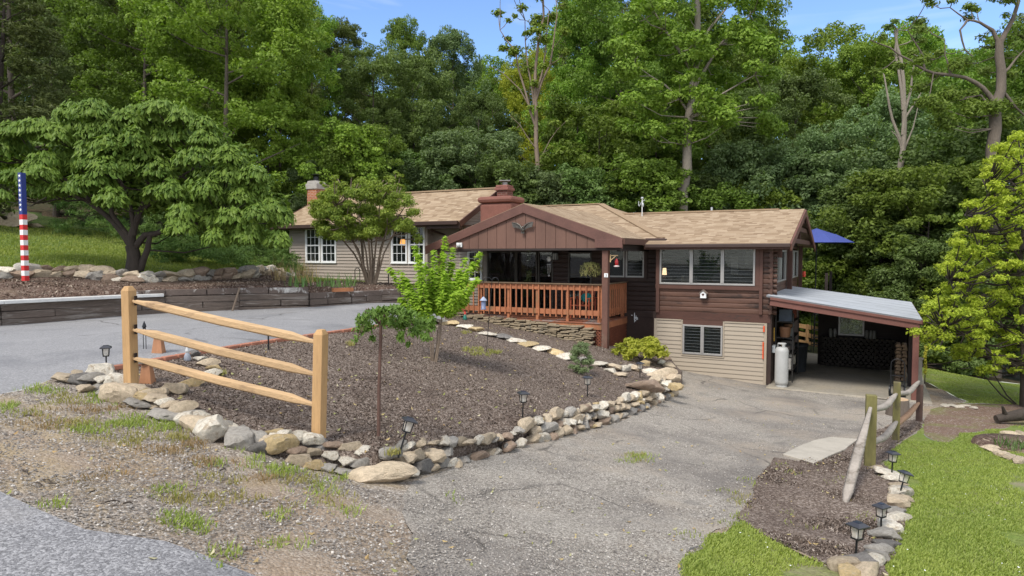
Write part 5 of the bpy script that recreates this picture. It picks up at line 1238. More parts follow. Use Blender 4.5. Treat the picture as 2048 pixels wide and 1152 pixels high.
# row on the upper bank
for i, (q, ang, s) in enumerate(along([tuple(hit(a, b_, U)) for a, b_ in [(-70, 560), (20, 556), (150, 553), (270, 566), (400, 562), (500, 556), (598, 551)]], lambda: rg.uniform(.26, .44))):
    for tier in range(2):
        col = rg.choice(['tan', 'grey', 'brown', 'brown', 'white', 'tan', 'grey']); w = s * rg.uniform(1.1, 1.5); x, y = q.x, q.y + tier * .12
        stone((x, y, h1(U, x, y) + tier * .13), w, w * .7, w * .42, col, f'{cname(col)} stone of the low row below the sloping lawn', f'{cname(col)} stones of the row below the sloping lawn', rz=ang); nrock += 1
for px, py, w, lb in [(15, 452, 1.9, 'long tan boulder high on the left bank'), (70, 455, .7, 'small tan boulder right of the long one on the left bank'), (-10, 438, 1.6, 'weathered tan boulder at the top of the left bank')]:
    stone(hit(px, py, U), w, w * .6, w * .3, 'tan', lb, None, rz=0)
# right hand border stones and the little round bed
for i, (px, py, w, col) in enumerate([(1756, 940, .2, 'tan'), (1772, 950, .3, 'white'), (1786, 962, .22, 'white'), (1795, 975, .2, 'tan'), (1800, 990, .28, 'white'), (1806, 1004, .24, 'tan'), (1796, 1012, .3, 'tan'), (1790, 1028, .24, 'grey'), (1795, 1042, .24, 'white'), (1780, 1062, .3, 'white'), (1772, 1078, .3, 'grey'), (1770, 1092, .22, 'slate'), (1762, 1106, .24, 'grey'), (1752, 1120, .2, 'grey'), (1745, 1132, .26, 'white'), (1722, 1140, .28, 'slate'), (1690, 1140, .26, 'tan'), (1700, 1152, .22, 'yellow'), (1735, 1152, .26, 'tan')]):
    stone(hit(px, py, T), w, w * .75, w * .42, col, f'{cname(col)} stone edging the right mulch border beside the lawn', f'{cname(col)} stones edging the right mulch border', rz=rg.uniform(-.5, .5), sink=.1)
for i, (px, py) in enumerate([(1982, 880), (1976, 888), (1979, 897), (1990, 905), (2004, 912), (2020, 918), (2038, 925), (1998, 876), (2020, 872), (2042, 870)]):
    stone(hit(px, py, T), .3, .2, .09, 'tan', 'tan stone ringing the small round bed on the lawn', 'stones ringing the round bed on the lawn')
# stepping stones
for i, (px, py) in enumerate([(882, 645), (904, 651), (930, 659), (949, 664), (975, 672), (1005, 678), (1032, 685), (1056, 693), (1081, 701), (1109, 708), (1130, 717), (1160, 724), (1194, 732), (1229, 739)]):
    col = ['white', 'yellow', 'white', 'yellow', 'white', 'slate', 'white', 'yellow', 'white', 'yellow', 'white', 'grey', 'white', 'tan'][i]
    stone(hit(px, py, B) + Vector((0, 0, .02)), .52, .4, .1, col, f'{cname(col)} flat stepping stone, {ORD[i]} of the path counted from the left', 'stepping stones across the mulch bed', flat=True, rz=rg.uniform(0, 3), sink=.3, name='stepping_stone')
# dry stone wall under the deck
dsm = M('stack_stone', (.26, .205, .135), .9, .45, 4, bs=25, bstr=.6, stain=((.13, .115, .09), 3, .55), bd=.02)
mb = MB('H'); ua, ub = -12.35, -6.95
def dtop(u): return 1.80 - .29 * (u - ua) / (ub - ua)
k = 0
for course in range(22):
    u = ua + rg.uniform(0, .2)
    while u < ub:
        w = rg.uniform(.14, .42); h = .052; g = gz(*HP(u, 17.9, 0).xy); z = g - .05 + course * h
        if z < dtop(u) - .02 and u + w < ub + .1:
            vo = 17.86 + (course * .006) + rg.uniform(-.03, .03)
            if u < -11.5: vo += (u + 11.5) * .25
            mb.box((u + w / 2, vo + .1, z + h / 2 + rg.uniform(-.008, .008)), (w - .014, .22, h * rg.uniform(.7, 1.05)), rotm(rg.uniform(-.1, .1), rg.uniform(-.09, .09), rg.uniform(-.12, .12))); k += 1
        u += w
w_ = mb.build('dry_stone_wall', dsm, None, HP(-9.5, 17.9, 1.3), bevel=.014); tag(w_, 'dry-stacked wall of thin flat stones below the porch deck', 'stone wall')
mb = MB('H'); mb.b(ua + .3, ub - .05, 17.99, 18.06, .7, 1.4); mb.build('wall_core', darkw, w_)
# timber retaining wall
rw_ = thing('retaining_wall', 'low retaining wall of weathered stacked railway timbers with pale coping at its left', 'retaining wall', Vector(WALL[3]))
tm = M('old_timber', (.13, .10, .082), .95, .5, 1.5, (.6, .6, 6), 22, 1.0, stain=((.26, .225, .195), 2.2, .53), bd=.02)
tw = M('flaking_timber', (.12, .09, .075), .9, .35, 2, bs=20, bstr=.6, stain=((.60, .57, .53), 3.2, .56), bd=.02)
segs = [(a, b_) for a, b_ in zip(WALL, WALL[1:])]
for si, (a, b_) in enumerate(segs):
    a = Vector(a); b_ = Vector(b_); d = (b_ - a); L = d.length; d.normalize(); nn = Vector((-d.y, d.x, 0))
    nc = 3 if si < 2 else 4 if si < 5 else 3; n = max(1, round(L / 2.3))
    for c in range(nc):
        cuts_ = [0] + sorted([(i + (.5 if c % 2 else .0) + rg.uniform(-.12, .12)) / n for i in range(1 if c % 2 == 0 else 0, n)]) + [1]
        cuts_ = [x for x in cuts_ if 0 <= x <= 1]
        for t0, t1 in zip(cuts_, cuts_[1:]):
            if t1 - t0 < .02: continue
            o = rg.uniform(-.025, .025); h = .152; z = 2.17 + c * h + rg.uniform(-.006, .006)
            p = a + d * (t0 * L + .008) + nn * (o + c * .015); q = a + d * (t1 * L - .008) + nn * (o + c * .015 + rg.uniform(-.02, .02)); p.z = z + h / 2; q.z = z + h / 2 + rg.uniform(-.012, .012)
            MB().beam(p, q, .2, h - .008).build('timber', tw if (c == nc - 1 and si >= 2) else tm, rw_, bevel=.012)
a, b_ = Vector(WALL[0]), Vector(WALL[1]); c_ = Vector(WALL[2]); e_ = c_.lerp(Vector(WALL[3]), .9)
mb = MB(); 
for p, q in ((a, b_), (b_, c_), (c_, e_)): mb.beam(Vector((p.x, p.y + .04, 2.66)), Vector((q.x, q.y + .04, 2.66)), .42, .07)
mb.build('coping', M('white_coping', (.56, .55, .53), .7, .15, 4, stain=((.3, .28, .26), 3, .6)), rw_, bevel=.01)
p = hit(790, 598, T); p = Vector(WALL[5]).lerp(Vector(WALL[6]), .6); MB().beam(p + Vector((0, -.12, .58 - .1)), Vector(WALL[6]) + Vector((.1, -.12, .48)), .12, .09).build('new_block', M('orange_block', (.4, .16, .07), .8), rw_)
tag(MB().beam(hit(465, 622, T) + Vector((0, 0, 0)), hit(465, 622, T) + Vector((.12, .15, .55)), .035, .03).build('stick', M('bark_tan', (.2, .15, .11)), None, hit(465, 622, T)), 'thin stick leaning against the railway timber wall', 'stick')
# brick edging
mb = MB(); pr = None
for px, py in [(226, 739), (326, 721), (500, 691), (700, 662), (800, 646)]:
    c = hit(px, py, B)
    if pr is not None:
        d = (c - pr); L = d.length; d.normalize(); n = int(L / .21)
        for i in range(n):
            m_ = pr + d * ((i + .5) * L / n); mb.box((m_.x, m_.y - .03, gz(m_.x, m_.y) + .015), (.2, .09, .06), rotm(rg.uniform(-.05, .05), 0, math.atan2(d.y, d.x) + rg.uniform(-.04, .04)))
    pr = c
tag(mb.build('brick_edging', M('edging_brick', (.36, .15, .095), .9, .35, 4, stain=((.45, .36, .3), 3, .6)), None, hit(500, 691, B), bevel=.008), 'line of flat reddish bricks edging the mulch bed against the asphalt', 'edging')

# ------------------------------------------------------------------ fences
newwood = M('new_timber', (.44, .265, .12), .8, .3, 2.6, (1, 1, .12), 60, .7, stain=((.27, .155, .075), 3.0, .55))
railwood = M('new_rail', (.47, .31, .165), .8, .28, 3.5, (.16, 1, 1), 60, .7, stain=((.30, .19, .105), 5, .55))
lp = at(263, 783, 7.5); lp.z = h1(B, lp.x, lp.y); rp = at(637, 893, 6.8); rp.z = h1(B, rp.x, rp.y)
fl = thing('split_rail_fence', 'new honey-coloured three-rail wooden fence section in front of the mulch bed', 'fence', lp)
ax = (rp - lp); ax.z = 0; ang = math.atan2(ax.y, ax.x)
def fpost(base, h, lean=(0, 0), mat=newwood, par=fl, w=.105, d=.115, chamfer=True, rz=ang):
    mb = MB(); r = rotm(0, 0, rz); pr_ = [(1, -.15), (1, h - .05), (.55, h)] if chamfer else [(1, -.15), (1, h)]
    vs = []
    for k, z in pr_:
        for a, b_ in ((-1, -1), (1, -1), (1, 1), (-1, 1)):
            q = r @ Vector((a * w / 2 * k, b_ * d / 2 * k, 0)); vs.append(base + Vector((q.x + lean[0] * z, q.y + lean[1] * z, z)))
    n = len(pr_); fs = [(3, 2, 1, 0), tuple(range(4 * n - 4, 4 * n))] + [(i * 4 + j, i * 4 + (j + 1) % 4, i * 4 + 4 + (j + 1) % 4, i * 4 + 4 + j) for i in range(n - 1) for j in range(4)]
    mb.add(vs, fs); return mb.build('post', mat, par, bevel=.007)
P1 = fpost(lp, 1.17, (0, 0)); P2 = fpost(rp, 1.19, (.035, 0))
slot = M('mortise_dark', (.02, .012, .008), .9)
tops = []
for i, (ya, yb) in enumerate(((601, 686), (658, 751), (715, 812))):
    a = at(262, ya, 7.5); b_ = at(640, yb, 6.8); d = (b_ - a); 
    pts_ = [a + d * t for t in (-.01, .06, .14, .5, .86, .94, 1.01)]
    mb = MB(); vs = []; ks = [(.45, .35), (.7, .55), (1, 1), (1.05, 1.0), (1, 1), (.7, .55), (.45, .35)]
    sd_ = d.cross(Vector((0, 0, 1))).normalized(); up_ = sd_.cross(d.normalized())
    for j, (q, (kw, kh)) in enumerate(zip(pts_, ks)):
        q = q + Vector((0, 0, (0, 0, .004, -.006, .004, 0, 0)[j]))
        for a_, b2 in ((-.2, .5), (.5, .32), (.5, -.3), (.1, -.5), (-.5, -.38), (-.5, .1)): vs.append(q + sd_ * a_ * .075 * kw + up_ * b2 * .095 * kh)
    fs = [tuple(range(6)), tuple(range(36, 42))] + [(j * 6 + k, j * 6 + (k + 1) % 6, j * 6 + 6 + (k + 1) % 6, j * 6 + 6 + k) for j in range(6) for k in range(6)]
    mb.add(vs, fs); mb.build('rail', railwood, fl, bevel=.006)
    s_ = a.copy(); dn = d.copy(); dn.z = 0; dn.normalize(); MB().box(s_ + dn * .066, (.012, .035, .105), rotm(0, 0, ang)).build('mortise', slot, P1)
def olds(px, py, dep): p = at(px, py, dep); p.z = gz(p.x, p.y); return p
oa, ob, oc = olds(1739, 935, 9.8), olds(1791, 886, 12), olds(1838, 842, 14.2)
fr = thing('old_rail_fence', 'old weathered split rail fence with mossy posts beside the carport entrance', 'fence', oa)
moss = M('mossy_post', (.17, .15, .055), .95, .4, 3, (1, 1, .3), 22, .6, stain=((.1, .08, .05), 2.5, .52))
grayw = M('weathered_rail', (.31, .27, .23), .95, .35, 2, (1, 1, 3), 20, .8, stain=((.18, .15, .12), 2.5, .56), bd=.02)
a2 = math.atan2(oc.y - oa.y, oc.x - oa.x)
fpost(oa, 1.05, mat=moss, par=fr, chamfer=False, rz=a2 + .3, w=.13, d=.14); fpost(ob, 1.06, mat=moss, par=fr, chamfer=False, rz=a2 + .2); fpost(oc, .8, mat=M('old_dark_post', (.075, .045, .035), .9, .35, 3), par=fr, chamfer=False, rz=a2, w=.09, d=.12)
def oldrail(a, b_, sag, m, r0=.055):
    pts_ = [a.lerp(b_, t) + Vector((0, 0, sag * math.sin(math.pi * t) + .012 * math.sin(9 * t))) for t in (0, .08, .2, .4, .6, .8, .92, 1)]
    MB().tube(pts_, [r0 * k for k in (.45, .75, 1, 1.1, 1.05, .95, .7, .45)], 7, squash=.8).build('rail', m, fr)
oldrail(at(1745, 822, 9.8), at(1793, 788, 12), -.06, grayw); oldrail(at(1793, 788, 12), at(1838, 763, 14.2), -.09, grayw)
oldrail(at(1742, 888, 9.8), at(1794, 843, 12), -.07, grayw); oldrail(at(1794, 852, 12), at(1838, 806, 14.2), 0, M('brown_rail', (.25, .15, .09), .9, .3, 2))
pb = hit(1688, 1014, T); mb = MB(); mb.tube([pb + Vector((0, 0, -.03)), pb.lerp(at(1741, 815, 9.7), .12), pb.lerp(at(1741, 815, 9.7), .5) + Vector((.0, .0, .02)), at(1741, 815, 9.68)], [.012, .06, .066, .025], 6, squash=.5)
tag(mb.build('fallen_rail', grayw, None, pb), 'loose weathered fence rail leaning from the mulch against the nearest mossy post', 'rail')

# ------------------------------------------------------------------ painted post, stars and stripes
fb = olds(51, 561, 15.4); fp = thing('painted_post', 'square post painted with blue field of white stars over red and white stripes', 'post', fb)
hh = 2.42; wp = .105; ra = rotm(0, 0, R(-20)); redp = M('red_paint', (.55, .03, .03), .5, .1); bluep = M('blue_paint', (.02, .035, .18), .5, .15)
z0 = hh * .385; n = 13; sh_ = (hh - z0) / n
mb1 = MB(); mb2 = MB()
for i in range(n): (mb1 if i % 2 == 0 else mb2).box(fb + Vector((0, 0, i * sh_ + sh_ / 2)), (wp, wp, sh_), ra)
mb1.each('red_stripe', redp, fp); mb2.each('white_stripe', white, fp)
bl_ = MB().box(fb + Vector((0, 0, (hh - z0) + z0 / 2)), (wp, wp, z0), ra).build('star_field', bluep, fp)
mb = MB()
for face in range(2):
    for i in range(8):
        c = Vector((0, 0, hh - .07 - i * .108)); r1 = rotm(0, 0, R(-20) - face * math.pi / 2); vs = []
        for k in range(10):
            t = math.pi / 2 + k * math.pi / 5; rr = .046 if k % 2 == 0 else .018; vs.append(fb + c + r1 @ Vector((rr * math.cos(t), -wp / 2 - .004, rr * math.sin(t))))
        vs.append(fb + c + r1 @ Vector((0, -wp / 2 - .006, 0))); mb.add(vs, [(k, (k + 1) % 10, 10) for k in range(10)])
mb.build('stars', white, bl_)

# ------------------------------------------------------------------ solar lights
capm = M('solar_cap', (.035, .035, .04), .3, .1, spec=.6); panelm = M('solar_cell', (.03, .035, .06), .15, .2, 20, spec=.8)
lglass = newmat('lantern_glass')[0]; b = lglass.node_tree.nodes['Principled BSDF']; b.inputs['Base Color'].default_value = (.75, .68, .58, 1); b.inputs['Roughness'].default_value = .15; b.inputs['Alpha'].default_value = .5
sl = thing('solar_light', '', 'garden light', (0, 0, 0), 'solar path lights')
MB().tube([(0, 0, -.06), (0, 0, .19)], .009, 8).build('stake', metald, sl)
mb = MB(); mb.box((0, 0, .195), (.07, .07, .012)); 
for a in (-1, 1):
    for b_ in (-1, 1): mb.beam((a * .031, b_ * .031, .195), (a * .038, b_ * .038, .295), .007, .007)
mb.build('lantern_frame', metald, sl)
mb = MB(); mb.lathe((0, 0, .2), [(.036, 0), (.045, .092)], 4, math.pi / 4); mb.build('lantern_glass', lglass, sl)
MB().tube([(0, 0, .2), (0, 0, .24)], .012, 8).build('bulb', white, sl)
mb = MB(); mb.lathe((0, 0, .295), [(.092, 0), (.094, .012), (.045, .034)], 4, math.pi / 4); cp_ = mb.build('cap', capm, sl, bevel=.003)
mb = MB(); mb.box((0, 0, .331), (.055, .055, .006)); mb.build('solar_cell', panelm, cp_)
first = True
for px, py, tl, s, lb in [(213, 742, 0, .95, 'black solar lantern by the jagged white rock at the left'), (800, 905, .32, 1.05, 'leaning solar lantern on the mulch at the near corner of the border'), (1045, 835, .04, 1.1, 'solar lantern standing in the middle of the mulch bed edge'), (1175, 793, 0, 1.1, 'solar lantern below the small grey-green bush'), (1280, 757, 0, 1.1, 'solar lantern beside the yellow-green shrub'),
   (1711, 1124, .05, 1.05, 'nearest solar lantern on the stones at the bottom of the right border'), (1762, 1070, -.02, 1.0, 'second solar lantern up the right border'), (1797, 995, .28, 1.0, 'tilted solar lantern, third up the right border'), (1783, 953, .05, 1.0, 'farthest solar lantern of the right border, by the mossy post')]:
    p = hit(px, py, B if px < 1300 else T)
    o = sl if first else dup(sl, p); first = False
    o.location = p; o['_o'] = tuple(p); o.scale = (s,) * 3; o.rotation_euler = (0, tl, rg.uniform(.1, .7)); o['label'] = lb; o['group'] = 'solar path lights'
# ------------------------------------------------------------------ plants near the house
def plant(name, label, cat, base, blobs, count, size, leaf, seed, stems=(), group=None, asp=.5, upb=.5, shell=.3, droop=0, jn=.6, stemmat=BARKD, pn='foliage'):
    r = thing(name, label, cat, base, group); rng = np.random.default_rng(seed); b_ = Vector(base)
    V, Fq = blobleaves([((b_.x + c[0], b_.y + c[1], b_.z + c[2]), rr) for c, rr in blobs], count, size, rng, asp, upb, shell, droop, jn); npmesh(pn, V, Fq, leaf, r)
    if stems:
        mb = MB()
        for pts_, r0, r1 in stems: P = [b_ + Vector(q) for q in pts_]; mb.tube(P, [r0 + (r1 - r0) * i / (len(P) - 1) for i in range(len(P))], 6, cap=False)
        mb.build('stem', stemmat, r)
    return r
def rb(n, rx, rz, z0, b0, b1, seed):
    q = random.Random(seed); out = []
    for _ in range(n):
        a = q.uniform(0, 6.28); t = q.uniform(.2, 1) ** .6; z = q.uniform(0, 1); w = math.sqrt(max(.05, 1 - (z * .9) ** 2)); r_ = q.uniform(b0, b1)
        out.append(((math.cos(a) * rx * t * w, math.sin(a) * rx * t * w, z0 + z * rz), (r_, r_, r_ * .7)))
    return out
# weeping tree on a thin trunk
wb = at(757, 873, 6.95); wb.z = h1(B, wb.x, wb.y)
bl_ = []
q = random.Random(4)
for px, py, a, b_ in [(725, 640, 16, 12), (745, 630, 18, 12), (765, 622, 20, 10), (790, 622, 20, 12), (815, 632, 22, 14), (840, 645, 20, 14), (858, 655, 15, 14), (720, 660, 13, 14), (735, 655, 16, 14), (830, 665, 16, 12), (805, 650, 20, 14), (780, 645, 20, 12), (800, 675, 10, 12), (850, 675, 12, 10), (712, 680, 6, 10), (745, 678, 8, 8), (865, 640, 8, 8), (817, 690, 6, 8), (762, 640, 20, 12)]:
    p = at(px, py, 6.95 + q.uniform(-.3, .3)) - wb; k = 6.95 / F; bl_.append(((p.x, p.y, p.z), (a * k, a * k, b_ * k)))
wt = plant('weeping_tree', 'small weeping tree on a thin straight trunk in the middle of the mulch bed', 'tree', wb, bl_, 3600, .052, leafmat('leaf_weeping', (.09, .16, .03), (.13, .22, .04), (.21, .30, .07)), 31,
  [([(0, 0, -.05), (.01, 0, .5), (.03, 0, .95), (.035, 0, 1.2)], .02, .016)] + [([(.035, 0, 1.15), (x * .5, y_ * .5, 1.32), (x, y_, z)], .011, .004) for x, y_, z in [(-.2, .1, 1.15), (.25, -.1, 1.28), (.45, .1, 1.15), (.15, .2, 1.25), (-.12, -.2, 1.1), (.5, -.1, 1.0), (.3, .2, .95), (-.22, 0, .95)]], droop=.8, asp=.38, shell=.1, stemmat=M('bark_red', (.11, .06, .045), .8), pn='crown')
# bright young crape myrtle with arching sprays
cb = where(868, 724); cb = hit(868, 724, B)
r = thing('young_myrtle', 'bright lime green young tree with upright feathery shoots beside the porch steps', 'tree', cb); d_ = cb.y; rng = np.random.default_rng(33)
mb = MB(); tips = []
for o, m_ in ((-10, (855, 640)), (-4, (862, 650)), (2, (880, 640)), (8, (884, 630)), (-2, (875, 660))):
    P = [cb + Vector((o * d_ / F * .5, 0, -.04)), at(m_[0], m_[1], d_ + q.uniform(-.15, .15))]
    mb.tube([P[0], P[0].lerp(P[1], .5) + Vector((.02, 0, 0)), P[1]], [.016, .013, .011], 6, cap=False)
    tips.append(P[1])
C_, N_ = [], []
shoots = [(812, 560), (800, 545), (835, 570), (838, 512), (850, 530), (865, 540), (890, 478), (885, 510), (905, 530), (920, 545), (945, 530), (960, 510), (930, 520), (955, 560), (942, 580), (915, 585), (880, 595), (850, 600), (825, 590), (800, 600), (870, 575), (900, 570), (830, 495), (868, 505), (905, 500), (928, 555), (845, 560), (890, 545), (815, 585), (860, 585), (935, 600), (895, 605), (905, 615), (780, 540), (870, 560), (925, 570)]
for px, py in shoots:
    e = at(px, py, d_ + q.uniform(-.5, .5)); s0 = min(tips, key=lambda t: (t - e).length); m1 = s0.lerp(e, .55) + Vector((0, 0, -.04))
    mb.tube([s0, m1, e], [.007, .005, .002], 4, cap=False)
    L = (e - m1).length + (m1 - s0).length * .6
    for k in range(230):
        t = q.uniform(.1, 1.02); p = (s0.lerp(m1, t / .5) if t < .5 else m1.lerp(e, (t - .5) / .5)); ax_ = (e - m1).normalized(); sd_ = ax_.cross(Vector((q.gauss(0, 1), q.gauss(0, 1), q.gauss(0, 1)))).normalized()
        w_ = .12 * (1.15 - t * .7); C_.append(p + sd_ * w_ * q.uniform(.3, 1) + ax_ * .02); N_.append((ax_ * .35 + Vector((0, 0, .8)) + sd_ * .5))
mb.build('stem', M('bark_smooth', (.19, .14, .10), .8), r)
V, Fq = leafquads(np.array([tuple(c) for c in C_]), np.array([tuple(c) for c in N_]), .105, rng, .42); npmesh('foliage', V, Fq, LF['lime'], r)
# shrubs
sb = hit(1162, 748, B); plant('small_bush', 'small wispy grey-green bush beside the stepping stones', 'bush', sb, rb(44, .24, .52, .1, .06, .10, 5), 4200, .05, leafmat('leaf_grey', (.12, .17, .07), (.18, .24, .10), (.28, .33, .18)), 34, [([(0, 0, 0), (x * .5, 0, .25), (x, y, .5)], .008, .003) for x, y in ((-.12, .1), (0, 0), (.1, .1), (.15, -.1), (-.08, -.1))], asp=.35)
sb = hit(1282, 722, B); plant('golden_shrub', 'spreading yellow-green peony-like shrub in front of the beige siding', 'shrub', sb, rb(60, .72, .42, .12, .1, .17, 6), 4200, .105, leafmat('leaf_golden', (.27, .31, .04), (.40, .42, .05), (.55, .52, .09), .45), 35, [([(0, 0, 0), (x * .5, 0, .25), (x, y, .4)], .012, .004) for x, y in ((-.4, .1), (0, .2), (.4, .1), (.3, -.3), (-.3, -.3))], asp=.42)
sb = hit(845, 632, B); plant('red_maple_shrub', 'low reddish laceleaf shrub behind the lime green young tree', 'shrub', sb, rb(16, .4, .3, .1, .1, .15, 7), 1300, .05, leafmat('leaf_red', (.10, .05, .035), (.16, .08, .05), (.2, .12, .06)), 36, asp=.35)
jl = leafmat('leaf_juniper', (.05, .10, .025), (.10, .17, .035), (.17, .25, .05), .15)
for i, (px, py, w, h, lb) in enumerate([(215, 482, 1.8, 2.4, 'tall feathery juniper behind the dogwood trunk'), (180, 470, 1.4, 1.6, 'juniper bush at the left foot of the slope shrubs'), (350, 520, 1.6, 1.5, 'dark juniper bush right of the dogwood trunk'), (390, 528, 1.5, .7, 'low spreading juniper on the lawn slope'), (460, 528, 1.3, 1.1, 'rounded juniper under the drooping dogwood boughs'), (520, 545, 1.2, 1.3, 'upright juniper just left of the taupe wing'), (560, 552, .9, .9, 'yellow-green small juniper at the corner of the taupe wing'), (430, 535, 1.6, .5, 'creeping juniper mat below the dogwood boughs')]):
    p = hit(px, py, U); n_ = 46
    plant('juniper_shrub', lb, 'shrub', p, rb(n_, w, h, .15, .16, .34, 40 + i), 6500, .11, jl, 50 + i, asp=.22, upb=.8, shell=.2, jn=.9)
# irises, ornamental grass and grass tufts: blades
def blades(base_pts_, rng, n, hgt, w, spread, lean=.5):
    """n blades at each base point: (k,3) -> tapering triangles"""
    B_ = np.repeat(np.array(base_pts_, float), n, 0); k = len(B_)
    a = rng.uniform(0, 2 * np.pi, k); r_ = rng.uniform(0, 1, k) ** .5 * spread
    B_ = B_ + np.stack([np.cos(a) * r_, np.sin(a) * r_, np.zeros(k)], 1)
    b2 = rng.uniform(0, 2 * np.pi, k); h = hgt * rng.uniform(.5, 1.2, k); ln = rng.uniform(0, lean, k) * h
    tip = B_ + np.stack([np.cos(b2) * ln, np.sin(b2) * ln, h], 1); mid = B_ + np.stack([np.cos(b2) * ln * .35, np.sin(b2) * ln * .35, h * .55], 1)
    s_ = np.stack([-np.sin(b2 + .6), np.cos(b2 + .6), np.zeros(k)], 1) * w / 2
    V = np.stack([B_ - s_, B_ + s_, mid + s_ * .8, mid - s_ * .8, tip, tip], 1)[:, :5]
    V = V.reshape(-1, 3); o = np.arange(k)[:, None] * 5
    Fq = np.concatenate([o + np.array([0, 1, 2]), o + np.array([0, 2, 3]), o + np.array([3, 2, 4])])
    return V, Fq
irism = leafmat('leaf_iris', (.08, .16, .05), (.12, .22, .07), (.2, .3, .1)); strawm = leafmat('straw', (.36, .25, .12), (.46, .33, .18), (.5, .38, .22))
rng = np.random.default_rng(77)
ir = []
for px, py in [(582, 572), (597, 574), (612, 572), (640, 573), (655, 572), (668, 574), (690, 574), (705, 572)]:
    p = hit(px, py, U); V, Fq = blades([tuple(p)], rng, 13, .34, .03, .15, .5); o = npmesh('iris_plant', V, Fq, irism, None, tuple(p)); tag(o, 'clump of upright iris leaves in the bed before the taupe wing', 'plant', 'iris clumps before the taupe wing'); ir.append(o)
for px, py in [(598, 566), (622, 566), (560, 562)]:
    p = hit(px, py, U); V, Fq = blades([tuple(p)], rng, 45, .7, .012, .2, .6); o = npmesh('ornamental_grass', V, Fq, strawm, None, tuple(p)); tag(o, 'straw coloured clump of dry ornamental grass at the corner of the taupe wing', 'grass clump', 'dry grass clumps by the taupe wing'); ir.append(o)
rank_labels(ir)
# grass on the lawn: short blades, thinner over bare patches
def regpts(ids, n, rng, cond=None, near=5.5):
    m = np.isin(reg, ids); tri = CV[CF[m]]; a = np.abs((tri[:, 1, 0] - tri[:, 0, 0]) * (tri[:, 2, 1] - tri[:, 0, 1]) - (tri[:, 2, 0] - tri[:, 0, 0]) * (tri[:, 1, 1] - tri[:, 0, 1]))
    c = tri.mean(1); dist = np.hypot(c[:, 0], c[:, 1]); w = a / np.maximum(dist, near) ** 1.6
    vis = (c[:, 1] > 2.5) & (np.abs(c[:, 0]) < c[:, 1] * .8 + 1) & (dist < 34); w = w * vis; w /= w.sum()
    i = rng.choice(len(tri), n, p=w); u = rng.uniform(size=(n, 2)); f_ = u.sum(1) > 1; u[f_] = 1 - u[f_]
    p = tri[i, 0] + (tri[i, 1] - tri[i, 0]) * u[:, :1] + (tri[i, 2] - tri[i, 0]) * u[:, 1:]
    if cond is not None: p = p[cond(p)]
    return p
def nf(p, s, o=0): return np.array([noise.noise(Vector((x * s + o, y * s, 1.7))) for x, y in p])
grassm = leafmat('grass_mat', (.18, .24, .045), (.26, .31, .06), (.38, .40, .12), .35)
grassy = leafmat('grass_dry', (.26, .27, .06), (.33, .29, .10), (.40, .33, .16), .3)
grassb = leafmat('grass_brown', (.24, .16, .08), (.30, .20, .11), (.36, .27, .15), .25)
p = regpts([1], 60000, rng, lambda p: nf(p, .9) > -.3 + .42 * np.clip((p[:, 0] - 4.4) / 2.5, 0, 1) * np.clip((9.5 - p[:, 1]) / 3, 0, 1)); z = T(p[:, 0], p[:, 1]) + micro(p[:, 0], p[:, 1], .04, 1.2)
V, Fq = blades(np.column_stack([p, z]), rng, 3, .027, .011, .05, 1.1); struct(npmesh('lawn_grass', V, Fq, grassm), 'stuff')['label'] = 'short green grass of the lawn on the right'
p = regpts([5], 22000, rng); z = U(p[:, 0], p[:, 1]); V, Fq = blades(np.column_stack([p, z]), rng, 4, .07, .022, .14, .9); struct(npmesh('hill_grass', V, Fq, grassm), 'stuff')['label'] = 'grass of the sloping lawn at the left'
# tufts on the verge, placed where the photograph has them
def tufts(spots, mat, lb, name, n=60, h=.09, sp=.18):
    bp = []
    for px, py, a, b_, k in spots:
        c = hit(px, py, T)
        for _ in range(k):
            x, y = px + rng.normal() * a * .5, py + rng.normal() * b_ * .5; g = hit(x, y, T); bp.append((g.x, g.y, h1(T, g.x, g.y)))
    V, Fq = blades(bp, rng, n, h, .009, .11, 1.1); struct(npmesh(name, V, Fq, mat), 'stuff')['label'] = lb
tufts([(85, 782, 25, 8, 14), (200, 795, 26, 10, 18), (255, 845, 60, 14, 40), (330, 855, 35, 12, 26), (170, 862, 40, 8, 14), (15, 815, 20, 12, 10), (340, 985, 20, 10, 10), (350, 1040, 22, 8, 10), (375, 1055, 22, 8, 8), (395, 1060, 20, 8, 6), (550, 945, 45, 16, 26), (500, 925, 20, 10, 8), (640, 985, 50, 22, 14), (480, 900, 20, 8, 6), (100, 1014, 15, 4, 5), (690, 1025, 15, 8, 6), (445, 1110, 14, 10, 6), (545, 1090, 16, 10, 4), (600, 1090, 12, 5, 3), (680, 960, 16, 8, 6), (560, 1035, 30, 8, 5), (430, 930, 20, 8, 5), (1275, 917, 26, 9, 22), (215, 745, 8, 4, 2), (900, 1000, 18, 6, 2)], grassm, 'green grass tufts growing through the gravel verge', 'verge_grass', 13, .05)
tufts([(130, 800, 45, 10, 16), (150, 850, 50, 12, 18), (350, 1005, 25, 10, 10), (260, 880, 70, 14, 20), (600, 960, 60, 18, 18), (60, 830, 40, 14, 10), (450, 1000, 60, 20, 10), (640, 1000, 60, 20, 12), (430, 960, 50, 14, 8), (350, 880, 50, 12, 12), (1270, 915, 24, 8, 10), (1480, 1005, 22, 20, 7)], grassy, 'yellowing dry grass on the verge', 'dry_grass', 16, .045)
tufts([(200, 820, 80, 12, 18), (350, 900, 70, 14, 26), (430, 925, 50, 12, 16), (100, 850, 60, 14, 10), (520, 960, 50, 14, 10), (250, 960, 90, 20, 6)], grassb, 'dead brown grass on the verge', 'dead_grass', 18, .04)
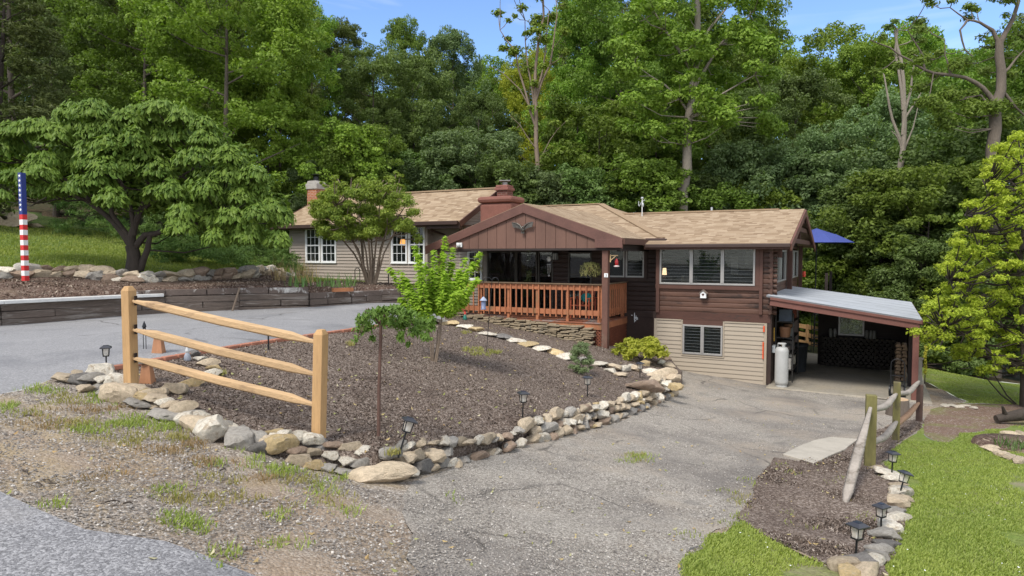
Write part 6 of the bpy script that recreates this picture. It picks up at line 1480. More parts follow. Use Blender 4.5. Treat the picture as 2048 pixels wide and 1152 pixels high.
tufts([(1690, 960, 10, 6, 2), (1585, 950, 8, 4, 2), (1580, 935, 8, 4, 1), (1660, 965, 8, 4, 1), (1735, 1035, 12, 5, 3), (1580, 1030, 6, 3, 1), (1575, 1055, 6, 3, 1), (1625, 1060, 6, 3, 1), (1500, 965, 12, 6, 3), (1450, 985, 8, 4, 2), (1470, 1010, 8, 4, 1), (1475, 1035, 14, 6, 3), (1460, 1055, 14, 5, 3), (1370, 1075, 12, 4, 1), (1390, 1070, 10, 4, 1)], grassm, 'little weeds in the right mulch and along the gravel edge', 'weeds', 14, .05)
bp = []
for px, py, a, k in [(965, 707, 34, 22), (930, 665, 10, 6), (935, 700, 16, 5), (780, 910, 8, 3), (700, 690, 14, 3), (445, 748, 8, 2), (1700, 905, 8, 2)]:
    for _ in range(k): g = hit(px + rng.normal() * a * .5, py + rng.normal() * 3, B); bp.append((g.x, g.y, g.z))
V, Fq = blades(bp, rng, 26, .07, .01, .07, .9); struct(npmesh('bed_weeds', V, Fq, grassy), 'stuff')['label'] = 'yellow-green weeds in the big mulch bed'
p = regpts([1], 120, rng, lambda p: (p[:, 1] < 14)); z = T(p[:, 0], p[:, 1])
V, Fq = leafquads(np.column_stack([p, z + .05]), np.tile([0, 0, 1.], (len(p), 1)) + rng.normal(size=(len(p), 3)) * .2, .018, rng, .8); struct(npmesh('clover_flowers', V, Fq, white), 'stuff')['label'] = 'tiny white clover flowers in the lawn'
# mulch chips and loose gravel
def chips(ids, n, fn, size, name, mat, lb, asp=.3, hz=.01, cond=None, jn=.35):
    p = regpts(ids, n, rng, cond); z = fn(p[:, 0], p[:, 1]) + micro(p[:, 0], p[:, 1], .03, 1.3)
    nn = np.tile([0, 0, 1.], (len(p), 1)) + rng.normal(size=(len(p), 3)) * jn
    V, Fq = leafquads(np.column_stack([p, z + hz]), nn, size, rng, asp, fold=.4); struct(npmesh(name, V, Fq, mat), 'stuff')['label'] = lb
def chipmat(name, stops):
    m, nt, b = newmat(name); g = N(nt, 'ShaderNodeNewGeometry'); nt.links.new(ramp(nt, g.outputs['Random Per Island'], stops), b.inputs['Base Color']); b.inputs['Roughness'].default_value = .9; b.inputs['Specular IOR Level'].default_value = .2; return m
lt_ = chipmat('litter_mat', [(0, (.30, .19, .08)), (.4, (.42, .33, .16)), (.7, (.20, .22, .06)), (1, (.5, .44, .3))])
cm_ = chipmat('chip_mat', [(0, (.035, .024, .018)), (.5, (.105, .077, .06)), (.85, (.21, .165, .135)), (1, (.40, .34, .29))])
sm_ = chipmat('pebble_mat', [(0, (.12, .105, .095)), (.5, (.22, .195, .17)), (.9, (.34, .31, .28)), (1, (.55, .51, .46))])
chips([8], 70000, B, .055, 'mulch_chips', cm_, 'shredded bark chips covering the big mulch bed')
chips([6], 22000, T, .055, 'bark_chips', cm_, 'shredded bark chips of the right mulch border')
chips([10], 9000, U, .09, 'old_mulch_chips', chipmat('old_chip_mat', [(0, (.05, .03, .02)), (.5, (.13, .085, .06)), (1, (.4, .33, .26))]), 'faded bark chips on the upper bed')
def pebbles(ids, n, size, name, lb, cond=None):
    p = regpts(ids, n, rng, cond); z = T(p[:, 0], p[:, 1]) + micro(p[:, 0], p[:, 1], .025, 1.5); k = len(p)
    s_ = size * rng.uniform(.4, 1.5, k)[:, None]; a = rng.uniform(0, 6.28, k); c = np.column_stack([p, z + .004])
    ux = np.stack([np.cos(a), np.sin(a), rng.normal(size=k) * .2], 1) * s_; uy = np.stack([-np.sin(a), np.cos(a), rng.normal(size=k) * .2], 1) * s_ * rng.uniform(.5, .9, k)[:, None]; uz = np.array([0, 0, 1.]) * s_ * .55
    V = np.stack([c - ux, c - uy * .9, c + ux, c + uy, c + uz + ux * .2], 1).reshape(-1, 3); o = np.arange(k)[:, None] * 5
    Fq = np.concatenate([o + np.array(t) for t in ([0, 1, 4], [1, 2, 4], [2, 3, 4], [3, 0, 4])]); struct(npmesh(name, V, Fq, sm_), 'stuff')['label'] = lb
chips([8], 420, B, .05, 'bed_litter', lt_, 'dry leaves and petals scattered on the big mulch bed', .6, .02)
chips([0, 2, 3], 380, T, .045, 'ground_litter', lt_, 'dry leaves and twigs scattered over the driveway and verge', .5, .02)
chips([6], 120, T, .045, 'border_litter', lt_, 'dry leaves scattered on the right mulch border', .5, .02)
pebbles([0], 24000, .011, 'verge_gravel', 'loose gravel and grit on the verge', lambda p: p[:, 1] < 12)
pebbles([2], 42000, .0085, 'drive_gravel', 'loose gravel on the lower driveway', lambda p: p[:, 1] < 14)
# sticks on the verge
mb_ = []
for i, (px, py, dx, dy) in enumerate([(45, 945, 12, 8), (85, 962, 18, 6), (85, 975, -20, -4), (95, 970, 24, 8), (210, 1008, 30, -2), (246, 1012, 20, 0), (175, 992, 26, -6), (440, 945, 12, -2), (45, 835, 20, -1)]):
    a, b_ = hit(px, py, T), hit(px + dx, py + dy, T); o = MB().tube([a + Vector((0, 0, .01)), a.lerp(b_, .5) + Vector((.01, 0, .02)), b_ + Vector((0, 0, .01))], [.006, .006, .003], 5).build('stick', BARKD, None, a); mb_.append(tag(o, 'thin dark twig lying on the gravel verge', 'stick', 'twigs on the verge'))
rank_labels(mb_)

# ------------------------------------------------------------------ things round the house
p = HP(pa[0], fv, 0); p.z = z_at(453, pa[0], fv); ez_ = p.z
eg = thing('eagle_ornament', 'dark metal spread-winged eagle ornament on the brown porch gable', 'ornament', p); em = M('pewter', (.13, .115, .10), .35, .35, 6, metal=.7, bs=30)
def EB(m): 
    return m
mb = MB('H'); mb.ball((pa[0], fv - .06, ez_ - .09), (.055, .045, .09)); mb.ball((pa[0] + .01, fv - .09, ez_ - .02), (.032, .035, .032)); mb.prism([(pa[0] - .06, ez_ - .2), (pa[0] + .06, ez_ - .2), (pa[0] + .03, ez_ - .1), (pa[0] - .03, ez_ - .1)], fv - .07, fv - .05, 1); mb.tube([(pa[0] + .01, fv - .11, ez_ - .02), (pa[0] + .015, fv - .14, ez_ - .035)], [.014, .003], 6); mb.build('body', em, eg)
for s_ in (-1, 1):
    mb = MB('H')
    top = [(0, -.08), (.08, .03), (.18, .09), (.33, .12)]; 
    for k in range(7):
        t = k / 6; x0 = .03 + .26 * t; zt = -.06 + .17 * math.sqrt(t); L = .09 + .05 * t; mb.prism([(pa[0] + s_ * x0, ez_ + zt), (pa[0] + s_ * (x0 + .06), ez_ + zt + .012), (pa[0] + s_ * (x0 + .015), ez_ + zt - L), (pa[0] + s_ * (x0 - .02), ez_ + zt - L + .012)], fv - .05 - .006 * k, fv - .035 - .006 * k, 1)
    mb.tube([(pa[0] + s_ * a, fv - .08, ez_ + b_) for a, b_ in top], [.03, .024, .018, .008], 7); mb.build('wing', em, eg)
# birdhouse
bu = u_at(1408, wv - .1); bz_ = z_at(596, bu, wv - .1); bh = thing('birdhouse', 'white wooden birdhouse with grey roof and heart cut-out on the log wall', 'birdhouse', HP(bu, wv - .12, bz_))
vv = wv - .05
mb = MB('H'); mb.prism([(bu - .08, bz_), (bu + .08, bz_), (bu + .08, bz_ + .14), (bu, bz_ + .21), (bu - .08, bz_ + .14)], vv - .14, vv - .0, 1); mb.build('box', white, bh, bevel=.003)
mb = MB('H'); mb.prism([(bu - .11, bz_ + .125), (bu, bz_ + .225), (bu, bz_ + .245), (bu - .12, bz_ + .135)], vv - .17, vv, 1); mb.prism([(bu + .11, bz_ + .125), (bu, bz_ + .225), (bu, bz_ + .245), (bu + .12, bz_ + .135)], vv - .171, vv - .001, 1); mb.build('roof', M('bh_roof', (.22, .17, .14), .8), bh)
mb = MB('H'); mb.ball((bu - .016, vv - .142, bz_ + .11), (.022, .006, .022)); mb.ball((bu + .016, vv - .142, bz_ + .11), (.022, .006, .022)); mb.prism([(bu - .035, bz_ + .105), (bu + .035, bz_ + .105), (bu, bz_ + .055)], vv - .148, vv - .139, 1); mb.build('heart', M('heart_mat', (.06, .02, .015), .8), bh)
# wind chime, wall lantern, plaque, feeder bracket
def hangpt(px, py, v): u = u_at(px, v); return Vector((u, v, z_at(py, u, v)))
c = hangpt(1098, 503, 19.6); q0 = HP(*c); wc = thing('wind_chime', 'white disc and tube wind chime hanging under the porch roof', 'wind chime', q0)
MB().tube([q0, q0 - Vector((0, 0, .75))], .004, 5).build('cord', metald, wc)
mb = MB(); mb.lathe(q0 - Vector((0, 0, .24)), [(.05, -.07), (.07, 0), (.05, .07)], 12); mb.build('disc', white, wc)
mb = MB(); mb.lathe(q0 - Vector((0, 0, .42)), [(.06, 0), (.06, .015)], 12); mb.build('plate', white, wc)
for k in range(4): t = k * 1.57; MB().tube([q0 + Vector((.04 * math.cos(t), .04 * math.sin(t), -.43)), q0 + Vector((.04 * math.cos(t), .04 * math.sin(t), -.66 - .02 * k))], .009, 6).build('chime_tube', alu, wc)
MB().ball(q0 - Vector((0, 0, .76)), .028).build('clapper', white, wc)
c = hangpt(1111, 512, mv - .1); q0 = HP(*c); ln = thing('wall_lantern', 'square frosted wall lantern on the dark wall beside the porch door', 'lantern', q0)
mb = MB('H'); mb.b(c.x - .07, c.x + .07, mv - .18, mv - .06, c.z - .12, c.z + .08); mb.build('glass', M('frost', (.32, .33, .32), .4), ln)
mb = MB('H')
for a in (-.075, 0, .075): mb.b(c.x + a - .006, c.x + a + .006, mv - .19, mv - .181, c.z - .13, c.z + .09)
mb.b(c.x - .09, c.x + .09, mv - .2, mv - .05, c.z + .085, c.z + .11); mb.build('frame', metald, ln)
c = hangpt(1212, 551, 17.6); mb = MB('H'); mb.b(c.x - .055, c.x + .055, 17.597, 17.615, c.z - .05, c.z + .06); pq = tag(mb.build('number_plaque', white, None, HP(c.x, 17.6, c.z), bevel=.004), 'small white house number plaque on the brown porch post', 'plaque')
def textob(s_, loc, size, mat, rz, parent=None, name='lettering'):
    cu_ = bpy.data.curves.new(name, 'FONT'); cu_.body = s_; cu_.size = size; cu_.extrude = .002; cu_.align_x = 'CENTER'; cu_.align_y = 'CENTER'
    o = bpy.data.objects.new(name, cu_); COL.objects.link(o); dg = bpy.context.evaluated_depsgraph_get(); me = bpy.data.meshes.new_from_object(o.evaluated_get(dg)); bpy.data.objects.remove(o)
    me.transform(Matrix.Rotation(rz, 4, 'Z') @ Matrix.Rotation(math.pi / 2, 4, 'X')); o = bpy.data.objects.new(name, me); COL.objects.link(o); o.data.materials.clear(); o.data.materials.append(mat)
    if parent is not None: o.parent = parent; o.location = Vector(loc) - Vector(parent['_o'])
    return o
textob('3', HP(c.x + .005, 17.594, c.z), .09, metald, -HA, pq, 'numeral')
c = hangpt(918, 490, fv - .05); mb = MB('H'); mb.ball((c.x, fv - .08, c.z + .0), (.06, .07, .07)); mb.b(c.x - .1, c.x + .1, fv - .05, fv - .0, c.z - .07, c.z + .07); tag(mb.build('floodlight', M('flood_mat', (.6, .6, .58), .4), None, HP(*c), bevel=.01), 'white floodlight fixture at the left end of the porch gable', 'light')
c = hangpt(1220, 512, 17.72); q0 = HP(*c); br_ = thing('feeder_bracket', 'small pale wooden bracket on the porch post holding a red feeder', 'bracket', q0); lw = M('light_wood', (.55, .38, .2), .7)
mb = MB('H'); mb.b(c.x - .0, c.x + .025, 17.7, 17.73, c.z - .17, c.z + .04); mb.b(c.x + .02, c.x + .22, 17.7, 17.73, c.z, c.z + .025); mb.beam((c.x + .02, 17.715, c.z - .12), (c.x + .16, 17.715, c.z), .02, .02); mb.build('arm', lw, br_)
f0 = HP(c.x + .19, 17.715, c.z - .04); hf = thing('hummingbird_feeder', 'red glass hummingbird feeder hanging beside the porch post', 'bird feeder', f0); redg = M('red_glass', (.28, .02, .02), .15, .1)
MB().tube([f0 + Vector((0, 0, .04)), f0 - Vector((0, 0, .03))], .003, 5).build('wire', metald, hf); MB().lathe(f0 - Vector((0, 0, .22)), [(.03, 0), (.05, .03), (.05, .12), (.025, .17), (.02, .19)], 12).build('bottle', redg, hf); MB().lathe(f0 - Vector((0, 0, .26)), [(.03, 0), (.08, .01), (.075, .035), (.03, .045)], 14).build('tray', M('feeder_white', (.6, .5, .48), .4), hf)
# hanging baskets
hm = leafmat('leaf_basket', (.12, .14, .04), (.20, .19, .06), (.30, .26, .12), .25)
for px, py, sc_, sd_, lb in ((1181, 540, 1.0, 61, 'trailing plant in a hanging basket at the right of the porch'), (948, 535, .9, 62, 'hanging plant at the left end of the porch roof')):
    c = hangpt(px, py, 18.0); q0 = HP(*c); hb = thing('hanging_plant', lb, 'hanging plant', q0)
    C_ = []; N_ = []
    for k in range(620):
        t = q.uniform(0, 6.28); s_ = q.uniform(0, 1); rr = (.08 + .2 * math.sin(min(1, s_ * 1.3) * 1.57)) * sc_ * q.uniform(.5, 1.15); z = (.2 - .1 * s_ - .38 * max(0, s_ - .35) * q.uniform(.4, 1.4)) * sc_; C_.append((q0.x + rr * math.cos(t), q0.y + rr * math.sin(t), q0.z + z)); N_.append((math.cos(t), math.sin(t), .4))
    V, Fq = leafquads(np.array(C_), np.array(N_), .085, np.random.default_rng(sd_), .22, droop=1.2); npmesh('foliage', V, Fq, hm, hb)
    MB().lathe(q0 + Vector((0, 0, -.04)), [(.06, 0), (.12 * sc_, .14)], 14).build('pot', M('pot_brown', (.08, .05, .035), .8), hb)
    mb = MB()
    for k in range(3): mb.tube([q0 + Vector((.11 * math.cos(k * 2.1), .11 * math.sin(k * 2.1), .1)), q0 + Vector((0, 0, .34))], .003, 4)
    mb.build('chain', metald, hb)
    MB().tube([q0 + Vector((0, 0, .34)), Vector((q0.x, q0.y, 3.74))], .004, 4).build('hook', metald, hb)
# shepherd's hook with tube feeder
p0 = hit(972, 708, B); dd_ = p0.y; sk = thing('shepherd_hook', 'black double shepherd hook pole standing in the mulch bed', 'pole', p0)
t_ = at(984, 562, dd_); mb = MB(); mb.tube([p0 - Vector((0, 0, .1)), p0.lerp(t_, .5), t_], .007, 6); mb.build('pole', metald, sk)
mb = MB()
for s_, w_ in ((-1, .17), (1, .13)):
    pts_ = [t_ + Vector((s_ * w_ * (1 - math.cos(a)) * .5, 0, .07 * math.sin(a))) for a in np.linspace(0, math.pi, 9)]; mb.tube(pts_ + [pts_[-1] - Vector((0, 0, .05))], .006, 5)
mb.build('arm', metald, sk)
f0 = t_ + Vector((-.17, 0, -.05)); tf = thing('tube_feeder', 'blue-grey tube bird feeder with cone roof hanging on the shepherd hook', 'bird feeder', f0)
fb_ = at(967, 619, dd_); fb_ = Vector((f0.x, f0.y, fb_.z)); MB().tube([f0, fb_ + Vector((0, 0, .25))], .003, 4).build('wire', metald, tf)
MB().lathe(fb_, [(.055, 0), (.055, .02), (.045, .025), (.045, .18)], 14).build('tube', M('feeder_blue', (.13, .16, .26), .35, .3, 18), tf); MB().lathe(fb_ + Vector((0, 0, .18)), [(.075, 0), (.06, .02), (.01, .075)], 14).build('cone_roof', M('feeder_cap', (.32, .36, .46), .3), tf)
# gnome, figurine
for px, py, h, lb, c1_, c2_, c3_, fn in ((930, 640, .28, 'small garden gnome with red hat at the foot of the deck wall', (.03, .18, .14), (.5, .04, .03), (.5, .35, .25), B), (375, 722, .2, 'little grey and white garden figurine near the brick edging', (.28, .3, .34), (.5, .5, .5), (.5, .48, .45), B)):
    p = hit(px, py, fn); g = thing('garden_gnome' if h > .25 else 'figurine', lb, 'garden figure', p); k = h / .3
    MB().lathe(p, [(.05 * k, 0), (.07 * k, .03 * k), (.06 * k, .1 * k), (.035 * k, .16 * k)], 12).build('body', M('fig%s' % fn_ if False else 'figure_body_%d' % int(h * 100), c1_, .5, .4, 20), g); MB().ball(p + Vector((0, 0, .185 * k)), .036 * k).build('head', M('figure_face_%d' % int(h * 100), c3_, .5), g); MB().lathe(p + Vector((0, 0, .2 * k)), [(.04 * k, 0), (.03 * k, .04 * k), (.006 * k, .1 * k)], 12).build('hat', M('figure_hat_%d' % int(h * 100), c2_, .5), g)
# white butterflies on the dark foundation
c = hangpt(1270, 635, mv - .06); mb = MB('H')
for k in range(9): mb.ball((c.x + q.uniform(-.09, .09), mv - .07, c.z + q.uniform(-.14, .12)), (q.uniform(.012, .03), .006, q.uniform(.012, .03)), 6, 5)
mb.ball((c.x, mv - .066, c.z), (.02, .004, .16), 6, 5); tag(mb.build('wall_decoration', white, None, HP(*c)), 'cluster of small white wall decorations on the dark foundation', 'decoration')
# porch furniture: red rocking chair with teal pillow
c = hangpt(1165, 628, 18.95); bz_ = fz; rc = thing('porch_chair', 'red-orange wooden porch chair behind the railing', 'chair', HP(c.x, 19.0, bz_)); rdw = M('chair_red', (.42, .10, .05), .6, .25)
u0, v0 = c.x, 19.0
for i in range(4): mb = MB('H'); mb.b(u0 - .27, u0 + .27, v0 - .24 + i * .13, v0 - .13 + i * .13, bz_ + .4, bz_ + .42); mb.build('seat_slat', rdw, rc)
for i in range(5): mb = MB('H'); mb.beam((u0 - .22 + i * .11, v0 + .26, bz_ + .42), (u0 - .22 + i * .11, v0 + .4, bz_ + 1.02), .07, .02); mb.build('back_slat', rdw, rc)
for a in (-.29, .29):
    for b_, h in ((-.24, .62), (.27, .6)): mb = MB('H'); mb.b(u0 + a - .02, u0 + a + .02, v0 + b_ - .02, v0 + b_ + .02, bz_ + .03, bz_ + h); mb.build('leg', rdw, rc)
    mb = MB('H'); mb.b(u0 + a - .045, u0 + a + .045, v0 - .3, v0 + .32, bz_ + .62, bz_ + .645); mb.build('armrest', rdw, rc)
mb = MB('H'); mb.ball((u0 + .05, v0 + .18, bz_ + .62), (.2, .09, .15)); tag(mb.build('pillow', M('teal_cloth', (.03, .28, .27), .9, .3, 14), None, HP(u0, v0 + .2, bz_ + .5)), 'teal patterned pillow resting on the red porch chair', 'pillow')
lampshade('glowing orange lamp seen through the porch sliding door', u_at(1003, mv + .5), mv + .45, 2.85, .1, .28, 1.2)
lampshade('lit cream table lamp behind the left pane of the wing window', u_at(1328, wv + .3), wv + .35, 2.98, .07, .2, 2.5, (1, .72, .42, 1))
# roof antenna and vent pipe
p = HP(u_at(1283, 23.0), 23.0, 0); p.z = z_at(430, u_at(1283, 23.0), 23.0); an = thing('weather_station', 'white weather instrument mast standing above the roof ridge', 'antenna', p)
MB().tube([p - Vector((0, 0, .1)), p + Vector((0, 0, .55))], .015, 6).build('mast', white, an); mb = MB(); mb.tube([p + Vector((-.1, 0, .3)), p + Vector((-.02, 0, .45)), p + Vector((.1, 0, .52))], .01, 5); mb.ball(p + Vector((0, 0, .58)), (.05, .05, .04)); mb.ball(p + Vector((.02, 0, .35)), (.045, .045, .08)); mb.box(p + Vector((-.12, 0, .4)), (.02, .02, .16)); mb.build('instrument', M('grey_paint', (.42, .44, .45), .4), an)
uu = u_at(1421, 23.6); p = HP(uu, 23.65, 4.9); tag(MB().tube([p, p + Vector((0, 0, .28))], .035, 10).build('vent_pipe', M('grey_paint', (.42, .44, .45), .4), None, p), 'short grey plumbing vent pipe on the wing roof ridge', 'pipe')
# umbrella behind the wing
p = at(1626, 800, 27.2); p.z = 2.2; um = thing('patio_umbrella', 'blue patio umbrella behind the right end of the log wing', 'umbrella', p)
tz = at(1622, 457, 27.2).z; ez2 = at(1700, 486, 27.2).z; rr_ = 1.42
mb = MB(); n = 8
for i in range(n):
    a0 = 2 * math.pi * i / n; a1 = 2 * math.pi * (i + 1) / n
    for (ra_, za_), (rb_, zb_) in (((0, tz), (.5 * rr_, tz + (ez2 - tz) * .42)), ((.5 * rr_, tz + (ez2 - tz) * .42), (rr_, ez2))):
        vs = [p.xy.to_3d() + Vector((ra_ * math.cos(a0), ra_ * math.sin(a0), za_)), p.xy.to_3d() + Vector((rb_ * math.cos(a0), rb_ * math.sin(a0), zb_)), p.xy.to_3d() + Vector((rb_ * math.cos(a1), rb_ * math.sin(a1), zb_)), p.xy.to_3d() + Vector((ra_ * math.cos(a1), ra_ * math.sin(a1), za_))]
        if ra_ == 0: mb.add(vs[:3], [(0, 1, 2)])
        else: mb.add(vs, [(0, 1, 2, 3)])
cn = mb.build('canopy', M('umbrella_blue', (.045, .065, .24), .7, .1, 2), um); so = cn.modifiers.new('cloth', 'SOLIDIFY'); so.thickness = .01
MB().tube([Vector((p.x, p.y, -.2)), Vector((p.x, p.y, tz))], .025, 8).build('pole', metald, um)
# dark patio platform the umbrella stands on, mostly hidden
mb = MB('H'); mb.b(-2.4, -1.5, 27.6, 30.5, 1.9, 2.0); mb.b(-1.62, -1.52, 27.6, 27.7, -.2, 2.9); mb.b(-1.62, -1.52, 30.4, 30.5, -.2, 2.9)
rd_ = thing('rear_deck', 'dark raised deck corner behind the log wing', 'deck', HP(-1.5, 28.5, 0)); mb.each('frame', darkr, rd_)
pr_ = at(1608, 548, 24.2); tag(MB().lathe(pr_, [(.05, -.1), (.06, 0), (.05, .1)], 10).build('red_lantern', M('red_plastic', (.6, .06, .03), .4), None, pr_), 'small red container on the rail behind the wing corner', 'container')
# ---- carport contents
cx0 = wr_ + .1
pt = HP(u_at(1567, 19.55), 19.55, .03); tk = thing('propane_tank', 'tall white propane cylinder standing at the carport entrance', 'propane tank', pt); tkm = M('tank_white', (.40, .395, .375), .45, .12, 3, stain=((.36, .33, .29), 5, .62))
MB().lathe(pt, [(.15, .0), (.15, .05)], 20).build('foot_ring', tkm, tk); MB().lathe(pt, [(.12, .04), (.168, .08), (.173, .15), (.173, .95), (.168, 1.0), (.13, 1.06), (.05, 1.08)], 24).build('cylinder', tkm, tk)
mb = MB()
for k in range(3): a = k * 2.09 + .5; mb.beam(pt + Vector((.1 * math.cos(a), .1 * math.sin(a), 1.05)), pt + Vector((.1 * math.cos(a), .1 * math.sin(a), 1.17)), .07, .012, (math.cos(a), math.sin(a), 0))
mb.lathe(pt + Vector((0, 0, 1.15)), [(.11, 0), (.115, .02), (.1, .03)], 16); mb.build('collar', tkm, tk); MB().lathe(pt + Vector((0, 0, 1.07)), [(.02, 0), (.02, .05), (.035, .055), (.035, .075)], 10).build('valve', M('brass', (.4, .28, .1), .3, metal=.8), tk)
def H3(u, v, z): return HP(u, v, z)
u1, v1 = cx0 + .02, 20.3
sh = thing('storage_rack', 'dark metal shelving rack crammed with gear along the carport wall', 'shelf', HP(u1, v1, 0)); rust = M('rack_metal', (.05, .045, .04), .6, .3, 6, metal=.4)
for a in (0, .45):
    for b_ in (0, 1.5): mb = MB('H'); mb.b(u1 + a, u1 + a + .03, v1 + b_, v1 + b_ + .03, 0, 1.9); mb.build('upright', rust, sh)
for z in (.35, .8, 1.25, 1.7): mb = MB('H'); mb.b(u1 + .0, u1 + .48, v1, v1 + 1.53, z, z + .02); mb.build('shelf_board', rust, sh)
it = []
cols_ = [(.35, .33, .30), (.12, .1, .09), (.25, .12, .06), (.08, .1, .13), (.4, .36, .28), (.05, .05, .05), (.2, .2, .18), (.3, .08, .05)]
for i in range(16):
    z = (.37, .82, 1.27, 1.72)[i % 4]; v = v1 + .12 + (i // 4) * .36; cc_ = cols_[i % 8]; w_ = q.uniform(.12, .17); hh_ = q.uniform(.16, .34); mb = MB('H')
    if i % 3 == 0: mb.b(u1 + .08, u1 + .42, v - w_ + .1, v + w_ + .05, z, z + hh_); nm_ = 'storage_box'
    else:
        mb = MB(); mb.lathe(HP(u1 + .24, v + .05, z), [(w_ * .8, 0), (w_, hh_ * .85), (w_ * 1.04, hh_ * .9), (w_ * .9, hh_)], 12); nm_ = 'bucket'
    o = tag(mb.build(nm_, M('gear_%d' % (i % 8), cc_, .6, .3, 8), None, HP(u1 + .24, v, z), bevel=.008 if nm_ == 'storage_box' else 0), '%s %s on the carport shelving, %s' % ('dusty boxy' if nm_ == 'storage_box' else 'round', 'box' if nm_ == 'storage_box' else 'tub', 'shelf %s from the floor' % ORD[i % 4]), nm_.replace('_', ' '), 'gear on the carport shelving'); it.append(o)
rank_labels(it)
tb = HP(u_at(1600, 22.4), 22.4, .03); bn = thing('trash_bin', 'black plastic rubbish bin beside the carport shelving', 'bin', tb); bk = M('black_plastic', (.025, .027, .03), .45, .2)
MB().lathe(tb, [(.22, 0), (.27, .75), (.29, .76), (.29, .8)], 20).build('body', bk, bn); MB().lathe(tb + Vector((0, 0, .8)), [(.3, 0), (.28, .05), (.06, .08)], 20).build('lid', bk, bn)
for s_ in (-1, 1): MB().tube([tb + Vector((s_ * .27, -.08, .6)), tb + Vector((s_ * .34, -.08, .62)), tb + Vector((s_ * .34, .08, .62)), tb + Vector((s_ * .27, .08, .6))], .012, 6).build('handle', bk, bn)
# red tools, meter box and yellow handle on the corner of the wall
for ya, yb, px, lb, cc_, w_ in ((652, 664, 1530, 'short orange-red tool hung near the top of the carport corner', (.75, .09, .02), .022), (684, 718, 1529, 'long orange-red level hung on the carport corner', (.75, .09, .02), .018), (655, 682, 1549, 'yellow wooden tool handle hung on the carport side wall', (.55, .33, .06), .012)):
    if px < 1540: a, b_ = HP(wr_ + .0, wv - .09, 0), None; u_ = u_at(px, wv - .09); a = HP(u_, wv - .09, z_at(ya, u_, wv - .09)); b_ = HP(u_, wv - .09, z_at(yb, u_, wv - .09))
    else: a = HP(wr_ + .12, 20.05, z_at(ya, wr_ + .12, 20.05)); b_ = HP(wr_ + .12, 20.1, z_at(yb, wr_ + .12, 20.1))
    tag(MB().tube([a, b_], w_, 8).build('tool', M('tool_%d' % px, cc_, .4, .1), None, b_), lb, 'tool')
mb = MB('H'); zc = z_at(697, wr_, wv + .3); mb.b(wr_ + .08, wr_ + .16, wv + .2, wv + .5, zc - .1, zc + .1); tag(mb.build('outlet_box', M('grey_paint', (.42, .44, .45), .4), None, HP(wr_ + .1, wv + .35, zc), bevel=.006), 'grey electrical box on the carport side wall above the propane cylinder', 'electrical box')
# jars on the wall shelf
it = []
for px in (1664, 1672, 1737, 1745, 1752):
    u_ = u_at(px, bv - .2); p = HP(u_, bv - .2, oz0 - .1); o = MB().lathe(p, [(.05, 0), (.055, .02), (.055, .2), (.04, .23), (.04, .26)], 12).build('jar', M('jar_mat', (.20, .19, .17), .3), None, p); it.append(tag(o, 'pale jar standing on the carport wall shelf', 'jar', 'jars on the carport shelf'))
rank_labels(it)
# firewood: a dim pile along the back wall and a lighter stack by the right post
rngf = random.Random(8); mb = MB('H')
for i in range(150):
    z = .09 + (i // 15) * .1; u_ = bu0 + .18 + (i % 15) * .145 + (.07 if (i // 15) % 2 else 0); r_ = rngf.uniform(.05, .068)
    if z < .95: mb.tube([(u_, bv - .45 + rngf.uniform(-.03, .03), z), (u_, bv - .08, z)], r_, 7)
mb.b(bu0 + .1, .62, bv - .2, bv - .06, .0, .95)
dp = mb.build('woodpile', M('dark_bark', (.035, .028, .022), .9, .5, 8), None, HP(-.3, bv - .3, 0)); dp['kind'] = 'stuff'; dp['label'] = 'dim pile of firewood along the back wall of the carport'
it = []; fwm = M('split_wood', (.24, .16, .10), .85, .3, 6, (1, 1, 4), 25, .4)
for r_ in range(11):
    for k in range(2):
        z = .1 + r_ * .095; u_ = .62 + k * .145 + (r_ % 2) * .02; p = HP(u_, 21.9, z); o = MB('H').prism([(u_ - .075, z - .03), (u_ + .07, z - .045), (u_ + .06, z + .04), (u_ - .03, z + .045)], 21.75 + rngf.uniform(-.05, .05), 22.2, 1).build('firewood_log', fwm, None, p, bevel=.006); it.append(tag(o, 'split firewood log in the stack beside the right carport post', 'firewood', 'firewood stack by the carport post'))
# chopping stump, hand truck, grey post, mullein
p = at(1795, 832, 14.9); p.z = gz(p.x, p.y) + .0; st = thing('chopping_stump', 'cut tree stump standing behind the old rail fence', 'stump', p); MB().lathe(p, [(.25, -.05), (.235, .1), (.22, .36), (.215, .37)], 16).build('bark', BARK, st); MB().lathe(p + Vector((0, 0, .371)), [(.205, 0), (.2, .006)], 16).build('cut_face', M('cut_wood', (.48, .33, .2), .8), st)
p = HP(.62, 19.75, .03); ht = thing('hand_truck', 'dark hand truck with hooped handle inside the right carport post', 'hand truck', p)
mb = MB('H'); mb.tube([(.42, 19.75, .05), (.42, 19.8, .8)] + [(.57 + .15 * math.cos(a), 19.8, .8 + .14 * math.sin(a)) for a in np.linspace(math.pi, 0, 9)][1:] + [(.72, 19.75, .05)], .014, 6); mb.build('frame', metald, ht)
for z in (.25, .5): mb = MB('H'); mb.b(.43, .71, 19.76, 19.78, z, z + .03); mb.build('crossbar', metald, ht)
mb = MB('H'); mb.b(.38, .76, 19.55, 19.75, .035, .045); mb.build('toe_plate', metald, ht)
for a in (.4, .74): MB('H').tube([(a - .02, 19.86, .14), (a + .02, 19.86, .14)], .1, 12).build('wheel', bk, ht)
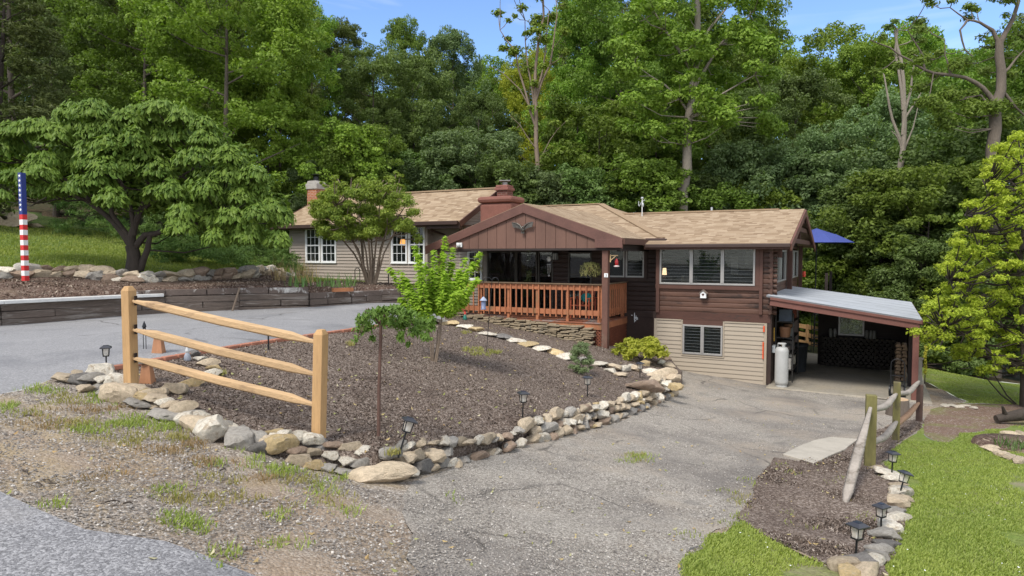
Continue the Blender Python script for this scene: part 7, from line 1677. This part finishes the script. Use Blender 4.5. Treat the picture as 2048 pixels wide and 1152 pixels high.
p = at(1835, 806, 18.3); p.z = gz(p.x, p.y); tag(MB().box(p + Vector((0, 0, .38)), (.14, .12, .9)).box(p + Vector((0, 0, .85)), (.2, .16, .05)).build('utility_post', M('pale_grey_wood', (.30, .27, .23), .9), None, p, bevel=.01), 'pale grey square post standing just outside the right carport post', 'post')
p = at(1849, 775, 19.5); p.z = gz(p.x, p.y); plant('mullein', 'tall thin yellow flower spike behind the carport post', 'plant', p, [((.02 * math.sin(k), 0, .35 + k * .09), (.05, .05, .07)) for k in range(9)], 420, .05, leafmat('mullein_leaf', (.35, .33, .05), (.5, .42, .05), (.6, .5, .08)), 71, [([(0, 0, 0), (.01, 0, .6), (0, 0, 1.2)], .015, .006)])
# plant stand and yard fence behind the carport
p = at(1631, 722, 25.2); p.z = gz(p.x, p.y) ; ps = thing('plant_stand', 'tall black metal plant stand with arched top behind the carport', 'plant stand', p)
hh_ = at(1631, 625, 25.2).z - p.z
mb = MB(); w_ = .13
for y_ in (-.1, .1): mb.tube([p + Vector((-w_, y_, 0)), p + Vector((-w_, y_, hh_ - .3))] + [p + Vector((w_ * math.cos(a), y_, hh_ - .3 + .28 * math.sin(a))) for a in np.linspace(math.pi, 0, 9)][1:] + [p + Vector((w_, y_, 0))], .014, 5)
mb.build('frame', metald, ps)
for k in range(4): mb = MB(); mb.box(p + Vector((0, 0, .3 + k * (hh_ - .6) / 3.2)), (.26, .22, .02)); mb.build('shelf_board', metald, ps)
a, b_ = at(1590, 700, 29), at(1665, 745, 26.5); a.z = gz(a.x, a.y); b_.z = gz(b_.x, b_.y); yf = thing('yard_fence', 'light new board fence seen behind the carport', 'fence', a)
z_t = at(1620, 650, 28).z
for k in range(4): c = a.lerp(b_, k / 3); MB().box(Vector((c.x, c.y, (c.z + z_t) / 2)), (.1, .1, z_t - c.z)).build('post', newwood, yf)
for k in range(4): zz_ = z_t - .1 - k * .34; MB().beam(Vector((a.x, a.y, zz_)), Vector((b_.x, b_.y, zz_)), .03, .17).build('board', newwood, yf)
# broken concrete slab between gravel and mulch
pts_ = [hit(*c, T) for c in [(1566, 912), (1600, 895), (1628, 884), (1660, 878), (1716, 882), (1700, 893), (1690, 902), (1660, 915), (1628, 931), (1600, 922)]]
zc = sum(c.z for c in pts_) / len(pts_); mb = MB(); nn = len(pts_); top = [Vector((c.x, c.y, c.z + .035)) for c in pts_]; mb.add(top + [c - Vector((0, 0, .1)) for c in pts_], [tuple(range(nn))] + [(i, (i + 1) % nn, nn + (i + 1) % nn, nn + i) for i in range(nn)])
tag(mb.build('concrete_slab', M('slab_mat', (.40, .36, .30), .95, .2, 3, bs=30, bstr=.5, stain=((.25, .22, .18), 2, .6)), None, pts_[0], bevel=.01), 'broken pale concrete slab between the gravel drive and the right mulch', 'slab')
# rustic bench, stakes
ced = M('cedar_red', (.36, .17, .085), .7, .25, 2, (1, 1, .4), stain=((.22, .1, .06), 4, .62))
for (px, py, dep, lb) in ((295, 764, 7.9, 'near tapered cedar pedestal with flat weathered top behind the tall fence post'), (318, 721, 9.4, 'farther tapered cedar pedestal with weathered cap by the brick edging')):
    c = at(px, py, dep); c.z = h1(B, c.x, c.y); bc = thing('cedar_pedestal', lb, 'pedestal', c); vs = []
    for k, z in ((.075, -.02), (.045, .22)):
        for a_, b2 in ((-1, -1), (1, -1), (1, 1), (-1, 1)): vs.append(c + Vector((a_ * k, b2 * k * .8, z)))
    MB().add(vs, [(3, 2, 1, 0), (4, 5, 6, 7)] + [(i, (i + 1) % 4, 4 + (i + 1) % 4, 4 + i) for i in range(4)]).build('foot', ced, bc, bevel=.006)
    MB().box(c + Vector((0, 0, .245)), (.17, .13, .045), rotm(0, .05, .4)).build('top', grayw, bc, bevel=.015)
for px, yb, yt, dep, lb, fin in ((290, 708, 645, 9.6, 'thin black garden stake with leaf finial behind the tall fence post', True), (537, 691, 655, 10.2, 'short dark stake at the brick edging behind the fence', False), (715, 572, 536, 22.5, 'black hooped metal stake before the taupe wing', 'hoop'), (777, 571, 548, 22.3, 'thin dark stake beside the window of the taupe wing', False)):
    p = at(px, yb, dep); p.z = h1(B, p.x, p.y) if dep < 12 else h1(U, p.x, p.y); t_ = at(px, yt, dep).z; w_ = .012 if dep < 12 else .02
    mb = MB()
    if fin == 'hoop': mb.tube([p + Vector((-.08, 0, -.05)), Vector((p.x - .08, p.y, t_ - .08))] + [Vector((p.x + .08 * math.cos(a), p.y, t_ - .08 + .08 * math.sin(a))) for a in np.linspace(math.pi, 0, 8)][1:] + [p + Vector((.08, 0, -.05))], .014, 6)
    elif fin: mb.tube([p + Vector((-.018, 0, -.05)), Vector((p.x - .018, p.y, t_ - .08))], .005, 5); mb.tube([p + Vector((.018, 0, -.05)), Vector((p.x + .018, p.y, t_ - .08))], .005, 5); mb.lathe(Vector((p.x, p.y, t_ - .09)), [(.012, 0), (.03, .03), (.022, .06), (.003, .11)], 8)
    else: mb.tube([p + Vector((0, 0, -.05)), Vector((p.x, p.y, t_))], w_, 6)
    tag(mb.build('garden_stake', metald, None, p), lb, 'stake')
# fallen log and round bed plant on the right
p = hit(2046, 852, T); mb = MB(); mb.tube([p + Vector((-.5, .1, .12)), p + Vector((.1, .1, .22)), p + Vector((1.2, .3, .25)), p + Vector((2.4, .5, .2))], [.08, .13, .16, .16], 9); mb.tube([p + Vector((-.3, .1, .2)), p + Vector((-.45, 0, .42))], [.06, .02], 6); tag(mb.build('fallen_log', BARKD, None, p), 'dark fallen log on the bare ground at the right edge', 'log')
p = hit(2030, 898, T); V, Fq = blades([tuple(p)], rng, 120, .22, .014, .3, 1.2); tag(npmesh('spreading_plant', V, Fq, irism, None, tuple(p)), 'low green strap-leaved plant in the round bed on the lawn', 'plant')
p = hit(2025, 896, T); mb = MB(); mb.lathe(p + Vector((.25, .1, .015)), [(.75, -.05), (.72, .02), (.3, .035)], 20); struct(mb.build('round_bed', upmulch_m, None, p))
it = []
for px, py in ((1905, 812), (1918, 814), (1948, 817), (1890, 812), (1932, 812)):
    p = hit(px, py, T); o = stone(p, .22, .15, .04, 'white', 'small flat white stone on the bare ground beyond the carport', 'white stones on the bare ground', flat=True); it.append(o)
rank_labels(it)

# stones that repeat a few times: tell them apart by their order from left to right
cnt_ = {}
for o in bpy.data.objects:
    if o.parent is None and o.get('category') == 'stone': cnt_.setdefault(o['label'], []).append(o)
for l, g in cnt_.items():
    if 1 < len(g) <= 26: rank_labels(g)
for o in bpy.data.objects:
    if '_o' in o: del o['_o']
